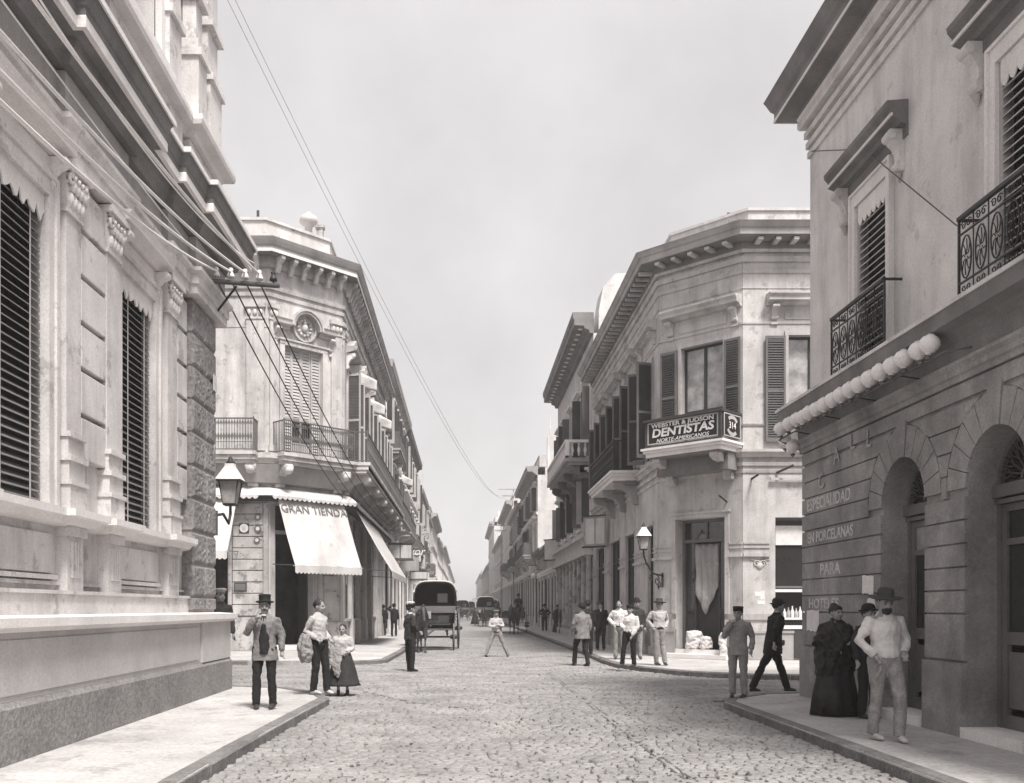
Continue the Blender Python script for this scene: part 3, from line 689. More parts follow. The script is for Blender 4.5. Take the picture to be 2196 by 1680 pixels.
# upper storey
wn = [13.1, 9.5]; f2 = F(5.74, 0, 0, 1, -1, 0); mb = MB()
wall(mb, f2, 5.5, E1-.04, 4.96, 9.5, [(c-.5, c+.5, 4.97, 7.45) for c in wn], -.4, 0); mb.box(f2, 5.5, E1-.04, 4.96, 10.4, -9, -.401); mb.box(f2, 5.5, E1-.06, 9.5, 10.4, -.41, -.01)
obj('upper_wall', mb, M['plaster_r1'], R1)
p2 = lambda u, w=0: (5.74-w, u)
path = [p2(5.5), p2(E1-.04), (14, E1-.04)]
mb = MB()
for z in (9.06, 9.22, 9.40): mb.sweep([(-.1, z), (.03+(z-9)*.12, z), (.03+(z-9)*.12, z+.10), (.0, z+.13), (-.1, z+.13)], path, -1)
mb.sweep([(-.1, 9.56), (.14, 9.58), (.16, 9.62), (.16, 9.70), (-.1, 9.72)], path, -1); obj('moulding', mb, M['plaster_r1'], R1)
ep = [p2(5.5), p2(E1+.0), (14, E1+.0)]
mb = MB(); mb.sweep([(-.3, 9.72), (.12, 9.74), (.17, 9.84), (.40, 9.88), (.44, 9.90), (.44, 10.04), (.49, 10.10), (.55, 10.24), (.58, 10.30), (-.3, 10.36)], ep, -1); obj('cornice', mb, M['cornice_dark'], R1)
mb = MB(); mb.sweep([(.435, 9.885), (.452, 9.885), (.452, 9.93), (.435, 9.93)], ep, -1); mb.sweep([(.10, 9.735), (.135, 9.735), (.16, 9.79), (.13, 9.80)], ep, -1); obj('bead', mb, M['trim'], R1)
sl = louvre_mesh(.88, 'slat', .016, .085)
for c in wn:
    a, b = c-.5, c+.5
    mb = MB(); mb.box(f2, a-.13, a, 4.965, 7.45, 0, .05); mb.box(f2, b, b+.13, 4.965, 7.45, 0, .05); mb.box(f2, a-.13, b+.13, 7.45, 7.62, 0, .05)
    mb.box(f2, a-.155, a-.11, 4.965, 7.66, 0, .075); mb.box(f2, b+.11, b+.155, 4.965, 7.66, 0, .075); mb.box(f2, a-.11, b+.11, 7.62, 7.66, 0, .075)
    wo = obj('window', mb, M['trim'], R1)
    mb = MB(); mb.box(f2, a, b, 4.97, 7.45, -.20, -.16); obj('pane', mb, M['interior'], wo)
    mb = MB(); mb.box(f2, a+.001, a+.06, 4.97, 7.44, -.09, -.0); mb.box(f2, b-.06, b-.001, 4.97, 7.44, -.09, -.0); obj('shutter_frame', mb, M['wood_pale'], wo)
    z = 5.0
    while z < 7.25: inst('slat', sl, M['wood_mid'] if False else M['shutter_lt'], wo, f2.mtx(c, z, -.045)); z += .098
    mb = MB(); n = 6; P = [(a+.06, 7.44), (b-.06, 7.44)]
    for k in range(n, -1, -1):
        for t in (0, .25, .5, .75):
            if k == 0 and t: break
            P.append((a+.06+(b-a-.12)*(k-t)/n, 7.22-.09*abs(math.sin((k-t)*math.pi))))
    mb.prism(f2, P, .005, .02); obj('valance', mb, M['trim'], wo)
    mb = MB(); mb.sweep([(0, 7.72), (.02, 7.72), (.02, 7.86), (.10, 7.88), (.13, 7.93), (.21, 7.96), (.22, 8.04), (.27, 8.10), (.28, 8.16), (0, 8.18)], [p2(a-.56), p2(b+.56)], -1); obj('hood', mb, M['cornice_dark'], wo)
    mb = MB(); mb.sweep([(.205, 7.965), (.232, 7.965), (.232, 8.00), (.205, 8.00)], [p2(a-.565), p2(b+.565)], -1); obj('bead', mb, M['trim'], wo)
    for s in (a-.36, b+.36):
        mb = MB(); console(mb, f2, s, .15, 7.30, 7.86, .19); mb.tube([f2.p(s, 7.30, .05), f2.p(s, 7.18, .03)], [.05, .012], 6); obj('console', mb, M['plaster_r1'], wo)
    # iron balcony railing
    rl = MB(); u0, u1, wo_ = c-.88, c+.88, .23; z0, z1 = 4.99, 5.93
    rl.box(f2, u0, u1, z1-.03, z1+.01, wo_-.02, wo_+.03)
    for s in (u0, u1): rl.box(f2, s-.012, s+.012, z1-.03, z1, 0, wo_); rl.box(f2, s-.012, s+.012, z0, z1, wo_-.012, wo_+.012); rl.box(f2, s-.01, s+.01, z0+.04, z0+.06, 0, wo_)
    rl.box(f2, u0, u1, z0+.04, z0+.065, wo_-.01, wo_+.012); rl.box(f2, u0, u1, z1-.20, z1-.182, wo_-.01, wo_+.01); rl.box(f2, u0, u1, z0+.20, z0+.218, wo_-.01, wo_+.01)
    ro = obj('railing', rl, M['iron'], R1)
    n = 6; dw = (u1-u0)/n
    for k in range(n):
        s_ = MB(); x = u0+dw*(k+.5); zm = (z0+z1)/2; r = .010
        s_.tube([f2.p(u0+dw*k, z0+.06, wo_), f2.p(u0+dw*k, z1-.03, wo_)], .008, 5)
        s_.tube([f2.p(x+.105*math.cos(t), zm+.235*math.sin(t), wo_) for t in [i*math.pi/8 for i in range(17)]], r, 5)
        for q in range(8):
            t = q*math.pi/4; s_.tube([f2.p(x+.02*math.cos(t), zm+.03*math.sin(t), wo_), f2.p(x+.055*math.cos(t+.4), zm+.10*math.sin(t+.4), wo_), f2.p(x+.095*math.cos(t+.1), zm+.2*math.sin(t+.1), wo_)], .007, 4)
        for zz_, d in ((z1-.11, 1), (z0+.13, -1)):
            for sg in (-1, 1): s_.tube([f2.p(x+sg*.055+q_[0], zz_+q_[1]*d, wo_) for q_ in scroll((0, 0), .052, 1.2, .5, sg, 9)], .008, 4)
        obj('scroll_panel', s_, M['iron'], ro)
# faded wall lettering, posters
def lettering(parent, s, fr, u, z, w, size, m, flip=-1, ext=.002, align='LEFT', sx=1, shear=0, rot=0, bold=0):
    me = text_mesh(s, size, ext, align, shear, sx, bold); mt = fr.text_mtx(u, z, w, flip) @ Matrix.Rotation(rot, 4, 'Z')
    o = inst('lettering', me, M[m] if isinstance(m, str) else m, parent, mt); return o
lettering(R1, 'ESPECIALIDAD', f, 15.27, 3.26, .003, .26, 'letter_faded', sx=1.02, bold=.004)
lettering(R1, 'EN PORCELANAS', f, 15.25, 2.73, .003, .23, 'letter_faded', sx=1.0, bold=.004)
lettering(R1, 'PARA', f, 14.72, 2.20, .003, .25, 'letter_faded', sx=1.3, bold=.004)
lettering(R1, 'HOTELES', f, 15.2, 1.67, .003, .22, 'letter_faded', sx=1.35, bold=.004)
for ch, u, z, a in (('C', 14.75, 3.55, .25), ('A', 14.15, 3.88, .12), ('L', 13.55, 4.0, .0), ('L', 13.0, 3.95, -.1)):
    lettering(R1, ch, f, u, z, .016, .34, 'letter_ghost', rot=a, bold=.003)
for i, (u, z, wd, h, a, lb) in enumerate([(15.02, 1.40, .52, .36, .02, 'large torn white bill on the dark wall just left of the shawled woman'), (12.97, 1.93, .36, .28, .03, 'square white bill high beside the arched doorway'),
        (12.86, 1.66, .22, .22, -.4, 'crumpled white bill hanging askew below the square one'), (12.95, 1.36, .34, .18, .06, 'lowest small white bill beside the arched doorway, behind the hatted man')]):
    mb = MB(); n = 9; P = []
    for k in range(n): P.append((-wd/2+wd*k/(n-1), -h/2+random.uniform(0, .03)))
    for k in range(n): P.append((wd/2-wd*k/(n-1), h/2-random.uniform(0, .02)))
    c_, s_ = math.cos(a), math.sin(a); mb.prism(f, [(u+x*c_-y_*s_, z+x*s_+y_*c_) for x, y_ in P], .002, .006)
    tag(obj('poster', mb, M['paper']), lb, 'poster', 'bills pasted on the dark wall')
# gas globes on their pipe
PX = 5.30; gz = 4.60
mb = MB(); mb.tube([(PX+.02, 15.75, gz-.16), (PX+.02, 15.2, gz-.155), (PX+.05, 10.35, gz-.15), (XR, 10.2, gz-.13)], .012, 6); mb.tube([(PX+.02, 15.75, gz-.16), (XR-.02, 15.75, gz-.16)], .014, 6)
mb.tube([(PX+.02, 15.75, gz-.16), (XR-.02, 15.52, gz-.38)], .012, 6)
for u in (15.0, 13.8, 12.6, 11.4): mb.tube([(PX+.03, u, gz-.155), (XR-.04, u, gz-.2)], .01, 5)
gp = tag(obj('gas_pipe', mb, M['iron_grey']), 'thin iron gas pipe with brackets below the balcony ledge of the dark store', 'gas pipe')
zx = [(110, 1050), (165, 1015), (215, 990), (252, 985), (295, 950), (345, 930), (395, 900), (450, 868), (505, 833), (565, 797), (625, 765), (695, 720), (765, 676), (845, 637), (920, 588), (1020, 537), (1090, 492)]
words = ['first', 'second', 'third', 'fourth', 'fifth', 'sixth', 'seventh', 'eighth', 'ninth', 'tenth', 'eleventh', 'twelfth', 'thirteenth', 'fourteenth', 'fifteenth', 'sixteenth', 'seventeenth']
gl = MB(); gl.lathe([(.02, -.15), (.035, -.13), (.035, -.09), (.06, -.085), (.095, -.05), (.118, 0), (.112, .045), (.085, .085), (.045, .105), (.035, .12), (.03, .118)], n=16); glm = gl.mesh('lamp_globe')
gb = MB(); gb.lathe([(.012, -.17), (.018, -.15), (.04, -.14), (.04, -.115), (.02, -.11)], n=10); gbm = gb.mesh('burner')
for i, (a, b) in enumerate(zx):
    vx = (2400+a/2.1)/1.4645; vy = (850+b/2.1)/1.4645; d = 2000*PX/(vx-995); z = 1.6+(1305-vy)*d/2000
    o = link('globe_lamp', glm, M['globe'], None, loc=(PX, d, gz+.35*(z-gz))); o.rotation_euler = (random.uniform(-.15, .15), random.uniform(-.15, .15), 0)
    tag(o, '%s white glass gas globe of the garland, counted from the street corner' % words[i], 'lamp globe', 'white gas globes along the dark store')
    link('burner', gbm, M['iron_grey'], o)
for i, (x, y_) in enumerate(((5.44, 15.78), (5.50, 15.60))):
    o = link('globe_lamp', glm, M['globe'], None, loc=(x, y_, 4.42+.0*i-.12*i)); tag(o, ('white glass globe on the corner bracket just below the garland', 'lower white glass globe tucked against the dark corner')[i], 'lamp globe', 'white gas globes along the dark store')
    link('burner', gbm, M['iron_grey'], o)

# ================================================================== far right corner house (dentists)
CX, CY, CC = 5.9, 28.26, 1.96
R2 = thing('dentist_house', 'pale two storey corner house with chamfered corner, bracketed cornice and black sign balcony', 'building', (CX, CY, .15))
fs = F(CX, CY, 0, 1, -1, 0); fc = F(CX, CY, 1, -1, -1, -1); ff = F(CX+CC, CY-CC, 1, 0, 0, -1)
LC = CC*math.sqrt(2); LS = 14.2; LF = 9.0
pth = [(CX, CY+LS), (CX, CY), (CX+CC, CY-CC), (CX+CC+LF, CY-CC)]
g_door = (.43*1.414, 1.58*1.414, .40, 4.23); u_door = (.563*1.414, 1.54*1.414, 6.25, 9.3)
sw_u = [1.5, 4.65, 7.85, 11.0]; sg = [(.8, 1.7), (4.1, 5.8), (7.1, 9.3), (11.0, 13.3)]
m1 = MB()
wall(m1, fs, .0, LS, .15, 12.0, [(c-.6, c+.6, 6.25, 9.3) for c in sw_u]+[(a, b, .4, 4.2) for a, b in sg], -.5, 0)
wall(m1, fc, .02, LC-.02, .15, 12.0, [g_door, u_door], -.5, 0)
wall(m1, ff, .0, LF, .15, 12.0, [(.92, 2.6, 1.1, 4.17), (1.28, 2.64, 6.25, 9.3), (4.6, 6.0, 6.25, 9.3), (4.4, 6.1, .4, 4.17)], -.5, 0)
obj('wall', m1, M['plaster_r2'], R2)
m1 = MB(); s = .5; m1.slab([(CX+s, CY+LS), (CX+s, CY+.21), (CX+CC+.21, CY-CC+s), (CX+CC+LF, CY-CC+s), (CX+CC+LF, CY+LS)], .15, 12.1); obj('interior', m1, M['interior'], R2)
def nc(mb, prof): return mb.sweep(prof, pth, 1)
def cutbox(name, m, parent, fr, u0, u1, specs, holes):
    x = u0
    for a, b in sorted(holes)+[(u1, u1)]:
        if a > x+.02:
            mb = MB()
            for z0, z1, w1 in specs: mb.box(fr, x, a, z0, z1, 0, w1)
            obj(name, mb, m, parent)
        x = max(x, b)
for fr_, ln, hs in ((fs, LS, sg), (fc, LC, [g_door[:2]]), (ff, LF, [(4.4, 6.1)])):
    cutbox('plinth', M['stucco_c'], R2, fr_, 0, ln, [(.15, .90, .09), (.90, .97, .12)], hs)
    cutbox('dado_band', M['stucco_c'], R2, fr_, 0, ln, [(1.28, 1.44, .05)], hs+([(.85, 2.66)] if fr_ is ff else []))
    cutbox('impost_band', M['plaster_r2'], R2, fr_, .01, ln, [(3.06, 3.15, .08), (3.15, 3.30, .02), (3.30, 3.35, .05), (3.35, 3.42, .02), (3.42, 3.47, .05)], [(a-.1, b+.1) for a, b in hs]+([(.75, 2.75)] if fr_ is ff else []))
mb = MB(); mb.box(fc, g_door[0]-.13, g_door[0], .40, 4.36, 0, .05); mb.box(fc, g_door[1], g_door[1]+.13, .40, 4.36, 0, .05); mb.box(fc, g_door[0], g_door[1], 4.23, 4.36, 0, .05)
mb.box(fc, g_door[0]-.16, g_door[1]+.16, 4.36, 4.42, 0, .08); obj('door_surround', mb, M['plaster_r2'], R2)
nm = MB(); nc(nm, [(-.1, 5.42), (.03, 5.42), (.05, 5.50), (-.1, 5.52)]); nc(nm, [(-.1, 5.62), (.05, 5.62), (.07, 5.72), (-.1, 5.75)]); nc(nm, [(-.1, 5.84), (.08, 5.86), (.12, 5.96), (.20, 5.99), (.20, 6.06), (-.1, 6.10)])
nc(nm, [(-.1, 6.75), (.03, 6.75), (.05, 6.80), (-.1, 6.82)]); obj('string_course', nm, M['plaster_r2'], R2)
nm = MB(); nc(nm, [(-.1, 11.05), (.03, 11.05), (.05, 11.15), (-.1, 11.17)]); nc(nm, [(-.1, 11.36), (.06, 11.36), (.09, 11.5), (-.1, 11.52)]); nc(nm, [(-.1, 11.60), (.10, 11.62), (.12, 11.7), (-.1, 11.7)]); obj('moulding', nm, M['plaster_r2'], R2)
nm = MB(); nc(nm, [(-.1, 9.62), (.025, 9.62), (.03, 9.68), (-.1, 9.70)]); nc(nm, [(-.1, 10.62), (.02, 10.62), (.02, 10.66), (-.1, 10.66)]); obj('band', nm, M['plaster_r2'], R2)
nm = MB(); nc(nm, [(-.3, 11.70), (.12, 11.70), (.12, 11.90), (.60, 11.93), (.60, 12.10), (.64, 12.12), (.70, 12.22), (.74, 12.26), (-.3, 12.30)]); obj('cornice', nm, M['cornice_mid'], R2)
nm = MB(); nc(nm, [(.12, 11.70), (.14, 11.70), (.14, 11.92), (.12, 11.92)]); nc(nm, [(.14, 11.895), (.56, 11.905), (.56, 11.925), (.14, 11.925)]); obj('soffit', nm, M['cornice_dark'], R2)  # thin dark sheets paint in the shade under the eaves
dm = MB(); dm.box(W0, -.07, .07, -.08, .0, .0, .40); dmm = dm.mesh('modillion')
def modillions(fr, u0, u1, z, w, me, m, parent, pitch=.47, name='modillion'):
    n = max(1, int((u1-u0)/pitch))
    for k in range(n):
        inst(name, me, m, parent, fr.mtx(u0+(u1-u0)*(k+.5)/n, z, w))
modillions(fs, .1, LS, 11.88, .14, dmm, M['plaster_r2'], R2); modillions(fc, .0, LC, 11.88, .14, dmm, M['plaster_r2'], R2); modillions(ff, .1, LF, 11.88, .14, dmm, M['plaster_r2'], R2)
mb = MB(); s = .45; mb.slab([(CX+s, CY+LS-3), (CX+s, CY+.3), (CX+CC+.3, CY-CC+s), (CX+CC+LF, CY-CC+s), (CX+CC+LF, CY+LS-3)], 12.28, 13.0)
mb.slab([(CX+s-.05, CY+LS-3), (CX+s-.05, CY+.27), (CX+CC+.27, CY-CC+s-.05), (CX+CC+LF, CY-CC+s-.05), (CX+CC+LF, CY+LS-3)], 13.0, 13.08); obj('parapet', mb, M['stucco_b'], R2)
mb = MB(); mb.tube([(8.2, 29, 13), (8.2, 29, 13.9)], .02, 5); mb.tube([(8.2, 29, 13.9), (8.5, 29, 13.85)], .015, 5); obj('chimney_rod', mb, M['iron'], R2)
# upper windows with hoods, consoles, surrounds and open shutters
def r2_window(fr, a, b, hoodw, sh=True, glass='glass_pale', blind=True):
    wo = window(fr, a, b, 6.25, 9.3, R2, depth=.07 if fr is fs else .18, frame_m='wood_dark', glass=glass, mull=1, trans=(.38,))
    mb = MB(); c = (a+b)/2
    for s in (a-.10, b): mb.box(fr, s, s+.10, 6.1, 9.3, 0, .045)
    mb.box(fr, a-.10, b+.10, 9.3, 9.42, 0, .045); mb.box(fr, a-.1, b+.1, 9.75, 9.98, 0, .02); mb.box(fr, a-.16, b+.16, 6.08, 6.22, 0, .10); obj('surround', mb, M['plaster_r2'], wo)
    mb = MB(); P = [fr.p(c-hoodw/2, 0)[:2], fr.p(c+hoodw/2, 0)[:2]]
    sd_ = 1 if (Vector(P[1])-Vector(P[0])).x*0+((P[1][1]-P[0][1])*fr.n[0]-(P[1][0]-P[0][0])*fr.n[1]) > 0 else -1
    mb.sweep([(0, 10.12), (.10, 10.14), (.16, 10.20), (.30, 10.22), (.30, 10.30), (.36, 10.38), (.36, 10.42), (0, 10.46)], P, sd_); obj('hood', mb, M['plaster_r2'], wo)
    for s in (c-hoodw/2+.22, c+hoodw/2-.22):
        mb = MB(); console(mb, fr, s, .16, 9.72, 10.12, .24); mb.box(fr, s-.10, s+.10, 9.6, 9.66, 0, .05); obj('console', mb, M['plaster_r2'], wo)
    if sh:
        for s in (a-.66, b+.10): shutter(fr, s, s+.56, 6.28, 9.26, .06, wo, M['wood_mid'], M['wood_dark'], rails=(.48,))
    else: pass
    return wo
r2_window(fc, u_door[0], u_door[1], LC-.25, sh=False)
shutter(fc, .12, .68, 6.9, 9.26, .06, R2, M['wood_mid'], M['wood_dark'], rails=(.42,)); shutter(fc, u_door[1]+.06, u_door[1]+.56, 6.9, 9.26, .06, R2, M['wood_mid'], M['wood_dark'], rails=(.42,))
for c in sw_u: r2_window(fs, c-.6, c+.6, 2.5, glass='shop_glass', sh=False)
for c in sw_u:
    for s, ang in ((c-.6, 1), (c+.6, -1)):       # leaves standing out from the wall, half open
        o = F(*fs.p(s, 0)[:2], 0, 1, -1, 0); u_ = Vector((-.93, -.37*ang)); n_ = Vector((-.37*ang, .93)); fo = F(*fs.p(s, 0)[:2], u_.x, u_.y, n_.x, n_.y)
        shutter(fo, .02, .58, 6.28, 9.26, -.02, R2, M['wood_mid'], M['wood_dark'], rails=(.48,))
r2_window(ff, 1.28, 2.64, 2.6); r2_window(ff, 4.6, 6.0, 2.6)
# sign balcony on the chamfer
b0, b1, bp = .19, LC-.02, 1.12
def bal_path(fr, a, b, p): return [fr.p(a, 0, 0)[:2], fr.p(a, 0, p)[:2], fr.p(b, 0, p)[:2], fr.p(b, 0, 0)[:2]]
def balcony_slab(fr, a, b, p, z0, z1, parent, m='trim', name='balcony_slab'):
    mb = MB(); h = z1-z0
    P = [fr.p(a, 0, 0), fr.p(a, 0, p), fr.p(b, 0, p), fr.p(b, 0, 0)]
    for e, za, zb in ((-.06, z0, z0+h*.45), (0.0, z0+h*.45, z0+h*.75), (.05, z0+h*.75, z1)):
        mb.box(fr, a-e, b+e, za, zb, 0, p+e)
    return obj(name, mb, M[m], parent)
bal = balcony_slab(fc, b0, b1, bp, 6.0, 6.26, R2)
mb = MB(); mb.box(fc, b0+.12, b1-.12, 5.5, 5.99, 0, bp-.55); mb.box(fc, b0+.15, b1-.15, 5.96, 6.0, 0, bp-.1); obj('balcony_underside', mb, M['cornice_dark'], R2)  # shade below the slab painted in with the dark colour
for s in (b0+.35, b1-.35):
    mb = MB(); console(mb, fc, s, .22, 5.25, 5.98, bp-.12); obj('console', mb, M['plaster_r2'], R2)
zt = 7.02
fr_m = MB()
for s in (b0+.05, b1-.11): fr_m.box(fc, s, s+.07, 6.27, zt, bp-.12, bp-.03)
fr_m.box(fc, b0, b1, zt, zt+.07, bp-.18, bp+.02); fr_m.box(fc, b0, b0+.12, zt, zt+.07, 0, bp-.18); fr_m.box(fc, b1-.12, b1, zt, zt+.07, 0, bp-.18)
fr_m.box(fc, b0+.05, b1-.05, 6.27, 6.33, bp-.12, bp-.04)
rl = obj('balcony_rail', fr_m, M['wood_dark'], R2)
sb = MB(); sb.box(fc, b0+.10, b1-.12, 6.36, zt-.02, bp-.10, bp-.07)
sgn = thing('signboard', 'black dentists signboard with white lettering along the corner balcony front', 'sign', fc.p(LC/2, 6.36, bp-.08))
obj('board', sb, M['sign_black'], sgn)
mb = MB(); a, b = b0+.12, b1-.14
for q in ((a, b, 6.36, 6.395), (a, b, zt-.055, zt-.02), (a, a+.04, 6.395, zt-.055), (b-.04, b, 6.395, zt-.055)): mb.box(fc, q[0], q[1], q[2], q[3], bp-.07, bp-.055)
obj('border', mb, M['wood_pale'], sgn)
mid = (a+b)/2
def sign_text(s, z, size, sx, shear=0, m='letter_white', u=None, bold=0):
    me = text_mesh(s, size, .004, 'CENTER', shear, sx, bold); return inst('lettering', me, M[m], sgn, fc.text_mtx(mid if u is None else u, z, bp-.064, 1))
sign_text('WEBSTER & JUDSON', 6.89, .17, 1.30, 0, bold=.004); sign_text('DENTISTAS', 6.67, .33, 1.20, .12, bold=.010); sign_text('NORTE-AMERICANOS', 6.45, .15, 1.15, .25)
# end panel with the house number
fe = F(*fc.p(b1, 0, 0)[:2], -1, -1, 1, -1)   # u outward from wall, n along +u of the chamfer
e2 = thing('number_sign', 'small black end sign with an oval around the number on the balcony return', 'sign', fe.p(.5, 6.36, 0))
mb = MB(); mb.box(fe, .05, bp-.14, 6.36, zt-.02, -.06, -.02); obj('board', mb, M['sign_black'], e2)
mb = MB()
for q in ((.05, bp-.14, 6.36, 6.39), (.05, bp-.14, zt-.05, zt-.02), (.05, .09, 6.39, zt-.05), (bp-.18, bp-.14, 6.39, zt-.05)): mb.box(fe, q[0], q[1], q[2], q[3], -.02, -.008)
for k in range(24):     # oval ring
    t0, t1 = 2*math.pi*k/24, 2*math.pi*(k+1)/24; c = (bp-.1)/2
    if .12 < (k/24) % .5 < .38:
        mb.prism(fe, [(c+.24*math.cos(t0), 6.68+.19*math.sin(t0)), (c+.24*math.cos(t1), 6.68+.19*math.sin(t1)), (c+.33*math.cos(t1), 6.68+.29*math.sin(t1)), (c+.33*math.cos(t0), 6.68+.29*math.sin(t0))], -.02, -.012)
obj('border', mb, M['wood_pale'], e2)
me = text_mesh('314', .26, .004, 'CENTER'); inst('lettering', me, M['letter_white'], e2, fe.text_mtx((bp-.1)/2, 6.68, -.014, -1))
# ground door of the chamfer: step, transom, dark open leaves with a draped curtain
mb = MB(); mb.box(fc, g_door[0]-.25, g_door[1]+.25, .149, .27, -.1, .42); mb.box(fc, g_door[0], g_door[1], .27, .40, -.5, .05); obj('doorstep', mb, M['trim'], R2)
a, b = g_door[0], g_door[1]
mb = MB(); mb.box(fc, a, a+.08, .4, 4.23, -.45, -.35); mb.box(fc, b-.08, b, .4, 4.23, -.45, -.35); mb.box(fc, a+.08, b-.08, 3.55, 3.64, -.46, -.30); mb.box(fc, a+.08, b-.08, 4.15, 4.23, -.45, -.35)
mb.box(fc, (a+b)/2-.03, (a+b)/2+.03, 3.64, 4.15, -.45, -.36); dr = obj('door', mb, M['wood_mid'], R2)
for q in ((a+.08, (a+b)/2-.03), ((a+b)/2+.03, b-.08)): 
    mb = MB(); mb.box(fc, q[0], q[1], 3.64, 4.15, -.42, -.41); obj('pane', mb, M['glass'], dr)
for q in (a+.08, b-.44):
    mb = MB(); mb.box(fc, q, q+.05, .42, 3.55, -.44, -.39); mb.box(fc, q+.31, q+.36, .42, 3.55, -.44, -.39); mb.box(fc, q+.05, q+.31, .42, .6, -.44, -.39); mb.box(fc, q+.05, q+.31, 1.5, 1.6, -.44, -.39); mb.box(fc, q+.05, q+.31, .6, 1.5, -.43, -.41); obj('door_leaf', mb, M['wood_dark'], dr)
    mb = MB(); mb.box(fc, q+.05, q+.31, 1.6, 3.55, -.42, -.41); obj('pane', mb, M['glass'], dr)
mb = MB(); nn = 24; vs = []
for j in range(9):
    for i in range(nn):
        t = i/(nn-1); zz_ = 3.5-j/8*(2.1-.75*abs(t-.45)*2 if True else 0); tt = a+.42+t*(b-a-.86)
        vs.append(fc.p(tt, zz_, -.40+.03*math.sin(t*22)+.02*math.sin(j)))
mb.add(vs, [(j*nn+i, j*nn+i+1, (j+1)*nn+i+1, (j+1)*nn+i) for j in range(8) for i in range(nn-1)], True)
cu = obj('curtain', mb, M['stucco_c'], dr); md = cu.modifiers.new('s', 'SOLIDIFY'); md.thickness = .01
mb = MB(); mb.box(fc, a+.082, b-.082, .41, 3.54, -.52, -.47); obj('hall', mb, M['interior'], dr)
# ground openings on the street side, shop window on the cross street side
for i, (a, b) in enumerate(sg):
    wo = window(fs, a, b, .4, 4.2, R2, depth=.10, frame_m='wood_dark', glass='shop_glass', mull=1, trans=(.3, .78), name='shop_door')
    mb = MB(); mb.box(fs, a-.07, b+.07, 4.2, 4.3, 0, .04); obj('lintel', mb, M['plaster_r2'], wo)
a, b = .92, 2.6
wo = window(ff, a, b, 1.1, 4.17, R2, depth=.24, frame_m='wood_mid', glass='glass', mull=0, trans=(.36, .80), name='shop_window')
mb = MB(); mb.box(ff, a+.08, b-.08, 3.40, 3.95, -.235, -.22); obj('roller_blind', mb, M['paper'], wo)
mb = MB(); mb.box(ff, a-.1, b+.1, 1.02, 1.12, -.2, .12); mb.box(ff, a, b, 2.06, 2.14, -.24, -.02); mb.box(ff, a, b, 1.28, 1.34, -.2, .06); obj('sill', mb, M['trim'], wo)
mb = MB(); mb.box(ff, a+.5, b-.1, .2, .98, .1, .13); obj('vent_panel', mb, M['wood_dark'], wo)
bt = MB(); bt.lathe([(.045, 0), (.05, .02), (.05, .17), (.02, .23), (.017, .30), (.02, .31)], n=10); btm = bt.mesh('bottle')
nth = ['first', 'second', 'third', 'fourth', 'fifth', 'sixth']
for k in range(6):
    o = link('bottle', btm, M['glass_pale' if k % 2 else 'trim'], None, loc=ff.p(a+.28+.11*k, 1.342, -.06)); o.scale = (1, 1, .8+.25*((k*37) % 5)/4)
    tag(o, '%s bottle from the left on the sill of the shop window behind the walking man' % nth[k], 'bottle', 'bottles on the shop window sill')
# relief ornament and pasted scraps on the pier
mb = MB(); px = .48
for s in (-1, 1): mb.tube([ff.p(px+s*(.09+q_[0]), 2.86+q_[1], .02) for q_ in scroll((0, 0), .10, 1.3, 0, s)], .018, 5)
mb.ball(ff.p(px, 2.80, .02), (.10, .03, .09), 8, 5); mb.tube([ff.p(px-.28, 2.98, .02), ff.p(px, 2.92, .02), ff.p(px+.28, 2.98, .02)], .015, 5); obj('relief', mb, M['plaster_r2'], R2)
mb = MB()
for u, z, a_, b_ in ((.35, 1.95, .2, .12), (.5, 1.85, .12, .25), (.42, 1.72, .2, .10)): mb.box(ff, u, u+a_, z, z+b_, .001+.002*u, .004+.002*u)
tag(obj('poster', mb, M['paper']), 'torn remains of a white bill on the pale corner pier near the doorway', 'poster')
mb = MB(); mb.tube([ff.p(.25, 5.25, 0), ff.p(.28, 5.30, .5)], .03, 6); obj('iron_stub', mb, M['iron'], R2)
mb = MB(); mb.tube([fc.p(LC-.5, 4.65, 0), fc.p(LC-.45, 4.78, .5)], .03, 6); obj('iron_stub', mb, M['iron'], R2)
mb = MB(); mb.box(ff, .75, 3.2, 5.20, 5.27, .05, .12); obj('awning_bar', mb, M['wood_pale'], R2)
mb = MB(); mb.tube([ff.p(.95, 5.42, .02), ff.p(1.25, 5.56, .5)], .035, 6); obj('iron_stub', mb, M['iron'], R2)
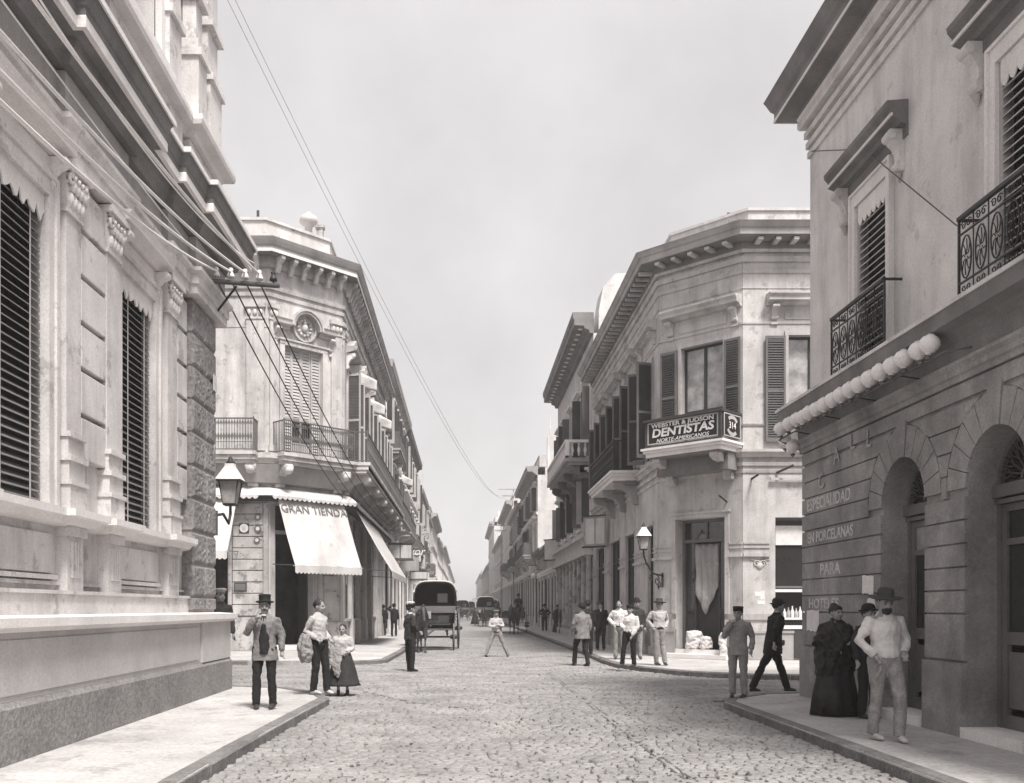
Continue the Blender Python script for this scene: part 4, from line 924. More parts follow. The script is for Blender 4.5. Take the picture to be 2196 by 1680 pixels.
# street side balcony with iron railing
def iron_rail(fr, a, b, p, z0, z1, parent, m='iron', step=.13, name='railing', ends=True, ornate=True):
    mb = MB(); mb.box(fr, a, b, z1-.04, z1, p-.03, p+.02); mb.box(fr, a, b, z0+.05, z0+.08, p-.02, p+.01); mb.box(fr, a, b, z0+.30, z0+.32, p-.015, p+.005); mb.box(fr, a, b, z1-.22, z1-.2, p-.015, p+.005)
    for s in ((a, b) if ends else ()): mb.box(fr, s-.02, s+.02, z0, z1+.04, p-.02, p+.02); mb.box(fr, s-.015, s+.015, z1-.04, z1, 0, p); mb.box(fr, s-.01, s+.01, z0+.05, z0+.08, 0, p)
    o = obj(name, mb, M[m], parent); mb = MB(); n = max(2, int((b-a)/step))
    for k in range(1, n):
        x = a+(b-a)*k/n; mb.box(fr, x-.009, x+.009, z0+.05, z1-.03, p-.012, p+.006)
        if ornate: mb.prism(fr, [(x, z0+.34), (x+.045, z0+.5), (x, z0+.66), (x-.045, z0+.5)], p-.012, p+.004); mb.prism(fr, [(x-.05, z1-.18), (x+.05, z1-.18), (x, z1-.06)], p-.010, p+.004)
    if ends:
        for s in (a, b):
            for k in range(1, int(p/step)): mb.box(fr, s-.008, s+.008, z0+.05, z1-.03, p*k/int(p/step)-.008, p*k/int(p/step)+.008)
    obj('balusters', mb, M[m], o, kind='stuff'); return o
balcony_slab(fs, 3.0, 8.6, .95, 5.9, 6.22, R2); iron_rail(fs, 3.05, 8.55, .88, 6.22, 7.25, R2)
for s in (3.4, 5.8, 8.2):
    mb = MB(); console(mb, fs, s, .26, 5.1, 5.9, .85); obj('console', mb, M['cornice_mid'], R2)
mb = MB(); mb.box(fs, 3.1, 8.5, 5.76, 5.89, 0, .45); obj('balcony_underside', mb, M['cornice_dark'], R2)  # coloured dark to carry the shade under the balcony

# ================================================================== far left corner shop building
QX, QY, QC = -4.45, 34.2, 2.245
L2 = thing('corner_shop_building', 'tall pale stucco corner building with medallion window, iron balconies and shop awnings', 'building', (QX, QY, .15))
gs_ = F(QX, QY, 0, 1, 1, 0); gc = F(QX-QC, QY-QC, 1, 1, 1, -1); gf = F(QX-QC, QY-QC, -1, 0, 0, -1)
KC = QC*math.sqrt(2); KS = 18.0; KF = 9.0
kp = [(QX-QC-KF, QY-QC), (QX-QC, QY-QC), (QX, QY), (QX, QY+KS)]
def kc(mb, prof): return mb.sweep(prof, kp, 1)
w_door = (.44*1.414, 1.586*1.414, 6.95, 10.75); k_door = (.08, 1.43*1.414, .3, 5.2)
s_w = [1.9, 5.6, 9.3, 13.0, 16.2]; s_g = [(.55, 1.9), (2.6, 4.2), (5.0, 6.8), (7.6, 9.4), (10.2, 12.0), (12.8, 14.6), (15.4, 17.2)]
mb = MB()
wall(mb, gs_, 0, KS, .15, 13.3, [(c-.62, c+.62, 6.95, 10.6) for c in s_w]+[(a, b, .3, 5.2) for a, b in s_g], -.45, 0)
wall(mb, gc, 0, KC, .15, 13.3, [w_door, k_door], -.45, 0)
wall(mb, gf, 0, KF, .15, 13.3, [(1.4, 3.8, .3, 5.2), (4.2, 5.6, 6.95, 10.6)], -.45, 0)
obj('wall', mb, M['plaster_l2'], L2)
mb = MB(); s = 1.6; mb.slab([(QX-QC-KF, QY-QC+s), (QX-QC-s*.41, QY-QC+s), (QX-s, QY+s*.41), (QX-s, QY+KS), (QX-QC-KF, QY+KS)], .15, 13.4); obj('interior', mb, M['room'], L2)
mb = MB(); mb.slab([(QX-QC-KF, QY-QC+.44), (QX-QC, QY-QC+.44), (QX-.44, QY), (QX-.44, QY+KS), (QX-QC-KF, QY+KS)], 5.6, 6.3); mb.slab([(QX-QC-KF, QY-QC+.44), (QX-QC-.2, QY-QC+.44), (QX-.44, QY+.2), (QX-.44, QY+KS), (QX-QC-KF, QY+KS)], 10.9, 11.2); obj('upper_floor', mb, M['interior'], L2)
mb = MB(); kc(mb, [(-.1, 12.30), (.05, 12.30), (.07, 12.42), (-.1, 12.44)]); kc(mb, [(-.1, 12.52), (.09, 12.54), (.12, 12.66), (-.1, 12.68)]); kc(mb, [(-.1, 11.2), (.0, 11.2), (.02, 11.24), (-.1, 11.26)]); obj('moulding', mb, M['plaster_l2'], L2)
mb = MB(); kc(mb, [(-.3, 13.25), (.10, 13.28), (.16, 13.40), (.16, 13.62), (.55, 13.66), (.55, 13.84), (.60, 13.88), (.66, 14.0), (.70, 14.1), (-.3, 14.14)]); obj('cornice', mb, M['cornice_mid'], L2)
mb = MB(); kc(mb, [(.545, 13.64), (.565, 13.64), (.565, 13.74), (.545, 13.74)]); obj('fascia', mb, M['trim'], L2)
mb = MB(); kc(mb, [(.158, 13.615), (.52, 13.635), (.52, 13.655), (.158, 13.65)]); obj('soffit', mb, M['cornice_dark'], L2)  # dark sheet stands in for shade under the overhang
dm = MB(); dm.side(W0, [(.0, -.50), (.10, -.50), (.16, -.36), (.20, -.22), (.36, -.16), (.42, -.10), (.42, 0), (0, 0)], -.075, .075); lm = dm.mesh('bracket')
for fr, a, b in ((gs_, .1, KS), (gc, .0, KC), (gf, .1, KF)): modillions(fr, a, b, 13.62, .10, lm, M['plaster_l2'], L2, .52, 'bracket')
mb = MB(); s = .5; mb.slab([(QX-QC-KF, QY-QC+s), (QX-QC-.2, QY-QC+s), (QX-s, QY+.2), (QX-s, QY+5.0), (QX-QC-KF, QY+5.0)], 14.1, 15.1)
mb.slab([(QX-QC-KF, QY-QC+s-.06), (QX-QC-.17, QY-QC+s-.06), (QX-s+.06, QY+.17), (QX-s+.06, QY+5.0), (QX-QC-KF, QY+5.0)], 15.1, 15.2); obj('parapet', mb, M['stucco_b'], L2)
mb = MB(); mb.lathe([(.14, 0), (.14, .25), (.2, .3), (.34, .42), (.30, .62), (.12, .72), (.05, .8)], (QX-1.2, QY-.3, 15.2), 12); obj('finial', mb, M['stucco_b'], L2)
mb = MB(); mb.box(W0, -5.7, -5.45, 14.1, 16.3, 36.0, 36.25); mb.box(W0, -5.75, -5.4, 16.3, 16.4, 35.95, 36.3); obj('chimney', mb, M['stucco_a'], L2)
mb = MB(); mb.tube([(-7.2, 32.6, 15.1), (-7.2, 32.6, 15.5)], .05, 6); obj('roof_vent', mb, M['iron'], L2)
# flat pilaster strips
for fr, a, b in ((gf, .15, .75), (gc, .02, .30), (gc, KC-.55, KC-.08), (gs_, .05, .55), (gs_, 3.4, 4.0), (gs_, 7.1, 7.7), (gs_, 10.8, 11.4), (gs_, 14.4, 14.9), (gf, 2.6, 3.4)):
    mb = MB(); mb.box(fr, a, b, 7.2, 11.9, 0, .07); mb.box(fr, a-.04, b+.04, 7.0, 7.2, 0, .10); mb.box(fr, a-.03, b+.03, 11.5, 11.56, 0, .10); mb.box(fr, a-.06, b+.06, 11.9, 12.05, 0, .14)
    for k in range(3): mb.ball(fr.p(a+(b-a)*(k+.5)/3, 11.72, .09), (.08, .05, .12), 7, 5)
    obj('pilaster', mb, M['plaster_l2'], L2)
# medallion window on the chamfer
a, b, z0, z1 = w_door; c = (a+b)/2
mb = MB(); mb.box(gc, a-.2, a, 6.95, 10.8, 0, .07); mb.box(gc, b, b+.2, 6.95, 10.8, 0, .07); mb.box(gc, a-.2, b+.2, z1, z1+.16, 0, .07); mb.box(gc, a-.26, b+.26, z1+.16, z1+.22, 0, .11)
wo = obj('medallion_window', mb, M['plaster_l2'], L2)
mb = MB(); P = lambda a, b: [gc.p(a, 0)[:2], gc.p(b, 0)[:2]]; pf = [(0, 11.28), (.08, 11.30), (.10, 11.38), (.28, 11.42), (.30, 11.52), (.34, 11.58), (0, 11.60)]
mb.sweep(pf, P(a-.5, c-.62), 1); mb.sweep(pf, P(c+.62, b+.5), 1)
for r0, r1, w1 in ((.52, .60, .30), (.60, .68, .34)):
    n = 20
    for k in range(n):
        t0, t1 = math.pi*k/n, math.pi*(k+1)/n; q = [(c+r*math.cos(t), 11.42+r*math.sin(t)) for r, t in ((r0, t0), (r1, t0), (r1, t1), (r0, t1))]; mb.prism(gc, q, 0, w1)
obj('hood', mb, M['plaster_l2'], wo)
mb = MB(); n = 24
for r0, r1, w1 in ((.44, .50, .12), (0.001, .44, .03)):
    for k in range(n):
        t0, t1 = 2*math.pi*k/n, 2*math.pi*(k+1)/n; mb.prism(gc, [(c+r*math.cos(t), 11.48+r*math.sin(t)) for r, t in ((r0, t0), (r1, t0), (r1, t1), (r0, t1))], 0, w1)
for k in range(12):
    t = 2*math.pi*k/12; mb.ball(gc.p(c+.27*math.cos(t), 11.48+.27*math.sin(t), .07), (.07, .05, .06), 7, 5)
mb.ball(gc.p(c, 11.48, .08), (.13, .08, .15), 9, 6); mb.ball(gc.p(c, 11.66, .09), (.07, .06, .08), 8, 5)
obj('medallion', mb, M['plaster_l2'], wo)
for s in (a-.34, b+.34):
    mb = MB(); console(mb, gc, s, .16, 10.85, 11.3, .24); mb.ball(gc.p(s, 10.72, .05), (.06, .04, .07), 7, 5); obj('console', mb, M['plaster_l2'], wo)
wd4 = (b-a)/4
for k in range(4):
    shutter(gc, a+wd4*k+.004, a+wd4*(k+1)-.004, 8.2 if k in (1, 2) else z0, z1, -.15-.03*(k in (1, 2)), wo, M['shutter_lt'], pitch=.11, rails=(.35,) if k in (0, 3) else (.02,))
mb = MB(); mb.box(gc, a+wd4, b-wd4, z0, 8.2, -.34, -.33); obj('pane', mb, M['glass'], wo)
mb = MB(); mb.box(gc, c-.03, c+.03, z0, 8.2, -.2, -.14); mb.box(gc, a+wd4, b-wd4, z0, z0+.5, -.2, -.17); obj('door_frame', mb, M['wood_pale'], wo)
for cc in s_w:
    wo = window(gs_, cc-.62, cc+.62, 6.95, 10.6, L2, depth=.08, frame_m='wood_mid', glass='glass', mull=1, trans=(.7,))
    mb = MB(); mb.box(gs_, cc-.78, cc-.62, 6.95, 10.75, 0, .07); mb.box(gs_, cc+.62, cc+.78, 6.95, 10.75, 0, .07); mb.box(gs_, cc-.78, cc+.78, 10.75, 10.9, 0, .07)
    mb.sweep([(0, 11.2), (.12, 11.24), (.42, 11.32), (.46, 11.44), (0, 11.48)], [gs_.p(cc-1.05, 0)[:2], gs_.p(cc+1.05, 0)[:2]], 1)
    mb.prism(gs_, [(cc-1.0, 11.48), (cc+1.0, 11.48), (cc, 11.95)], 0, .30); obj('hood', mb, M['plaster_l2'], wo)
    for s in (cc-.9, cc+.9): mb = MB(); console(mb, gs_, s, .18, 10.6, 11.22, .36); obj('console', mb, M['trim'], wo)
    for s, ang in ((cc-.62, 1), (cc+.62, -1)):
        fo = F(*gs_.p(s, 0)[:2], .95, -.3*ang, .3*ang, .95); shutter(fo, .02, .56, 6.98, 10.5, -.02, wo, M['shutter_lt'], M['wood_mid'], pitch=.12)
# balconies: a stepped slab round the corner, a longer one along the street
z0, z1 = 6.5, 6.88
mb = MB(); wb = [(QX-QC-KF, QY-QC-.35), (QX-QC-1.9, QY-QC-.35), (QX-QC-1.3, QY-QC-.05), (QX-QC-.3, QY-QC-.05)]
# frontal ledge
mb.sweep([(-.1, z0), (.30, z0+.03), (.36, z0+.14), (.42, z0+.2), (.42, z1), (-.1, z1+.02)], kp[:2]+[(QX-QC+.3, QY-QC+.3)], 1)
obj('ledge', mb, M['plaster_l2'], L2)
def prof_slab(mb, fr, a, b, p, z0, z1):
    h = z1-z0
    for e, za, zb in ((-.10, z0, z0+h*.3), (-.02, z0+h*.3, z0+h*.7), (.05, z0+h*.7, z1)): mb.box(fr, a-e*.5, b+e*.5, za, zb, 0, p+e)
mb = MB(); prof_slab(mb, gc, .10, KC-.0, .78, z0, z1); obj('balcony_slab', mb, M['plaster_l2'], L2)
iron_rail(gc, .14, KC-.05, .74, z1, 8.0, L2, 'iron_grey', .085)
mb = MB(); prof_slab(mb, gf, .30, 6.2, .72, z0, z1); obj('balcony_slab', mb, M['plaster_l2'], L2); iron_rail(gf, .36, 6.1, .68, z1, 8.0, L2, 'iron_grey', .09)
mb = MB(); prof_slab(mb, gs_, -.5, KS+.8, 1.02, z0, z1); mb.box(gs_, -.4, KS+.7, z1-.3, z1-.05, .2, 1.0); obj('balcony_slab', mb, M['plaster_l2'], L2)
iron_rail(gs_, -.45, KS+.7, .96, z1, 8.0, L2, 'iron_grey', .14)
mb = MB(); kc(mb, [(0, 5.85), (.25, 5.9), (.35, 6.2), (.45, 6.49), (0, 6.49)]); obj('coved_underside', mb, M['cornice_mid'], L2)
for fr, ps, p in ((gc, (.35, KC-.35), .75), (gf, (.5, 2.0, 4.0), .6), (gs_, (.2, 3.7, 7.4, 11.1, 14.7, 17.8), .95)):
    for s in ps: mb = MB(); console(mb, fr, s, .30, 5.72, 6.5, p); mb.ball(fr.p(s, 6.3, p-.08), (.17, .17, .15), 8, 6); obj('console', mb, M['plaster_l2'], L2)
# pent roof of sheet metal with a scalloped fringe over the shop front
mb = MB(); kc(mb, [(0, 5.72), (.08, 5.74), (.30, 5.66), (.50, 5.50), (.56, 5.42), (.54, 5.40), (.46, 5.44), (0, 5.5)]); pent = obj('pent_roof', mb, M['stucco_b'], L2)
def fringe(mb, fr, a, b, w, z, d=.10, pitch=.16, t=.01):
    n = max(1, round((b-a)/pitch)); s = (b-a)/n
    for k in range(n):
        x = a+s*k; mb.prism(fr, [(x, z), (x+s, z), (x+s, z-d*.45), (x+s*.75, z-d*.85), (x+s*.5, z-d), (x+s*.25, z-d*.85), (x, z-d*.45)], w-t, w)
mb = MB(); fringe(mb, gc, -.2, KC+.22, .56, 5.42, .13, .2); fringe(mb, gs_, .23, KS, .56, 5.42, .13, .2); fringe(mb, gf, .23, KF, .56, 5.42, .13, .2); obj('fringe', mb, M['stucco_b'], pent, kind='stuff')
mb = MB(); kc(mb, [(0, 5.28), (.38, 5.28), (.40, 5.40), (0, 5.42)]); obj('awning_box', mb, M['wood_dark'], L2)
# ground floor piers
def board_pier(fr, a, b, z0, z1, n, m='stucco_b', w=.0, parent=None):
    h = (z1-z0)/n
    for k in range(n):
        mb = MB(); mb.bevbox(fr, a, b, z0+h*k+.028, z0+h*(k+1), w-.02, w+.05, .012); obj('panel', mb, M[m], parent)
mb = MB(); mb.box(gf, -.02, 1.34, .15, .95, 0, .16); mb.box(gf, -.02, 1.34, .95, 1.3, 0, .10); mb.box(gf, .0, .16, 1.3, 5.2, 0, .10); mb.box(gf, 1.24, 1.36, 1.3, 5.2, 0, .10); obj('pier', mb, M['stucco_a'], L2)
board_pier(gf, .18, 1.22, 1.32, 5.2, 10, 'stucco_a', .03, L2)
for i, (u, z, r, kd, lb) in enumerate([(.35, 4.72, .11, 0, 'topmost round advertising plaque on the banded pier'), (.35, 4.32, .12, 0, 'round plaque beside the square framed one on the banded pier'), (.82, 4.34, .15, 1, 'square framed plaque with a white disc on the banded pier'),
        (.38, 3.93, .11, 0, 'lowest round plaque on the banded pier'), (.95, 2.33, .17, 2, 'dark rectangular plate low on the banded pier behind the top hatted man')]):
    t = thing('plaque', lb, 'plaque', gf.p(u, z, .08), 'plaques on the banded pier')
    mb = MB()
    if kd == 2: mb.box(gf, u-.22, u+.22, z-.15, z+.15, .08, .10); obj('plate', mb, M['wood_dark'], t); mb = MB(); mb.box(gf, u-.18, u+.18, z-.11, z+.11, .10, .104); obj('field', mb, M['wood_mid'], t)
    else:
        if kd: mb.box(gf, u-.17, u+.17, z-.17, z+.17, .08, .095); obj('backboard', mb, M['wood_dark'], t); mb = MB()
        P = [(u+r*math.cos(q), z+r*math.sin(q)) for q in [k*math.pi/9 for k in range(18)]]; mb.prism(gf, P, .095 if kd else .08, .11); obj('disc', mb, M['paper' if kd else 'wood_mid'], t)
        mb = MB(); P = [(u+r*.55*math.cos(q), z+r*.55*math.sin(q)) for q in [k*math.pi/7 for k in range(14)]]; mb.prism(gf, P, .11, .118); obj('centre', mb, M['stucco_b'], t)
mb = MB(); mb.box(gc, k_door[1], KC, .15, 1.1, 0, .12); mb.box(gc, k_door[1], KC, 1.1, 5.2, 0, .03); mb.box(gs_, 0, .55, .15, 1.1, 0, .12); obj('pier', mb, M['stucco_a'], L2)
for k in range(6): mb = MB(); mb.box(gc, k_door[1]+.28, KC-.30, 1.75+.56*k, 2.20+.56*k, .03, .055); obj('panel', mb, M['wood_pale'], L2)
for s in (k_door[1]+.05, KC-.16): mb = MB(); mb.box(gc, s, s+.11, 1.1, 5.2, .03, .09); obj('pilaster_strip', mb, M['wood_pale'], L2)
a, b = k_door[0], k_door[1]
mb = MB(); mb.box(gc, a, a+.22, .3, 5.2, -.4, -.05); mb.box(gc, a+.22, a+.30, .3, 5.2, -.42, -.2); mb.box(gc, b-.10, b, .3, 5.2, -.42, -.1); mb.box(gc, a+.3, b-.1, 4.2, 4.32, -.4, -.25); do = obj('shop_door', mb, M['wood_pale'], L2)
mb = MB(); mb.box(gc, b-.14, b-.10, .3, 4.2, -.95, -.45); obj('door_leaf', mb, M['wood_dark'], do)
mb = MB(); mb.box(gc, a-.1, b+.1, .149, .32, -.45, .25); obj('doorstep', mb, M['trim'], do)
def goods(fr, a, b, z0, z1, w, parent, seed):      # stock hanging inside a shop window
    rg = random.Random(seed); mb = MB()
    for k in range(7):
        x = rg.uniform(a, b-.2); z = rg.uniform(z0, z1-.5); mb.box(fr, x, x+rg.uniform(.12, .3), z, z+rg.uniform(.2, .6), w-.04, w-rg.random()*.02)
    obj('goods', mb, M[['stucco_c', 'wood_pale', 'wood_mid'][seed % 3]], parent)
for i, (a, b) in enumerate(s_g):
    if i % 3 == 2 or i == 3:
        mb = MB(); mb.box(gs_, a, a+.1, .3, 5.2, -.4, -.1); mb.box(gs_, b-.1, b, .3, 5.2, -.4, -.1); do = obj('shop_door', mb, M['wood_mid'], L2)
        mb = MB(); mb.box(gs_, a+.1, a+.5, .3, 4.0, -.9, -.85); obj('door_leaf', mb, M['wood_dark'], do)
    else:
        do = window(gs_, a, b, 1.15, 5.2, L2, depth=.05, frame_m='wood_mid', glass='shop_glass', mull=1, trans=(.8,), name='shop_window')
        mb = MB(); mb.box(gs_, a, b, .15, 1.12, -.2, .02); mb.box(gs_, a+.1, a+(b-a)/2-.05, .35, 1.0, .02, .04); mb.box(gs_, a+(b-a)/2+.05, b-.1, .35, 1.0, .02, .04); obj('stall_riser', mb, M['stucco_c'], do)
        mb = MB(); mb.box(gs_, a-.05, b+.05, 1.12, 1.2, -.1, .10); obj('sill', mb, M['wood_pale'], do)
        goods(gs_, a+.1, b-.1, 1.3, 4.2, -.035, do, i)
for i in range(len(s_g)-1):
    a, b = s_g[i][1], s_g[i+1][0]; mb = MB(); mb.box(gs_, a+.04, b-.04, .15, 1.15, 0, .14); mb.box(gs_, a+.08, a+.26, 1.15, 5.2, 0, .10); mb.box(gs_, b-.26, b-.08, 1.15, 5.2, 0, .10); obj('pilaster', mb, M['wood_pale' if i % 2 else 'stucco_b'], L2)
# awnings
def awning(fr, a, b, ztop, zbot, p, label, txt=None, flare=0, th=.012, w0=.38):
    t = thing('awning', label, 'awning', fr.p((a+b)/2, ztop, w0), 'canvas awnings of the corner shop')
    nu, nv = 16, 10; vs = []
    for j in range(nv+1):
        v = j/nv
        for i in range(nu+1):
            u = a+(b-a)*i/nu; sag = -.05*math.sin(v*math.pi)*(1+.4*math.sin(u*3)); rip = .014*math.sin(u*9+v*3)+.02*math.sin(u*3.1-v*5)*v+.012*noise.noise(Vector((u*2, v*4, a)))*2
            vs.append((u, ztop+(zbot-ztop)*v+sag+rip, w0+(p-w0)*v))
    m_ = MB(); V = [fr.p(*q) for q in vs]; V2 = [fr.p(u, z-th, w) for u, z, w in vs]; n = len(V)
    fs_ = [(j*(nu+1)+i, j*(nu+1)+i+1, (j+1)*(nu+1)+i+1, (j+1)*(nu+1)+i) for j in range(nv) for i in range(nu)]
    m_.add(V+V2, fs_+[tuple(n+x for x in q) for q in fs_]+[(j*(nu+1), (j+1)*(nu+1), n+(j+1)*(nu+1), n+j*(nu+1)) for j in range(nv)]+[(j*(nu+1)+nu, (j+1)*(nu+1)+nu, n+(j+1)*(nu+1)+nu, n+j*(nu+1)+nu) for j in range(nv)], True)
    obj('canvas', m_, M['canvas'], t)
    m_ = MB(); m_.box(fr, a, b, zbot-.16, zbot+.005, p-.008, p+.006); fringe(m_, fr, a, b, p+.006, zbot-.16, .10, .16); obj('valance', m_, M['canvas'], t)
    for s in (a+.03, b-.03):
        m_ = MB(); m_.tube([fr.p(s, zbot+.02, p-.03), fr.p(s, zbot+.10, .02)], .016, 6); obj('arm', m_, M['iron_grey'], t)
    m_ = MB(); m_.tube([fr.p(a-.06, zbot, p-.02), fr.p(b+.06, zbot, p-.02)], .02, 6); obj('front_bar', m_, M['wood_pale'], t)
    if txt:
        sl_ = Vector((0, zbot-ztop, p-w0)); L_ = sl_.length; U = Vector((*fr.u, 0)); N = Vector((*fr.n, 0)); D = (Vector((0, 0, 1))*(ztop-zbot)-N*(p-w0)).normalized(); O = U.cross(D).normalized()
        for s_, v, size, sx in txt:
            me = text_mesh(s_, size, .002, 'CENTER', 0, sx); P = Vector(fr.p((a+b)/2, ztop+(zbot-ztop)*v-.05*math.sin(v*math.pi), w0+(p-w0)*v))+O*(.035 if O.z > 0 else -.035)
            X = U; Z = X.cross(D); inst('lettering', me, M['letter_dark'], t, Matrix(((X.x, D.x, Z.x, P.x), (X.y, D.y, Z.y, P.y), (X.z, D.z, Z.z, P.z), (0, 0, 0, 1))))
    return t
awning(gc, .12, 2.95, 5.32, 3.02, 1.41, 'white canvas awning with lettering above the chamfered corner shop door', [('GRAN TIENDA', .13, .44, .96)], w0=.38)
awning(gs_, 1.0, 9.6, 5.32, 3.0, 1.75, 'long white canvas awning over the shop windows along the street side', w0=.38)
awning(gf, 1.0, 4.4, 5.32, 3.45, 1.65, 'white canvas awning over the shop windows on the cross street side', w0=.38)
# ================================================================== the rest of the street
def block(side, X, y0, y1, zt, label, m, rows, pitch, shop=4.2, cor=.5, ch=.7, pair=True, balc=None, back=None, detail=1, par=.8, trim='trim', seed=0, cm='cornice_mid'):
    """terrace house: rows = [(sill z, head z)] of upper windows"""
    rg = random.Random(seed); s = 1 if side == 'L' else -1
    fr = F(X, y0, 0, 1, s, 0); Ln = y1-y0; t = thing('terrace_house', label, 'building', (X, y0, .15))
    n = max(1, round(Ln/pitch)); pc = Ln/n; cs = [pc*(k+.5) for k in range(n)]; ww = min(1.15, pc*.42); sw_ = pc*.76
    mb = MB(); holes = [(c-ww/2, c+ww/2, a, b) for c in cs for a, b in rows]+[(c-sw_/2, c+sw_/2, .4, shop) for c in cs]
    wall(mb, fr, .004, Ln-.004, .15, zt-ch, holes, -.6, 0); mb.box(fr, .004, Ln-.004, .15, zt-.1, back or -9, -.601); obj('wall', mb, m, t)
    pth_ = [fr.p(.006, 0)[:2], fr.p(Ln-.006, 0)[:2]]; S = 1 if s > 0 else -1
    mb = MB(); mb.sweep(prof_cornice(zt-ch, cor, ch), pth_, S); obj('cornice', mb, M[cm], t)
    if par: mb = MB(); mb.box(fr, .01, Ln-.01, zt-.05, zt+par, -.7, -.15); mb.box(fr, .01, Ln-.01, zt+par, zt+par+.08, -.74, -.10); obj('parapet', mb, m, t)
    for k in range(3 if detail else 2):
        x = rg.uniform(1, max(1.5, Ln-2)); h = rg.uniform(.8, 2.6); q = rg.uniform(.4, 1.4); wd_ = rg.uniform(.5, .5 if not k else 3.5); mb = MB(); mb.box(fr, x, x+wd_, zt-.05, zt+par+h, -1.2-q, -.8-q*.2); obj('chimney', mb, M[rg.choice(['stucco_a', 'stucco_b', 'stucco_c'])], t)
    mb = MB(); mb.sweep(prof_band(shop+.25, .22, .35), pth_, S); obj('string_course', mb, M[trim], t)
    for a, b in rows[1:]: mb = MB(); mb.sweep(prof_band(a-.35, .12, .22), pth_, S); obj('string_course', mb, M[trim], t)
    for ri, (a, b) in enumerate(rows):
        for c in cs:
            mb = MB(); u0, u1 = c-ww/2, c+ww/2
            mb.box(fr, u0-.12, u0, a-.1, b+.14, 0, .06); mb.box(fr, u1, u1+.12, a-.1, b+.14, 0, .06); mb.box(fr, u0, u1, b, b+.14, 0, .06)
            if detail: mb.box(fr, u0-.25, u1+.25, b+.34, b+.46, 0, .30); mb.box(fr, u0-.2, u1+.2, b+.26, b+.34, 0, .18)
            mb.box(fr, u0-.15, u1+.15, a-.16, a-.02, 0, .12)
            o = obj('window', mb, M[trim], t)
            mb = MB(); mb.box(fr, u0, u1, a, b, -.12, -.08); obj('pane', mb, M['shop_glass'], o)
            if detail:
                mb = MB(); mb.box(fr, c-.03, c+.03, a, b, -.08, -.05); mb.box(fr, u0, u0+.06, a, b, -.08, -.05); mb.box(fr, u1-.06, u1, a, b, -.08, -.05); mb.box(fr, u0+.06, u1-.06, b-.9, b-.84, -.08, -.055); obj('frame', mb, M['wood_pale' if rg.random() < .5 else 'wood_mid'], o)
            if pair and detail:
                for sgn, x in ((-1, u0), (1, u1)):
                    mb = MB(); q = rg.uniform(.25, .5); x2 = x+sgn*.04; mb.box(fr, min(x2, x2+sgn*.04), max(x2, x2+sgn*.04), a+.03, b-.03, .02, q+.02); obj('shutter', mb, M[rg.choice(['wood_mid', 'shutter_lt', 'wood_pale', 'wood_dark'])], o)
    for c in cs:
        mb = MB(); u0, u1 = c-sw_/2, c+sw_/2; mb.box(fr, u0, u1, .4, shop, -.16, -.12); mb.box(fr, u0, u0+.08, .4, shop, -.12, -.06); mb.box(fr, u1-.08, u1, .4, shop, -.12, -.06); mb.box(fr, u0+.08, u1-.08, shop-.8, shop-.7, -.12, -.07)
        k = rg.random()
        if k < .5: mb.box(fr, u0+.08, u1-.08, .4, 1.1, -.12, -.06)
        obj('shop_front', mb, M['interior'], t)
        mb = MB(); x = c+pc/2-.10
        if x+.3 < Ln: mb.box(fr, x, x+.20, .15, shop+.2, 0, .07); mb.box(fr, x-.04, x+.24, .15, .9, 0, .10); mb.box(fr, x-.04, x+.24, shop, shop+.2, 0, .12); obj('pilaster', mb, M[trim], t)
    if balc:
        for (a, b, z, p) in balc:
            mb = MB(); mb.box(fr, a, b, z-.3, z-.12, 0, p-.1); mb.box(fr, a-.05, b+.05, z-.12, z, 0, p); o = obj('balcony', mb, M[cm], t)
            mb = MB(); n_ = int((b-a)/.18)
            mb.box(fr, a, b, z+.93, z+.99, p-.08, p-.02)
            for k in range(n_+1): mb.box(fr, a+(b-a)*k/n_-.012, a+(b-a)*k/n_+.012, z, z+.93, p-.06, p-.04)
            for e in (a, b): mb.box(fr, e-.02, e+.02, z, z+.99, 0, p-.08)
            obj('railing', mb, M['iron_grey'], o, kind='stuff')
            for k in range(2): mb = MB(); console(mb, fr, a+(b-a)*(.15+.7*k), .25, z-.9, z-.3, p*.8); obj('console', mb, M[trim], o)
    return t, fr, cs
A = 'stucco_a'; Bm = 'stucco_b'; Cm = 'stucco_c'
block('L', -4.45, 52.25, 71, 15.6, 'three storey pale house next beyond the corner shop building, with long balcony', M[Bm], [(6.9, 9.9), (11.2, 13.8)], 3.1, balc=[(1, 9, 6.8, 1.0), (11, 17.5, 6.8, .9), (3, 8, 11.1, .7)], seed=1)
block('L', -4.5, 71, 90, 15.4, 'grey stained house with twin balconies, second beyond the corner shop building', M[A], [(6.5, 9.3), (10.9, 13.4)], 3.2, balc=[(2, 6, 6.4, .9), (9, 17, 6.4, .8)], seed=2, cm='cornice_dark')
block('L', -4.4, 90, 106, 13.2, 'lower pale house on the left with plain parapet, third beyond the corner', M[Bm], [(6.2, 8.8), (9.9, 11.9)], 3.2, balc=[(1, 8, 6.1, .9)], seed=3, par=.5)
block('L', -4.5, 106, 123, 12.6, 'grey narrow windowed house on the left, fourth beyond the corner', M[Cm], [(6.2, 8.6), (9.6, 11.4)], 2.8, balc=[(8, 14, 6.1, .9)], seed=4)
block('L', -4.3, 123, 150, 14.2, 'tall stained house on the left with heavy cornice far down the street', M[A], [(6.4, 9.0), (10.4, 12.6)], 3.4, cor=.8, seed=5, detail=0, pair=False)
block('L', -4.5, 150, 190, 13.0, 'long pale terrace on the left far down the street', M[Bm], [(6.2, 8.6), (9.8, 11.6)], 4.0, cor=.6, seed=6, detail=0, pair=False)
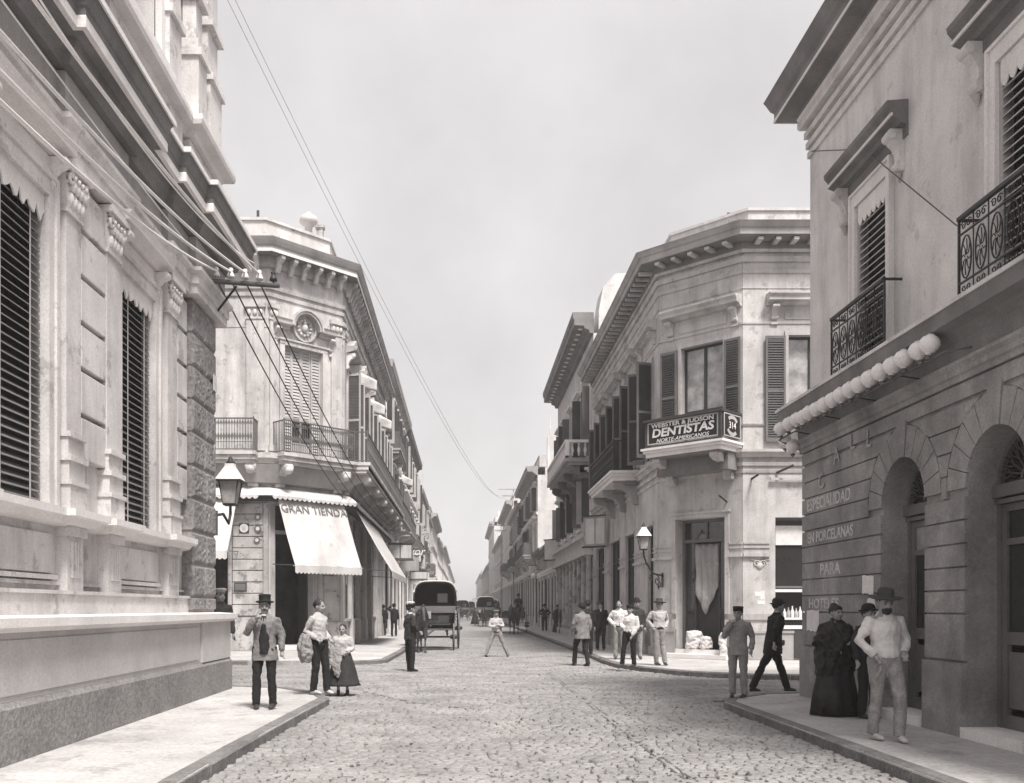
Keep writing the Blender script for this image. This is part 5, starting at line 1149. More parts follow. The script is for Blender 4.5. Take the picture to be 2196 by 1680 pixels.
block('L', -4.4, 190, 260, 14.5, 'distant grey terrace on the left near the vanishing point', M[Cm], [(6.2, 8.6), (10, 12.2)], 5.0, cor=.7, seed=7, detail=0, pair=False)
block('L', -4.5, 260, 420, 13.5, 'last hazy pale terrace on the left at the street end', M[Bm], [(6.2, 8.6), (9.8, 11.6)], 8.0, cor=.6, seed=8, detail=0, pair=False)
# right side: tall balcony house next to the dentists
t3, f3, cs3 = block('R', 5.9, 42.5, 58.6, 15.1, 'tall house with columned shopfront and stone balcony, next beyond the dentists corner house', M[Bm], [(5.6, 7.7), (8.7, 12.0)], 3.2, shop=4.1, cor=.95, ch=.95, seed=11, par=0, cm='cornice_dark', pair=True)
fr = f3
mb = MB(); mb.box(fr, .9, 10.2, 8.28, 8.42, 0, 1.05); mb.box(fr, .8, 10.3, 8.42, 8.6, 0, 1.2); o = obj('balcony', mb, M['cornice_mid'], t3)
mb = MB(); mb.box(fr, .85, 10.25, 9.32, 9.45, 1.0, 1.2); mb.box(fr, .85, 1.05, 9.32, 9.45, 0, 1.0); mb.box(fr, .85, 10.25, 8.6, 8.7, 1.02, 1.18)
for k in range(4): x = .85+k*3.08; mb.box(fr, x, x+.22, 8.6, 9.32, 1.0, 1.18)
obj('handrail', mb, M['trim'], o)
bl_ = MB(); bl_.lathe([(.05, 0), (.05, .06), (.035, .1), (.08, .25), (.07, .33), (.03, .5), (.05, .56), (.05, .62)], n=8); blm = bl_.mesh('baluster')
for k in range(30):
    x = 1.2+k*.3
    if (x-.85) % 3.08 > .2: inst('baluster', blm, M['trim'], o, fr.mtx(x, 8.7, 1.1))
for k in range(3): inst('baluster', blm, M['trim'], o, fr.mtx(.95, 8.7, .25+.3*k))
for x in (1.2, 4.0, 6.9, 9.8): mb = MB(); console(mb, fr, x, .4, 7.1, 8.28, .95); obj('console', mb, M['cornice_dark'], o)
mb = MB(); mb.box(fr, 1.0, 10.1, 7.95, 8.27, 0, .5); obj('underside', mb, M['cornice_dark'], o)  # dark block paints the shade beneath the stone balcony
lmR = MB(); lmR.side(W0, [(.0, -.42), (.10, -.42), (.2, -.3), (.3, -.16), (.75, -.10), (.8, 0), (0, 0)], -.12, .12); lmm = lmR.mesh('bracket')
modillions(fr, .2, 16.0, 14.62, .02, lmm, M['trim'], t3, .8, 'bracket')
cl = MB(); cl.lathe([(.19, 0), (.19, .25), (.15, .3), (.14, 3.3), (.12, 3.35), (.17, 3.45), (.2, 3.55)], n=12); clm = cl.mesh('column')
for k in range(9): inst('column', clm, M['stucco_a'], t3, fr.mtx(.35+k*1.75, .5, .16))
mb = MB(); mb.box(fr, .1, 16, .15, .5, .0, .38); mb.box(fr, .1, 16, 4.05, 4.25, 0, .42); mb.box(fr, .1, 16, 4.25, 4.85, 0, .30); mb.box(fr, .1, 16, 4.85, 5.05, 0, .5); obj('shopfront_entablature', mb, M['stucco_b'], t3)
# blank gable wall rising behind the tall house
mb = MB(); P = [(6.2, 12), (6.25, 15.4), (6.45, 16.5), (7.0, 17.1), (8.2, 17.2), (10.4, 16.6), (10.4, 12)]
mb.prism(W0, P, 43.2, 45.0); tag(obj('gable_wall', mb, M['stucco_b']), 'blank rounded gable wall rising above the roof between the two right hand houses', 'gable wall')
block('R', 5.9, 58.6, 66, 5.6, 'low single storey shop with dark canopy cornice on the right beyond the tall house', M[Bm], [], 2.4, shop=3.7, cor=.7, ch=.5, seed=12, par=.5, cm='cornice_dark')
block('R', 5.9, 66, 74, 5.9, 'second low single storey shop on the right below the blank party wall', M[A], [], 2.4, shop=3.7, cor=.6, ch=.5, seed=13, par=.4, cm='cornice_dark')
block('R', 5.85, 74, 92, 12.9, 'house with a large blank party wall facing the street on the right', M[Bm], [(6.0, 8.5), (9.4, 11.3)], 3.2, balc=[(1, 7, 5.9, 1.1), (9, 15, 5.9, 1.0)], seed=14, cor=.9)
block('R', 5.8, 92, 112, 12.0, 'grey house on the right beyond the blank party wall', M[Cm], [(6.0, 8.4), (9.0, 10.8)], 3.3, balc=[(4, 12, 5.9, 1.0)], seed=15, cor=.7)
block('R', 5.8, 112, 140, 14.6, 'taller pale house on the right far down the street with iron balconies', M[Bm], [(6.2, 8.8), (10.2, 12.6)], 3.6, balc=[(2, 10, 6.1, 1.1)], seed=16, detail=0, pair=False, cor=.8)
block('R', 5.7, 140, 176, 12.5, 'long grey terrace on the right far down the street', M[A], [(6.0, 8.4), (9.4, 11)], 4.0, seed=17, detail=0, pair=False)
block('R', 5.7, 176, 215, 18.0, 'tallest distant building on the right with a pinnacle on its roof', M[Bm], [(6.2, 8.6), (10, 12.2), (13.6, 15.8)], 5.0, seed=18, detail=0, pair=False, cor=.9)
block('R', 5.6, 215, 300, 11.5, 'distant low terrace on the right near the vanishing point', M[Cm], [(6.2, 8.4)], 6.0, seed=19, detail=0, pair=False)
block('R', 5.6, 300, 420, 13.0, 'last hazy terrace on the right at the street end', M[Bm], [(6.2, 8.6)], 8.0, seed=20, detail=0, pair=False)
mb = MB(); mb.lathe([(1.2, 0), (1.0, 2.5), (.35, 3.2), (.3, 4.4), (.05, 5.5)], (8.5, 190, 18.6), 8); tag(obj('pinnacle', mb, M[A]), 'small pointed turret on the tallest distant roof at the right', 'turret')
# trees / haze of roofs closing the street
mb = MB(); rg = random.Random(5)
for k in range(16): x = -60+k*8; mb.box(W0, x, x+7.6, -.1, rg.uniform(4, 6.5), 435, 450)
obj('distant_buildings', mb, M[Cm], None, 'structure')
# flags and window awnings high on the left
for i, (y_, z, c) in enumerate(((36.3, 10.2, 0), (40.0, 10.0, 1), (43.8, 10.1, 2), (62, 9.8, 3))):
    mb = MB(); nn = 8; vs = []
    for j in range(5):
        for k in range(nn): t = k/(nn-1); vs.append((QX+.25+.75*t, y_+.7+.04*math.sin(t*8+j), z+.8-.9*t*.4-j*.16*(1-.3*t)))
    mb.add(vs, [(j*nn+k, j*nn+k+1, (j+1)*nn+k+1, (j+1)*nn+k) for j in range(4) for k in range(nn-1)], True)
    nm_ = ['nearest', 'second', 'third', 'farthest'][i]
    o = tag(obj('window_awning', mb, M['canvas']), '%s small white cloth blind standing out from an upper window on the left row' % nm_, 'blind', 'cloth blinds on the left upper windows'); md = o.modifiers.new('s', 'SOLIDIFY'); md.thickness = .02
# shop signs
def box_sign(fr, u, z0, z1, w0, w1, tilt, label, m='stucco_c', panels=2, txt=None):
    t = thing('hanging_sign', label, 'shop sign', fr.p(u, z0, w0), 'shop signs over the right pavement' if fr is not gs_ else None)
    k = tilt; mb = MB(); vs = [fr.p(u+k*(w-w0)+d, z, w) for d in (-.12, .12) for z in (z0, z1) for w in (w0, w1)]
    mb.add(vs, [(0, 1, 3, 2), (4, 5, 7, 6), (0, 1, 5, 4), (2, 3, 7, 6), (0, 2, 6, 4), (1, 3, 7, 5)]); obj('board', mb, M[m], t)
    mb = MB(); e = .06
    for za, zb in ((z0-e, z0), (z1, z1+e)):
        vs = [fr.p(u+k*(w-w0)+d, z, w) for d in (-.16, .16) for z in (za, zb) for w in (w0, w1+e)]; mb.add(vs, [(0, 1, 3, 2), (4, 5, 7, 6), (0, 1, 5, 4), (2, 3, 7, 6), (0, 2, 6, 4), (1, 3, 7, 5)])
    obj('frame', mb, M['wood_dark'], t)
    for q in range(panels):
        a = w0+.06+(w1-w0-.06)*q/panels; b = a+(w1-w0)/panels-.1; mb = MB()
        vs = [fr.p(u+k*(w-w0)+d, z, w) for d in (-.135, -.119) for z in (z0+.08, z1-.08) for w in (a, b)]; mb.add(vs, [(0, 1, 3, 2), (4, 5, 7, 6), (0, 1, 5, 4), (2, 3, 7, 6), (0, 2, 6, 4), (1, 3, 7, 5)]); obj('panel', mb, M['stucco_b'], t)
    return t
box_sign(fs, 9.6, 4.15, 5.35, .15, .95, .9, 'grey panelled box sign projecting under the long balcony of the dentists house')
box_sign(f3, 14.6, 4.6, 5.8, .15, .9, .9, 'pale square sign projecting from the far end of the columned shopfront', 'stucco_b', 1)
box_sign(F(5.9, 74, 0, 1, -1, 0), .4, 4.2, 5.0, .1, .7, .3, 'small white box sign on the low shops farther along the right', 'paper', 1)
mb = MB(); mb.ball((5.25, 70, 4.05), .22, 12, 8); o = tag(obj('globe_lamp', mb, M['globe']), 'single white globe lamp hanging over the right pavement by the low shops', 'lamp globe'); mb = MB(); mb.tube([(5.9, 70, 4.5), (5.25, 70, 4.5), (5.25, 70, 4.25)], .02, 5); obj('arm', mb, M['iron'], o)
t = thing('street_sign_frame', 'iron framed shop sign with white script standing over the left pavement', 'shop sign', (-4.4, 62, 5.2))
mb = MB(); mb.box(W0, -4.45, -2.9, 5.1, 5.16, 61.9, 62.0); mb.box(W0, -4.3, -3.0, 4.1, 5.105, 61.9, 62.06); obj('frame', mb, M['stucco_c'], t)
me = text_mesh('Mayor', .75, .02, 'CENTER', .3); inst('lettering', me, M['letter_white'], t, Matrix(((1, 0, 0, -3.6), (0, 0, -1, 61.85), (0, 1, 0, 5.35), (0, 0, 0, 1))))
box_sign(gs_, 19.3, 4.4, 5.3, .1, 1.5, .1, 'dark shop signboard projecting over the left pavement behind the awning', 'wood_mid', 2)
t = thing('hanging_sign', 'pale painted signboard over the left pavement above the covered coach', 'shop sign', (-4.4, 78, 3.6))
mb = MB(); mb.box(W0, -4.4, -2.9, 3.6, 4.6, 77.9, 78); obj('board', mb, M['stucco_b'], t)
for a_, b_ in ((-4.2, -3.75), (-3.55, -3.1)): mb = MB(); mb.box(W0, a_, b_, 3.8, 4.4, 77.88, 77.9); obj('panel', mb, M['stucco_a'], t)
for u_, z0_, z1_, w1_, m_, lb in ((0, 5.0, 5.7, 1.3, 'stucco_b', 'pale projecting sign over the left pavement beyond the script sign'), (7, 3.9, 4.6, 1.5, 'wood_mid', 'dark low projecting sign on the left row'), (18, 5.2, 6.6, .9, 'stucco_c', 'tall narrow projecting sign on the left row'), (33, 4.2, 5.0, 1.4, 'paper', 'farthest white projecting sign on the left row')):
    box_sign(F(-4.45, 68, 0, 1, 1, 0), u_, z0_, z1_, .1, w1_, .05, lb, m_, 1)
# masts and telegraph poles above the roofs
for i, (x, y_, z0_, z1_, bars, lb) in enumerate(((-4.2, 95, 4, 16.6, 0, 'thin mast standing above the roofs on the left'), (5.3, 100, .15, 14.6, 2, 'telegraph pole with two crossarms above the roofs on the right'), (7.2, 78, 12, 17.6, 0, 'slender flagpole on the roof over the blank party wall'), (5.1, 128, .15, 13.2, 2, 'second telegraph pole farther along on the right'))):
    t = thing('telegraph_pole' if bars else 'mast', lb, 'pole', (x, y_, z0_)); mb = MB(); mb.tube([(x, y_, z0_), (x, y_, z1_)], [.09, .05], 7); obj('shaft', mb, M['stucco_c'], t)  # shaft and crossarms pale grey, distance haze put into the colour
    for k in range(bars): mb = MB(); mb.box(W0, x-1.6+.4*k, x+1.6-.4*k, z1_-.3-.7*k, z1_-.2-.7*k, y_-.15, y_-.05); obj('crossarm', mb, M['stucco_c'], t)

# ------------------------------------------------------------------ street lanterns
def lantern(x, y_, z, wall_pt, wall_n, label, sc=1.0, scrolls=True):
    """tapered four-sided gas lantern on an iron scroll bracket fixed at wall_pt"""
    t = thing('street_lantern', label, 'street lantern', (x, y_, z), 'gas lanterns on the street corners')
    def q(a, zz): return [(x-a, y_-a, zz), (x+a, y_-a, zz), (x+a, y_+a, zz), (x-a, y_+a, zz)]
    mb = MB(); r0, r1, h = .13*sc, .21*sc, .52*sc
    for i in range(4):
        a, b = Vector(q(r0, z)[i]), Vector(q(r1, z+h)[i]); mb.tube([a, b], .014*sc, 5)
        for zz, r in ((z, r0), (z+h, r1)): P = q(r, zz); mb.tube([P[i], P[(i+1) % 4]], .014*sc, 5)
    mb.slab([p[:2] for p in q(r0, 0)], z-.03*sc, z+.0); obj('frame', mb, M['iron'], t)
    for i in range(4):
        P0, P1 = q(r0*.97, z+.015), q(r1*.97, z+h-.01); p = MB(); j = (i+1) % 4
        V = [P0[i], P0[j], P1[j], P1[i]]; C = Vector((x, y_, z+h/2)); V2 = [tuple(Vector(v)+(C-Vector(v)).normalized()*.006) for v in V]
        p.add(V+V2, [(0, 1, 2, 3), (4, 5, 6, 7), (0, 1, 5, 4), (1, 2, 6, 5), (2, 3, 7, 6), (3, 0, 4, 7)]); obj('pane', p, M['glass_pale'], t)
    mb = MB(); A_, B_, C_ = q(.27*sc, z+h), q(.10*sc, z+h+.30*sc), q(.10*sc, z+h+.36*sc)
    mb.add(A_+B_+C_, [(0, 1, 5, 4), (1, 2, 6, 5), (2, 3, 7, 6), (3, 0, 4, 7), (4, 5, 9, 8), (5, 6, 10, 9), (6, 7, 11, 10), (7, 4, 8, 11), (8, 9, 10, 11), (0, 1, 2, 3)]); obj('cap', mb, M['trim'], t)
    mb = MB(); mb.slab([p[:2] for p in q(.285*sc, 0)], z+h-.035*sc, z+h-.001); mb.lathe([(.09*sc, 0), (.10*sc, .04*sc), (.05*sc, .08*sc), (.05*sc, .12*sc), (.01, .17*sc)], (x, y_, z+h+.36*sc), 8); obj('crown', mb, M['iron'], t)
    mb = MB(); Wp = Vector(wall_pt); top = Vector((x, y_, z-.03*sc)); mid = (Wp+top)/2
    mb.tube([top, top-Vector((0, 0, .18*sc)), top-Vector((0, 0, .34*sc))+(Wp-top)*.12, Vector((mid.x, mid.y, Wp.z+.18)), Vector((Wp.x, Wp.y, Wp.z+.14))], [.025, .028, .028, .028, .03], 7)
    mb.tube([(Wp.x, Wp.y, Wp.z-.22), (Wp.x, Wp.y, Wp.z+.22)], .035, 7)
    if scrolls:
        dd = Vector((top.x-Wp.x, top.y-Wp.y, 0)); l_ = dd.length; dd.normalize()
        for (ca, cz, r, ph, d) in ((.30*l_, -.02, .16, 1.5, 1), (.16*l_, -.16, .12, -1.2, 1), (.62*l_, .05, .09, 2, -1)):
            mb.tube([Wp+dd*(ca+q_[0])+Vector((0, 0, cz+q_[1])) for q_ in scroll((0, 0), r, 1.3, ph, d, 14)], .017, 5)
    obj('bracket', mb, M['iron'], t); return t
lantern(-4.27, 17.05, 3.50, (-4.42, 16.62, 3.12), None, 'tapered gas lantern with white cap on the rusticated corner of the left mansion', .84, False)
lantern(5.24, 27.2, 3.32, (5.98, 28.10, 2.45), None, 'gas lantern on a scrolled iron bracket beside the dentists corner door', .74)
# ------------------------------------------------------------------ crossarm, insulators, wires
A0, A1 = Vector((-4.38, 15.7, 7.12)), Vector((-3.22, 16.25, 7.22))
t = thing('wire_crossarm', 'timber crossarm with white insulators fixed to the corner of the left mansion', 'crossarm', tuple((A0+A1)/2))
mb = MB(); mb.tube([A0, A1], .045, 8); obj('arm', mb, M['pole'], t); mb = MB(); mb.tube([A0+Vector((.5, .2, -.03)), Vector((-4.38, 16.3, 6.7))], .02, 6); obj('brace', mb, M['iron'], t)
im = MB(); im.lathe([(.0, .20), (.03, .20), (.045, .17), (.03, .145), (.045, .12), (.065, .07), (.07, .04), (.04, .04), (.012, .05), (.012, 0)], n=12); imm = im.mesh('insulator')
ips = []
for k in range(5):
    p = A0+(A1-A0)*(.16+.19*k)+Vector((0, 0, .04)); ips.append(p); link('insulator', imm if k < 4 else imm, M['porcelain'] if k < 4 else M['iron'], t, loc=tuple(p-Vector(t.location)))
def vpt(vx, vy, d): return Vector(((vx-995)/2000*d, d, 1.6+(1305-vy)/2000*d))
def wire(a, b, sag, r, m, label, n=24, group='wires from the corner crossarm'):
    P = [a+(b-a)*(k/n)-Vector((0, 0, sag*4*(k/n)*(1-k/n))) for k in range(n+1)]
    c = bpy.data.curves.new('wire', 'CURVE'); mb = MB(); mb.tube(P, r, 5); bpy.data.curves.remove(c); return tag(obj('wire', mb, m), label, 'wire', group)
tops = [(-60, 160, 6.6), (-60, 92, 6.8), (-60, 0, 6.9), (30, -60, 7.2)]
od = ['first', 'second', 'third', 'fourth']
for k in range(4):
    a = ips[k]+Vector((0, 0, .14)); vx, vy, d = tops[k]
    wire(a, vpt(vx, vy, d), .16, .02, M['wire_l'], '%s pale wire from the wall end of the crossarm, rising to upper left' % od[k])
wire(vpt(545, 565, 16.2), vpt(60, -40, 7.5), .30, .010, M['wire_l'], 'topmost pale wire, from the outer crossarm end to the upper left')
wire(vpt(433, 560, 15.9), vpt(-40, -60, 6.5), .05, .008, M['wire_l'], 'thin steep pale wire under the mansion cornice to the upper left')
far = [vpt(822, 1128, 53), vpt(835, 1130, 53), vpt(848, 1132, 53), vpt(860, 1134, 53)]
for k in range(4): wire(ips[k]+Vector((0, 0, .0)), far[k], 1.15-.12*k, .014, M['wire_d'], '%s dark wire from the crossarm\'s wall end, dropping to the far bracket' % od[k])
t = thing('wire_bracket', 'iron bracket with a row of white insulators on the far left house front', 'bracket', tuple(far[1]-Vector((0, 0, .3))))
mb = MB(); mb.box(W0, far[0].x-.3, far[3].x+.25, far[0].z-.32, far[0].z-.2, 52.9, 53.1); mb.box(W0, -4.45, far[0].x, far[0].z-.3, far[0].z-.22, 52.95, 53.05); obj('arm', mb, M['stucco_c'], t)
for p in far: o = link('insulator', imm, M['porcelain'], t, loc=tuple(p-Vector((0, 0, .2))-Vector(t.location))); o.scale = (1.6, 1.6, 1.5)
for k, (x0, x1) in enumerate(((528, 1092), (545, 1100))):
    wire(vpt(x0-70, -60, 11), vpt(x1, 1048+6*k, 150), 3.2, [.003+.016*(k_/60) for k_ in range(61)], M['stucco_c'], ('left','right')[k]+' one of two thin overhead wires crossing the open sky down the street', 60, 'overhead wires across the sky')
mb = MB(); a, b = vpt(1745, 262, 15.3), vpt(2046, 470, 10.6)
tag(obj('wire', MB().tube([Vector((5.70, 15.3, 9.1)), Vector((5.66, 13.2, 8.1)), Vector((5.60, 10.6, 5.95))], .008, 5), M['iron_grey']), 'thin cord running diagonally across the upper wall between the right windows', 'cord')
# ================================================================== people
# joints of a 1.70 m figure facing -Y; x > 0 is the viewer's right when the figure faces the camera
J0 = dict(pelvis=(0, 0, .93), waist=(0, 0, 1.08), chest=(0, 0, 1.27), neck=(0, .008, 1.43), head=(0, -.014, 1.548),
          shL=(-.165, .005, 1.345), shR=(.165, .005, 1.345), elL=(-.225, .03, 1.12), elR=(.225, .03, 1.12), wrL=(-.235, -.03, .87), wrR=(.235, -.03, .87),
          hiL=(-.09, 0, .91), hiR=(.09, 0, .91), knL=(-.10, -.015, .50), knR=(.10, -.015, .50), anL=(-.11, .015, .09), anR=(.11, .015, .09))
def hand(mb, wr, el, side, curl, k):
    """palm and five separate fingers; curl 0 = open, 1 = closed"""
    w = Vector(wr); d = (w-Vector(el)).normalized(); a = Vector((0, -1, 0)) if abs(d.y) < .8 else Vector((0, 0, 1))
    t = (a-d*a.dot(d)).normalized(); n = d.cross(t)*side       # t: across the palm toward the thumb, n: palm normal
    P = w+d*.05; mb.tube([w-d*.03, w+d*.02, w+d*.085], [(.024, .020), (.036, .017), (.038, .015)], 8)
    mb.v[-24:] = mb.v[-24:]
    for q, (o, ln) in enumerate(((.030, .072), (.010, .080), (-.010, .074), (-.029, .058))):
        b = w+d*.082+t*o; d1 = (d*math.cos(curl*.9)-n*math.sin(curl*.9)).normalized(); d2 = (d*math.cos(curl*2.2)-n*math.sin(curl*2.2)).normalized()
        mb.tube([b-d*.02, b+d1*ln*.45, b+d1*ln*.45+d2*ln*.32, b+d1*ln*.45+d2*ln*.55], [.0095, .0088, .008, .006], 6)
    b = w+d*.03+t*.03; mb.tube([b, b+t*.022+d*.028, b+t*.024+d*.060-n*.012], [.012, .011, .008], 6)
def limb(mb, pts, rad, n=10): mb.tube(pts, rad, n)
def head_mesh(mb, H, neck, yaw, tiltx=0, female=False):
    rot = Matrix.Rotation(yaw, 3, 'Z') @ Matrix.Rotation(tiltx, 3, 'X'); H = Vector(H)
    def b(c, r, n=12, m=8): mb.ball(H+rot @ (Vector(c)*1.07), tuple(q*1.07 for q in r), n, m, mtx=rot)
    b((0, .010, .025), (.074, .092, .092)); b((0, -.032, -.030), (.056, .056, .075)); b((0, -.052, -.078), (.030, .028, .026))
    b((0, -.093, -.012), (.0125, .018, .026), 8, 6); b((0, -.100, -.026), (.016, .012, .010), 8, 5); b((0, -.080, .022), (.050, .012, .009), 8, 5)
    for s in (-1, 1): b((s*.075, .012, -.006), (.010, .020, .032), 8, 6); b((s*.034, -.066, -.028), (.022, .02, .022), 8, 5)
    b((0, -.082, -.056), (.022, .012, .006), 8, 5); b((0, -.080, -.067), (.018, .011, .006), 8, 5)
    mb.tube([Vector(neck)-Vector((0, 0, .06)), Vector(neck)+Vector((0, 0, .03)), H+rot @ Vector((0, .012, -.04))], [.060, .050, .050], 10)
    return rot, H
def person(label, loc, rz=0, height=1.70, pose=None, top='shirt', tm='cloth_white', bm='cloth_dark', hat='bowler', hm='cloth_black', hair='short', waist=None, wm='cloth_dark',
           yaw=0, tilt=0, lean=0, side=0, curl=.5, shoes='leather', vox=.014, moust=False, skirt=False, tie=None, seed=0, bulk=1.0, apron=None, collar=False, coatlen=.80, group=None, sit=False, beard=False, flare=0):
    k = height/1.70; J = {n: Vector(p) for n, p in J0.items()}
    for n, p in (pose or {}).items(): J[n] = Vector(p)
    # lean / sideways shift of everything above the hips
    for n in J:
        if n[:2] in ('kn', 'an'): continue
        z = J[n].z; J[n].y -= lean*max(0, z-.5); J[n].x += side*max(0, z-.1)
    t = thing('person', label, 'person', loc, group, rz); t.scale = (k, k, k)
    B = bulk
    # ---- body: one continuous skin mesh
    mb = MB(); rot, H = head_mesh(mb, J['head'], J['neck'], yaw, tilt)
    def ring(j, dz, rx, ry, dy=0): v = J[j]; return (v.z+dz, v.x, v.y+dy, rx, ry)
    mb.loft([ring('pelvis', -.06, .13, .09), ring('waist', 0, .12, .085), ring('chest', 0, .15, .10), ring('neck', -.04, .10, .07), ring('neck', .02, .05, .05)])
    for s in 'LR':
        sd_ = -1 if s == 'L' else 1
        limb(mb, [J['neck']-Vector((0, 0, .06)), J['sh'+s], J['el'+s], J['wr'+s]], [.05, .045, .035, .024]); hand(mb, J['wr'+s], J['el'+s], sd_, curl if not isinstance(curl, tuple) else curl[0 if s == 'L' else 1], k)
        limb(mb, [J['pelvis']+Vector((0, 0, 0)), J['hi'+s], J['kn'+s], J['an'+s]], [.08, .075, .048, .034])
    body = link('body', remesh(mb, max(.010, vox*.8), 0, smooth_it=2), M['skin'], t)
    # face details
    fb = MB()
    for s in (-1, 1): fb.ball(H+rot @ Vector((s*.031, -.080, .004)), (.014, .010, .008), 8, 5, mtx=rot); fb.ball(H+rot @ Vector((s*.032, -.092, .026)), (.020, .008, .005), 8, 5, mtx=rot)
    fb.ball(H+rot @ Vector((0, -.094, -.063)), (.020, .008, .004), 8, 5, mtx=rot)
    link('eyes', fb.mesh('eyes'), M['hair'], t)
    if moust: fb = MB(); fb.tube([H+rot @ Vector((-.036, -.084, -.054)), H+rot @ Vector((0, -.098, -.043)), H+rot @ Vector((.036, -.084, -.054))], [.006, .012, .006], 7); link('moustache', fb.mesh('m'), M['hair'], t)
    if beard: fb = MB(); fb.ball(H+rot @ Vector((0, -.055, -.075)), (.058, .050, .055), 10, 7, mtx=rot); link('beard', fb.mesh('m'), M['hair'], t)
    if hair:
        hb = MB(); hb.ball(H+rot @ Vector((0, .026, .044)), (.090, .098, .096), 14, 9, mtx=rot); 
        if hair == 'bun': hb.ball(H+rot @ Vector((0, .05, .12)), (.055, .05, .04), 10, 7, mtx=rot); hb.ball(H+rot @ Vector((0, -.03, .07)), (.075, .06, .05), 10, 7, mtx=rot)
        if hair == 'down': hb.ball(H+rot @ Vector((0, .055, -.03)), (.07, .05, .09), 10, 7, mtx=rot)
        link('hair', remesh(hb, .012, .008, 30, seed), M['hair'], t)
    # ---- garments
    if skirt:
        P = J['pelvis']; sm = MB(); fl = 1+flare
        rings = [(J['waist'].z+.02, P.x, P.y, .13*B, .10*B), (P.z, P.x, P.y, .19*B, .15*B), (.62, P.x, P.y+.01, .24*B*fl, .21*B*fl), (.30, P.x, P.y+.02, .29*B*fl, .26*B*fl), (skirt, P.x, P.y+.02, .32*B*fl, .29*B*fl)]
        n = 40; vs = []
        for z, cx, cy, rx, ry in rings:
            dn = (J['waist'].z-z)/1.0
            for q in range(n): a = 2*math.pi*q/n; r = 1+.07*dn*math.sin(q*2*math.pi*9/n+z*1.3)+.04*dn*math.sin(q*2*math.pi*5/n); vs.append((cx+rx*r*math.cos(a), cy+ry*r*math.sin(a), z))
        sm.add(vs, [(i*n+q, i*n+(q+1) % n, (i+1)*n+(q+1) % n, (i+1)*n+q) for i in range(4) for q in range(n)]+[tuple(range(n)), tuple(range(4*n, 5*n))], True)
        link('skirt', sm.mesh('skirt'), M[bm], t)
    else:
        mb = MB(); P = J['pelvis']
        mb.loft([ring('waist', -.01, .142*B, .105*B), ring('pelvis', .02, .155*B, .12*B), ring('pelvis', -.06, .15*B, .115*B), ring('pelvis', -.13, .10, .08)])
        for s in 'LR':
            kn, an, hi = J['kn'+s], J['an'+s], J['hi'+s]
            limb(mb, [hi+Vector((0, 0, .03)), hi*.6+kn*.4, kn, kn*.5+an*.5, an+Vector((0, .0, .0)), an+(an-kn).normalized()*.03], [.100*B, .090*B, .070, .066, .062, .066], 12)
        link('trousers', remesh(mb, vox, .009, 6, seed+3, 2), M[bm], t)
    for s in 'LR':
        an = J['an'+s]; kn = J['kn'+s]; out = (-.18 if s == 'L' else .18); dr = Matrix.Rotation(-out, 3, 'Z') @ Vector((0, -1, 0))
        lift = max(0, an.z-.09); sm = MB(); pitch = .9 if lift > .05 else 0
        q = lambda f_, z: an+dr*f_+Vector((0, 0, z-.09-(f_*pitch if pitch else 0)))
        sm.tube([q(-.055, .035), q(-.02, .045), q(.06, .042), q(.13, .030), q(.175, .022)], [(.030, .030), (.038, .042), (.040, .038), (.042, .028), (.026, .018)], 10)
        sm.tube([an+Vector((0, 0, .05)), an-Vector((0, 0, .04))], [.045, .042], 10)
        link('shoe', remesh(sm, max(.01, vox*.8), 0, smooth_it=3), M[shoes], t)
    um = MB(); sl = 1.10 if top != 'shirt' else 1.0
    if top in ('shirt', 'jacket', 'coat', 'tunic', 'blouse'):
        low = {'shirt': .0, 'blouse': -.06, 'jacket': -.15, 'coat': -.22, 'tunic': -.14}[top]
        wd = B*(1.0 if top == 'shirt' else 1.08)
        rr = [ring('pelvis', low, .168*wd*(1.0 if low < -.1 else .92), .126*wd), ring('pelvis', .04, .160*wd, .125*wd), ring('waist', .03, .150*wd, .118*wd), ring('chest', -.03, .172*wd, .128*wd, -.005), ring('chest', .06, .166*wd, .118*wd), ring('neck', -.075, .158, .098), ring('neck', -.03, .112, .080), ring('neck', .02, .060, .060)]
        if top == 'coat': cl_ = -.20 if coatlen > .7 else -.34; rr = [ring('pelvis', cl_, .195*wd, .145*wd, .01), ring('pelvis', cl_*.5, .18*wd, .135*wd, .005)]+rr[1:]
        um.loft(rr)
        for s in 'LR':
            sh, el, wr = J['sh'+s], J['el'+s], J['wr'+s]
            limb(um, [J['neck']*.35+sh*.65-Vector((0, 0, .03)), sh, sh*.5+el*.5, el, el*.45+wr*.55, wr-(wr-el).normalized()*.012], [r*sl*B for r in (.050, .064, .062, .055, .049, .040)], 12)
        if collar: um.tube([J['neck']+Vector((.05*math.cos(a), .045*math.sin(a), .01)) for a in [i*math.pi/6 for i in range(13)]], .014, 6)
        link(top if top != 'blouse' else 'shirt', remesh(um, vox, .011, 5.5, seed, 2), M[tm], t)
    if top == 'shawl':
        # heavy shawl wrapped over shoulders and arms down to the knees
        rr = [ring('pelvis', -.34, .26*B, .21*B, .02), ring('pelvis', -.1, .30*B, .22*B), ring('waist', .0, .31*B, .22*B, -.02), ring('chest', -.02, .27*B, .19*B, -.01), ring('chest', .10, .21*B, .14*B), ring('neck', -.02, .11, .09), ring('neck', .035, .068, .068)]
        um.loft(rr, 28)
        for s, sx_ in (('L', -1), ('R', 1)): um.tube([J['sh'+s]+Vector((0, 0, -.02)), J['el'+s], J['wr'+s]+Vector((0, 0, .02))], [.10, .10, .07], 12)
        um.tube([J['sh'+'R']+Vector((.02, -.06, .02)), Vector((.02, -.22, 1.18)), Vector((-.16, -.20, .95)), Vector((-.2, -.12, .62))], [.05, .06, .07, .05], 10)
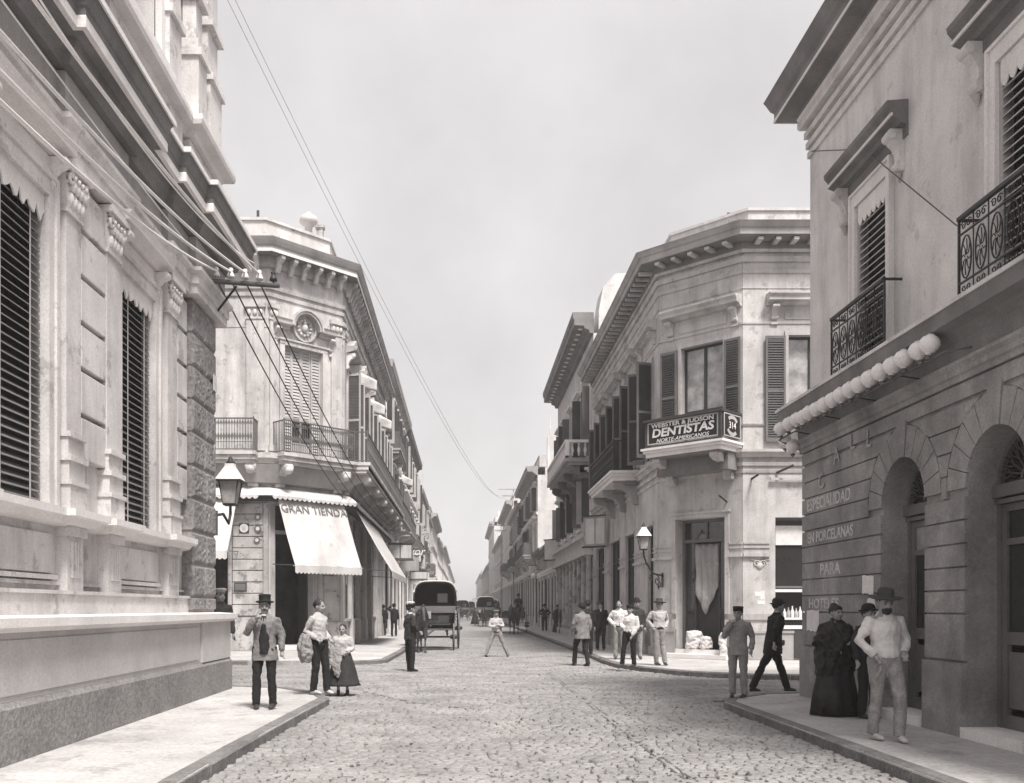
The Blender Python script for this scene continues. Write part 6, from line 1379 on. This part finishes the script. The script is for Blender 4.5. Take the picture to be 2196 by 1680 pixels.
        link('shawl', remesh(um, vox, .028, 5, seed, 2), M[tm], t)
    if waist:      # waistcoat or shirt front showing between open coat fronts
        wb = MB(); v = waist
        wb.loft([ring('pelvis', -.10, .085*B*v, .10*B, -.060), ring('waist', .02, .078*B*v, .10*B, -.060), ring('chest', .0, .062*B, .10*B, -.060), ring('neck', -.10, .045, .08, -.052), ring('neck', -.04, .03, .05, -.045)])
        link('waistcoat', remesh(wb, max(vox*.8, .011), .005, 9, seed+5), M[wm], t)
    if collar or tie:
        cb = MB(); n_ = J['neck']; cb.lathe([(.058, -.015), (.062, .0), (.058, .035), (.052, .035)], (n_.x, n_.y-.004, n_.z), 14); link('collar', cb.mesh('c'), M['cloth_white'], t)
        cb = MB(); cb.prism(W0, [(n_.x-.035, n_.z+.005), (n_.x+.035, n_.z+.005), (n_.x+.008, n_.z-.13), (n_.x-.008, n_.z-.13)], n_.y-.125, n_.y-.055); link('shirt_front', cb.mesh('c'), M['cloth_white'], t)
    if tie: cb = MB(); n_ = J['neck']; cb.ball((n_.x-.02, n_.y-.13, n_.z-.03), (.022, .012, .013), 8, 5); cb.ball((n_.x+.02, n_.y-.13, n_.z-.035), (.022, .012, .013), 8, 5); cb.box(W0, n_.x-.008, n_.x+.008, n_.z-.10, n_.z-.03, n_.y-.135, n_.y-.124); link('bow_tie', cb.mesh('c'), M['cloth_black'], t)
    if top == 'shirt' and not skirt and not beard: cb = MB(); w_ = J['waist']; cb.loft([(w_.z-.155, w_.x, w_.y, .163*B, .127*B), (w_.z-.105, w_.x, w_.y, .162*B, .126*B)]); link('belt', cb.mesh('c'), M['cloth_black'], t)
    # ---- hat
    hb = MB(); P = []
    if hat == 'tophat': P = [(.090, .0), (.130, .002), (.142, .014), (.134, .020), (.094, .016), (.090, .03), (.088, .09), (.096, .118), (.090, .124), (.0, .124)]
    if hat == 'bowler': P = [(.085, .0), (.118, -.004), (.132, .014), (.124, .018), (.092, .012), (.092, .05), (.082, .085), (.055, .108), (.0, .118)]
    if hat == 'wide': P = [(.085, .0), (.16, -.012), (.185, .004), (.16, .006), (.092, .010), (.088, .05), (.083, .09), (.06, .11), (.03, .098), (.0, .092)]
    if hat == 'kepi': P = [(.086, -.02), (.092, .0), (.090, .03), (.096, .055), (.090, .07), (.0, .072)]
    if hat == 'cap': P = [(.088, -.01), (.090, .02), (.112, .035), (.112, .055), (.08, .07), (.0, .074)]
    if P:
        hb.lathe(P, n=22)
        if hat in ('kepi', 'cap'): hb.add([(.075*math.cos(a), -.055+.0-.06*abs(math.sin(a)), -.004+.0*a) for a in [math.pi*(1+i/6) for i in range(7)]]+[(.06*math.cos(a), -.05, .004) for a in [math.pi*(1+i/6) for i in range(7)]], [(i, i+1, i+8, i+7) for i in range(6)])
        hme = hb.mesh('hat'); o = link('hat', hme, M[hm], t); sx_ = 1.0
        o.matrix_local = Matrix.Translation(H+rot @ Vector((0, .008, .060))) @ rot.to_4x4() @ Matrix.Rotation(R(-4), 4, 'X') @ Matrix.Diagonal((1.0, 1.16, 1, 1))
    t['J'] = 0; del t['J']
    return t, J
def on(vx, vy, z=.15, h=0):      # ground point under an image position
    d = 2000*(1.6-z)/(vy-1305); return ((vx-995)/2000*d, d, z)
CZ = .03
# top-hatted man smoking
person('man in black hat, grey cutaway coat and dark trousers raising a hand to his mouth', on(568, 1520), R(4), 1.62,
       dict(elL=(-.27, -.06, 1.15), wrL=(-.10, -.20, 1.36), elR=(.245, .03, 1.12), wrR=(.26, -.02, .87), anL=(-.13, .0, .09), anR=(.12, .04, .09), knL=(-.12, -.03, .5)), 'coat', 'cloth_grey', 'cloth_black', 'tophat', 'cloth_black', waist=1.15, wm='cloth_black', moust=True, tie=True, curl=(1.1, .6), seed=1, vox=.012, yaw=R(6))
cg = MB(); c0 = Vector(on(568, 1520)); cg.tube([c0+Vector((-.085, -.22, 1.36)), c0+Vector((-.055, -.26, 1.43))], .008, 6); tag(obj('cigar', cg, M['cloth_cream']), 'small cigar in the raised hand of the man in the black hat', 'cigar')
# young man in shirt sleeves carrying a coat
t2, J2 = person('bareheaded young man in pale shirt and dark trousers turned right at the kerb corner', on(684, 1489), R(58), 1.62,
       dict(elL=(-.22, .12, 1.12), wrL=(-.17, -.10, .98), elR=(.23, .10, 1.12), wrR=(.16, -.12, .97), anL=(-.09, .05, .09), anR=(.10, -.10, .09), knR=(.10, -.07, .5)), 'shirt', 'cloth_cream', 'cloth_black', None, curl=.9, seed=2, shoes='shoe_pale', vox=.012, yaw=R(12))
mb = MB(); mb.tube([(-.26, .06, 1.02), (-.27, .08, .85), (-.26, .07, .68), (-.25, .06, .55)], [(.05, .09), (.09, .13), (.10, .14), (.05, .09)], 12); me = remesh(mb, .014, .02, 9, 9)
o = link('carried_coat', me, M['cloth_mid'], None); o.location = Vector(t2.location); o.rotation_euler = t2.rotation_euler; tag(o, 'limp grey jacket hanging from the arm of the bareheaded young man', 'jacket')
# girl with shawl and long skirt
person('small girl in a pale blouse, grey shawl and long dark skirt on the cobbles', (*on(735, 1496, 0)[:2], CZ), R(-6), 1.30,
       dict(elL=(-.22, -.02, 1.14), wrL=(-.10, -.14, 1.12), elR=(.24, .0, 1.12), wrR=(.12, -.14, 1.02)), 'blouse', 'cloth_cream', 'cloth_dark', None, hair='short', skirt=.24, curl=.8, seed=3, vox=.013, bulk=1.12, flare=.12, collar=False)
c0 = Vector((*on(735, 1496, 0)[:2], CZ)); mb = MB(); mb.tube([c0+Vector((-.14, -.10, .92)), c0+Vector((-.13, -.16, .72)), c0+Vector((-.09, -.22, .50)), c0+Vector((-.05, -.23, .34))], [(.09, .06), (.13, .05), (.09, .04), (.03, .02)], 12)
o = link('shawl', remesh(mb, .013, .02, 10, 4), M['cloth_mid'], None); tag(o, 'pointed grey woollen shawl hanging in front of the small girl', 'shawl')
mb = MB(); mb.lathe([(.0, .10), (.09, .09), (.13, .03), (.16, .0), (.12, -.02), (.0, -.01)], (0, 0, 0), 14)
p_ = on(768, 1392, .15); 
# policeman
tp, _ = person('policeman in dark tunic and peaked cap with white cover standing in the road', (*on(880, 1443, 0)[:2], CZ), R(118), 1.70,
       dict(elL=(-.25, .02, 1.14), wrL=(-.20, -.14, 1.0), elR=(.25, .03, 1.14), wrR=(.21, -.16, .98), anL=(-.15, .02, .09), anR=(.15, -.04, .09), knL=(-.13, 0, .5), knR=(.13, 0, .5)), 'tunic', 'cloth_dark', 'cloth_black', 'cap', 'cloth_black', collar=True, seed=4, bulk=1.05, curl=.8, vox=.015)
mb = MB(); mb.lathe([(.112, 0), (.118, .018), (.09, .036), (0, .042)], n=20); o = link('cap_cover', mb.mesh('c'), M['cloth_white'], tp); o.location = (0, 0, 1.70)
# boy straddling in mid road
person('boy in white shirt and grey trousers standing with legs wide apart in mid road', (*on(1064, 1411, 0)[:2], CZ), R(6), 1.53,
       dict(hiL=(-.10, 0, .86), hiR=(.10, 0, .86), pelvis=(0, 0, .88), waist=(0, 0, 1.03), knL=(-.23, -.01, .48), knR=(.26, -.01, .48), anL=(-.37, 0, .09), anR=(.42, 0, .09), elL=(-.25, -.05, 1.10), wrL=(-.05, -.17, 1.08), elR=(.25, -.05, 1.10), wrR=(.06, -.17, 1.14)), 'shirt', 'cloth_cream', 'cloth_mid', 'cap', 'cloth_grey', seed=5, vox=.016)
# far woman in dark skirt
person('distant woman in a wide black skirt crossing the road', (*on(1019, 1340, 0)[:2], CZ), R(160), 1.62, None, 'blouse', 'cloth_dark', 'cloth_black', None, hair='bun', skirt=.03, seed=6, vox=.026, flare=.35)
# two dark men on the left pavement
person('dark suited man with raised arm scratching his hat on the left pavement, back turned', on(845, 1365), R(170), 1.70, dict(elR=(.34, .02, 1.38), wrR=(.13, .0, 1.62)), 'jacket', 'cloth_black', 'cloth_black', 'bowler', seed=7, vox=.018)
person('dark man half hidden against the shop fronts behind the one with raised arm', on(822, 1363), R(200), 1.64, None, 'jacket', 'cloth_black', 'cloth_dark', 'bowler', seed=8, vox=.018)
person('man in a pale cap and dark coat half hidden behind the rusticated left corner', (-4.72, 18.05, .15), R(40), 1.86, None, 'jacket', 'cloth_dark', 'cloth_dark', 'cap', 'cloth_cream', seed=9, vox=.016)
# right group
G_ = 'men loitering at the right kerb'
person('man in long grey coat walking with a stoop along the right kerb', (*on(1247, 1431, 0)[:2], CZ), R(205), 1.72, dict(anL=(-.10, .16, .09), knL=(-.10, .05, .5), anR=(.10, -.20, .09), knR=(.10, -.16, .5), elR=(.25, -.02, 1.13), wrR=(.24, -.14, .92)), 'coat', 'cloth_grey', 'cloth_black', 'bowler', 'cloth_black', lean=.06, side=-.04, seed=10, vox=.015, group=G_, bulk=1.08)
person('dark figure directly behind the stooping grey coated man', on(1260, 1404), R(190), 1.70, None, 'jacket', 'cloth_black', 'cloth_black', 'bowler', seed=11, vox=.018, group=G_)
person('man in black suit with bright shirt front standing by the shop doors', on(1288, 1395), R(-5), 1.70, dict(elL=(-.26, .02, 1.12), wrL=(-.26, -.05, .86)), 'jacket', 'cloth_black', 'cloth_black', 'bowler', 'cloth_dark', waist=1.0, wm='cloth_black', collar=True, seed=12, vox=.016, group=G_)
person('man in white shirt and grey trousers with hand at his hip, moustached', on(1328, 1414), R(-22), 1.70, dict(elL=(-.30, .02, 1.14), wrL=(-.12, -.16, .98), elR=(.26, .0, 1.12), wrR=(.14, -.16, .98)), 'shirt', 'cloth_white', 'cloth_mid', None, moust=True, hair='short', seed=13, vox=.014, bulk=1.08, group=G_)
person('shorter man in white shirt, wide black trousers and flat cap stepping off the kerb', on(1351, 1430), R(-30), 1.55, dict(elL=(-.24, -.06, 1.14), wrL=(-.10, -.2, 1.05), elR=(.22, .0, 1.10), wrR=(.10, -.12, .84), anL=(-.20, -.06, .09), knL=(-.16, -.06, .5)), 'shirt', 'cloth_white', 'cloth_black', 'kepi', 'cloth_black', seed=14, vox=.014, bulk=1.12, group=G_)
person('man in dark jacket and bowler behind the two white shirted men', on(1365, 1414), R(10), 1.74, None, 'jacket', 'cloth_dark', 'cloth_mid', 'bowler', seed=15, vox=.016, group=G_, bulk=1.05)
person('man in felt hat, white shirt and open dark waistcoat by the corner door', on(1413, 1427), R(14), 1.70, dict(elL=(-.27, .08, 1.14), wrL=(-.17, -.02, .94), elR=(.27, .08, 1.14), wrR=(.17, -.02, .94), anL=(-.05, .05, .09), anR=(.13, -.08, .09), knL=(-.08, .0, .5)), 'shirt', 'cloth_cream', 'cloth_mid', 'wide', 'straw', yaw=R(-50), seed=16, vox=.014, group=G_)
person('man with arms akimbo in black on the far right pavement', on(1168, 1354), R(0), 1.72, dict(elL=(-.34, .04, 1.16), wrL=(-.16, -.06, 1.0), elR=(.34, .04, 1.16), wrR=(.16, -.06, 1.0)), 'jacket', 'cloth_black', 'cloth_black', 'bowler', collar=True, seed=17, vox=.02)
person('left one of two dark cloaked figures on the right pavement by the shopfront columns', on(1196, 1357), R(30), 1.66, None, 'shawl', 'cloth_dark', 'cloth_dark', 'bowler', skirt=.04, seed=18, vox=.02)
person('right one of two dark cloaked figures on the right pavement by the shopfront columns', on(1210, 1359), R(-30), 1.66, None, 'shawl', 'cloth_dark', 'cloth_black', 'bowler', skirt=.04, seed=19, vox=.02)
# near right figures
person('youth in pale grey jacket and dark kepi with hand at his chin', on(1583, 1496), R(-30), 1.50,
       dict(elL=(-.25, -.04, 1.13), wrL=(-.07, -.19, 1.36), elR=(.25, .06, 1.12), wrR=(.24, -.02, .88)), 'jacket', 'cloth_mid', 'cloth_mid', 'kepi', 'cloth_black', seed=20, vox=.013, bulk=.98, curl=(1.0, .5))
person('man in black suit striding away past the dark corner', on(1652, 1485), R(102), 1.62,
       dict(hiL=(-.09, .03, .88), hiR=(.09, -.03, .88), pelvis=(0, 0, .90), knL=(-.08, .20, .49), anL=(-.08, .40, .11), knR=(.08, -.24, .49), anR=(.08, -.38, .09), elR=(.24, -.12, 1.13), wrR=(.2, -.26, .95), elL=(-.24, .14, 1.14), wrL=(-.24, .12, .9)), 'coat', 'cloth_black', 'cloth_black', 'bowler', 'cloth_dark', collar=True, lean=.14, seed=21, vox=.013)
person('woman in black skirt wrapped in a heavy black shawl standing against the dark wall', on(1792, 1534), R(12), 1.52,
       dict(elL=(-.30, -.02, 1.12), wrL=(-.14, -.18, 1.02), elR=(.30, -.02, 1.12), wrR=(.10, -.20, 1.12)), 'shawl', 'shawl', 'shawl', None, hair='bun', skirt=.01, seed=22, vox=.014, bulk=1.06, yaw=R(8), flare=.05)
person('bearded man in white shirt and wide brimmed hat near the doorway', on(1897, 1587), R(8), 1.66,
       dict(elL=(-.29, .03, 1.13), wrL=(-.17, -.10, .95), elR=(.30, .06, 1.13), wrR=(.19, -.08, .98), anL=(-.11, .06, .09), anR=(.07, -.18, .09), knR=(.09, -.15, .5), knL=(-.10, .0, .5)), 'shirt', 'cloth_white', 'cloth_mid', 'wide', 'straw', beard=True, seed=23, shoes='shoe_pale', vox=.011, bulk=1.06, curl=1.0, tilt=R(12), yaw=R(-8))
person('dark dressed figure mostly hidden between the shawled woman and the white shirted man', (5.33, 12.3, .15), R(20), 1.5, None, 'jacket', 'shawl', 'cloth_black', 'bowler', seed=24, vox=.018)
# far walkers
for i, (vx, vy, mm, lb) in enumerate(((962, 1334, 'cloth_black', 'leftmost tiny figure far down the roadway'), (985, 1331, 'cloth_dark', 'tiny dark figure far down mid road'), (1072, 1336, 'cloth_black', 'tiny dark figure near the distant cab'), (928, 1352, 'cloth_dark', 'small figure on the left pavement behind the coach'), (1100, 1334, 'cloth_black', 'tiny figure on the far right pavement'))):
    person(lb, (*on(vx, vy, 0)[:2], .03), R(40*i), 1.66, None, 'jacket', mm, mm, 'bowler', seed=30+i, vox=.03, group='tiny figures far down the street')

# ================================================================== horses and vehicles
def horse(label, loc, rz, sc=1.0, m='horse', vox=.028):
    t = thing('horse', label, 'horse', loc, None, rz); t.scale = (sc,)*3
    mb = MB()       # faces -Y; withers 1.5
    mb.tube([(0, -.62, 1.12), (0, -.48, 1.15), (0, -.15, 1.10), (0, .25, 1.10), (0, .58, 1.18), (0, .80, 1.16), (0, .88, 1.08)], [(.13, .19), (.20, .29), (.25, .30), (.255, .30), (.25, .27), (.19, .22), (.09, .12)], 16)
    mb.tube([(0, -.42, 1.22), (0, -.66, 1.38), (0, -.82, 1.52), (0, -.90, 1.60)], [(.13, .25), (.105, .19), (.085, .14), (.07, .11)], 12)
    mb.tube([(0, -.84, 1.60), (0, -.96, 1.56), (0, -1.08, 1.38), (0, -1.18, 1.18), (0, -1.22, 1.12)], [(.07, .09), (.085, .11), (.068, .085), (.05, .06), (.045, .045)], 12)
    for s in (-1, 1):
        mb.tube([(s*.05, -.86, 1.64), (s*.065, -.88, 1.74), (s*.06, -.89, 1.80)], [.03, .022, .006], 7)
        mb.tube([(s*.13, -.46, 1.05), (s*.14, -.47, .80), (s*.135, -.48, .50), (s*.13, -.46, .44), (s*.13, -.47, .16), (s*.13, -.53, .07), (s*.13, -.55, .0)], [.12, .085, .055, .042, .034, .045, .055], 10)
        mb.tube([(s*.14, .62, 1.12), (s*.15, .56, .85), (s*.14, .74, .56), (s*.135, .74, .46), (s*.13, .68, .16), (s*.13, .62, .07), (s*.13, .60, .0)], [.18, .13, .062, .045, .036, .045, .055], 10)
    link('body', remesh(mb, vox, .006, 5, 3), M[m], t)
    mb = MB(); mb.tube([(0, -.38, 1.50), (0, -.60, 1.58), (0, -.76, 1.68), (0, -.86, 1.72), (0, -.98, 1.62)], [(.03, .06), (.035, .09), (.035, .08), (.04, .05), (.02, .02)], 8); link('mane', mb.mesh('m'), M['hair'], t)
    mb = MB(); mb.tube([(0, .86, 1.16), (0, 1.0, 1.0), (0, 1.02, .7), (0, .98, .45)], [.04, .06, .07, .03], 8); link('tail', mb.mesh('m'), M['hair'], t)
    hb = MB()
    hb.tube([(.22*math.sin(a), -.46-.10*math.cos(a), 1.22+.34*math.cos(a)) for a in [i*math.pi/8 for i in range(17)]], .045, 7)
    for s in (-1, 1): hb.tube([(s*.25, -.45, 1.12), (s*.29, .2, 1.05), (s*.32, 1.2, .95)], .022, 6); hb.tube([(s*.09, -.93, 1.62), (s*.075, -1.10, 1.34)], .014, 5); hb.box(W0, s*.10-.01, s*.10+.01, 1.46, 1.56, -1.00, -.92); hb.tube([(s*.06, -1.14, 1.28), (s*.2, -.5, 1.45), (s*.2, .6, 1.5), (s*.2, 1.6, 1.7)], .010, 4)
    hb.tube([(.27*math.sin(a), .0, 1.11+.32*math.cos(a)) for a in [i*math.pi/10 for i in range(21)]], .02, 5)
    hb.tube([(.075*math.sin(a), -1.12, 1.30+.07*math.cos(a)) for a in [i*math.pi/6 for i in range(13)]], .014, 5)
    link('harness', hb.mesh('h'), M['leather'], t)
    mb = MB(); mb.tube([(-.32, -.55, .98), (-.36, .6, .95), (-.38, 1.9, .85)], .03, 7); link('shaft', mb.mesh('s'), M['wood_mid'], t); mb = MB(); mb.tube([(.32, -.55, .98), (.36, .6, .95), (.38, 1.9, .85)], .03, 7); link('shaft', mb.mesh('s'), M['wood_mid'], t)
    return t
def wheel(t, x, y_, r, n=12, m='wood_mid'):
    rot = Matrix.Translation((x, y_, r)) @ Matrix.Rotation(R(90), 4, 'Y')
    mb = MB(); k = 28; P = [(r*math.cos(2*math.pi*i/k), r*math.sin(2*math.pi*i/k)) for i in range(k)]; rr = r-.06; vs = []
    for z in (-.025, .025): vs += [(a, b, z) for a, b in P]+[(a*rr/r, b*rr/r, z) for a, b in P]
    fs_ = []
    for i in range(k): j = (i+1) % k; fs_ += [(i, j, 2*k+j, 2*k+i), (k+i, k+j, 3*k+j, 3*k+i), (i, j, k+j, k+i), (2*k+i, 2*k+j, 3*k+j, 3*k+i)]
    mb.add(vs, fs_); w_ = link('wheel', mb.mesh('wheel'), M[m], t); w_.matrix_local = rot
    mb = MB(); mb.tube([(0, 0, -.14), (0, 0, -.08), (0, 0, .08), (0, 0, .16)], [.05, .085, .085, .05], 12); link('hub', mb.mesh('hub'), M['wood_dark'], w_)
    for i in range(n):
        a = 2*math.pi*i/n+.1; mb = MB(); mb.tube([(.07*math.cos(a), .07*math.sin(a), 0), (rr*math.cos(a), rr*math.sin(a), 0)], [.022, .016], 5)
        if i == 0: sp = mb.mesh('spoke'); a0 = a
        o = link('spoke', sp, M[m], w_); o.rotation_euler = (0, 0, a-a0)
def coach(label, loc, rz=0, sc=1.0, detail=True):
    t = thing('covered_coach', label, 'coach', loc, None, rz); t.scale = (sc,)*3
    # hooded body, open to the front (-Y)
    mb = MB(); hw_, z0, z1 = .80, .72, 1.62
    mb.side(F(0, 0, 1, 0, 0, 1), [(-.45, z0+.15), (-.2, z0), (1.0, z0), (1.1, z0+.3), (1.1, z1-.1), (.1, z1-.1), (.0, z1-.45), (-.35, z1-.52)], -hw_, -hw_+.06); mb.side(F(0, 0, 1, 0, 0, 1), [(-.45, z0+.15), (-.2, z0), (1.0, z0), (1.1, z0+.3), (1.1, z1-.1), (.1, z1-.1), (.0, z1-.45), (-.35, z1-.52)], hw_-.06, hw_)
    mb.box(W0, -hw_+.06, hw_-.06, z0, z0+.06, -.2, 1.05); mb.box(W0, -hw_+.06, hw_-.06, z0, z1-.1, 1.04, 1.10); link('body', mb.mesh('b'), M['wood_mid'], t)
    mb = MB(); n = 16; sec = []
    for i in range(n+1):
        a = math.pi*i/n; c_, s_ = math.cos(a), math.sin(a); sec.append((-(abs(c_)**.45)*math.copysign(1, c_)*.84, 1.50+(abs(s_)**.5)*1.10))
    vs = []
    for y_ in (-.25, 1.12):
        vs += [(x, y_, z) for x, z in sec]+[(x*.94, y_, 1.50+(z-1.50)*.94) for x, z in sec]
    k = n+1; fs_ = []
    for i in range(n): fs_ += [(i, i+1, 2*k+i+1, 2*k+i), (k+i, k+i+1, 3*k+i+1, 3*k+i), (i, i+1, k+i+1, k+i), (2*k+i, 2*k+i+1, 3*k+i+1, 3*k+i)]
    mb.add(vs, fs_, True); link('hood', mb.mesh('h'), M['leather'], t)
    mb = MB(); mb.prism(W0, [(x*.94, 1.50+(z-1.50)*.94) for x, z in sec], 1.06, 1.10); link('hood_back', mb.mesh('h'), M['interior'], t)
    mb = MB(); mb.box(W0, .12, .52, 1.80, 2.16, 1.045, 1.058); link('rear_window', mb.mesh('w'), M['trim'], t)  # opaque pale board stands in for daylight through the pane
    mb = MB(); mb.tube([(x*1.01, -.26, 1.5+(z-1.5)*1.01) for x, z in sec[2:-2]], .03, 6); link('hood_bow', mb.mesh('h'), M['stucco_b'], t)
    mb = MB(); vs = [(x*1.01, y_, z*1.004+.004) for y_ in (-.3, 1.16) for x, z in sec[3:-3]]; q = len(sec)-6; vs2 = [(x, y_, z+.03) for x, y_, z in vs]; mb.add(vs+vs2, [(i, i+1, q+i+1, q+i) for i in range(q-1)]+[(2*q+i, 2*q+i+1, 3*q+i+1, 3*q+i) for i in range(q-1)]+[(i, i+1, 2*q+i+1, 2*q+i) for i in range(q-1)], True); link('roof', mb.mesh('r'), M['stucco_b'], t)
    mb = MB(); mb.box(W0, -.7, .7, 1.12, 1.3, .3, 1.03); mb.box(W0, -.7, .7, 1.3, 1.72, .86, 1.03); link('seat', mb.mesh('s'), M['leather'], t)
    mb = MB(); mb.box(W0, -.66, -.16, 1.18, 1.46, -.52, -.46); link('dashboard', mb.mesh('d'), M['stucco_c'], t)
    mb = MB(); mb.box(W0, -.78, .78, 1.40, 1.66, -.40, -.36); link('apron_board', mb.mesh('d'), M['wood_mid'], t)
    mb = MB(); mb.box(W0, -.5, .5, 1.02, 1.12, -1.15, -.75); mb.box(W0, -.55, .55, .95, 1.0, -1.5, -.6); mb.box(W0, .1, .5, 1.12, 1.3, -1.1, -1.0); link('driver_seat', mb.mesh('d'), M['wood_dark'], t)
    mb = MB(); mb.tube([(-.75, .7, .78), (.95, .7, .78)], .04, 7); mb.tube([(-.7, -.95, .50), (.7, -.95, .50)], .035, 7)
    for s in (-.45, .45): mb.tube([(s, -1.2, .62), (s, -.6, .55), (s, 0, .72), (s, .7, .66), (s, 1.15, .75)], .03, 6); mb.tube([(s, -1.3, .75), (s, -.95, .64), (s, -.6, .75)], .02, 6)
    link('undercarriage', mb.mesh('u'), M['iron'], t)
    for s in (-1, 1): mb = MB(); mb.box(W0, s*.88-.06, s*.88+.06, 1.40, 1.62, -.42, -.30); mb.box(W0, s*.88-.08, s*.88+.08, 1.62, 1.66, -.44, -.28); link('carriage_lamp', mb.mesh('l'), M['iron_grey'], t)
    wheel(t, .93, .70, .80, 14); wheel(t, -.93, .70, .80, 14); wheel(t, .68, -.95, .50, 10); wheel(t, -.68, -.95, .50, 10)
    for s in (-1, 1): mb = MB(); mb.box(W0, s*.98-.08, s*.98+.08, 1.52, 1.56, .1, 1.15); link('mudguard', mb.mesh('m'), M['leather'], t)
    return t
coach('dark hooded coach with pale roof edge standing in the road at the left kerb', (-1.12, 36.0, .03), R(3))
horse('brown horse standing harnessed in front of the hooded coach on the left', (-1.58, 33.5, .03), R(10), .98)
coach('small distant hooded cab in the middle of the road', (1.95, 84, .03), R(0), 1.0); horse('distant dark horse pulling the small cab in mid road', (1.75, 80.8, .03), R(-4), .98, vox=.04)
horse('dark horse of the wagon facing the viewer at the right kerb', (3.05, 57.2, .03), R(-14), 1.02)
t = thing('wagon', 'low dark wagon with tall driver seat behind the horse at the right kerb', 'wagon', (3.2, 60.2, .03), None, R(-4))
mb = MB(); mb.box(W0, -.75, .75, .95, 1.05, -.6, 2.2); mb.box(W0, -.75, -.70, 1.05, 1.35, -.3, 2.2); mb.box(W0, .70, .75, 1.05, 1.35, -.3, 2.2); mb.box(W0, -.7, .7, 1.05, 1.4, 2.12, 2.2); link('bed', mb.mesh('b'), M['wood_dark'], t)
mb = MB(); mb.box(W0, -.1, .7, 1.05, 1.55, -.6, -.2); mb.box(W0, -.15, .75, 1.55, 1.62, -.65, -.15); link('driver_box', mb.mesh('b'), M['wood_mid'], t)
for x in (-.85, .85): wheel(t, x, 1.6, .6, 12); wheel(t, x, -.2, .45, 10)
person('driver in tall black hat sitting high on the wagon box at the right', (3.5, 59.9, 1.12), R(-10), 1.70, dict(pelvis=(0, 0, .58), waist=(0, 0, .74), chest=(0, 0, .94), neck=(0, .0, 1.11), head=(0, -.01, 1.24), shL=(-.175, 0, 1.05), shR=(.175, 0, 1.05), elL=(-.23, -.06, .80), elR=(.23, -.06, .80), wrL=(-.12, -.30, .78), wrR=(.12, -.30, .78), hiL=(-.09, 0, .55), hiR=(.09, 0, .55), knL=(-.12, -.42, .50), knR=(.12, -.42, .50), anL=(-.12, -.48, .08), anR=(.12, -.48, .08)), 'jacket', 'cloth_black', 'cloth_black', 'tophat', seed=40, vox=.02)
mb = MB(); mb.tube([(3.95, 59.4, 2.3), (3.9, 59.5, 3.1)], .01, 4)
for i, (x, y_, rz_, lb) in enumerate(((-.2, 118, 0, 'tiny hooded cab at the left of the far traffic'), (.8, 140, 20, 'tiny hooded cab farthest down the roadway'), (3.0, 104, -10, 'tiny hooded cab by the far right kerb'))):
    coach(lb, (x, y_, .03), R(rz_)); horse('tiny horse before the '+lb[5:], (x-.1, y_-3.2, .03), R(rz_), .95, vox=.06)
# wrapped bundles in the corner doorway
for i, (u_, w_, z_, s, lb) in enumerate(((1.16, -.12, .41, (.50, .34, .52), 'big white wrapped bundle just inside the dentists corner door'), (1.55, -.10, .41, (.34, .28, .36), 'smaller white bundle beside the big one in the corner doorway'), (2.30, .26, .155, (.22, .2, .75), 'narrow white sack leaning at the right jamb of the corner door'))):
    mb = MB(); mb.loft([(0, 0, 0, s[0]*.46, s[1]*.5), (.05, 0, 0, s[0]*.54, s[1]*.55), (s[2]*.6, .01, 0, s[0]*.55, s[1]*.5), (s[2]*.95, 0, 0, s[0]*.48, s[1]*.42), (s[2], 0, 0, s[0]*.3, s[1]*.3)], 14)
    o = link('bundle', remesh(mb, .025, .03, 5, i), M['cloth_white'], None, loc=fc.p(u_, z_, w_)); tag(o, lb, 'bundle', 'white bundles in the doorway')
# thin dust haze filling the street
hz = MB(); hz.box(W0, -200, 200, -1.4, 26, -70, 490); hm_ = bpy.data.materials.new('street_haze'); hm_.use_nodes = True; hn = hm_.node_tree; hn.nodes.clear()
pv = hn.nodes.new('ShaderNodeVolumePrincipled'); pv.inputs['Color'].default_value = (.99, .985, .98, 1); pv.inputs['Density'].default_value = .0009; pv.inputs['Anisotropy'].default_value = .2
ho = hn.nodes.new('ShaderNodeOutputMaterial'); hn.links.new(pv.outputs[0], ho.inputs['Volume']); ho_ = obj('haze', hz, hm_); bm_ = bmesh.new(); bm_.from_mesh(ho_.data); bmesh.ops.recalc_face_normals(bm_, faces=bm_.faces); bm_.to_mesh(ho_.data); bm_.free(); tag(ho_, kind='stuff')
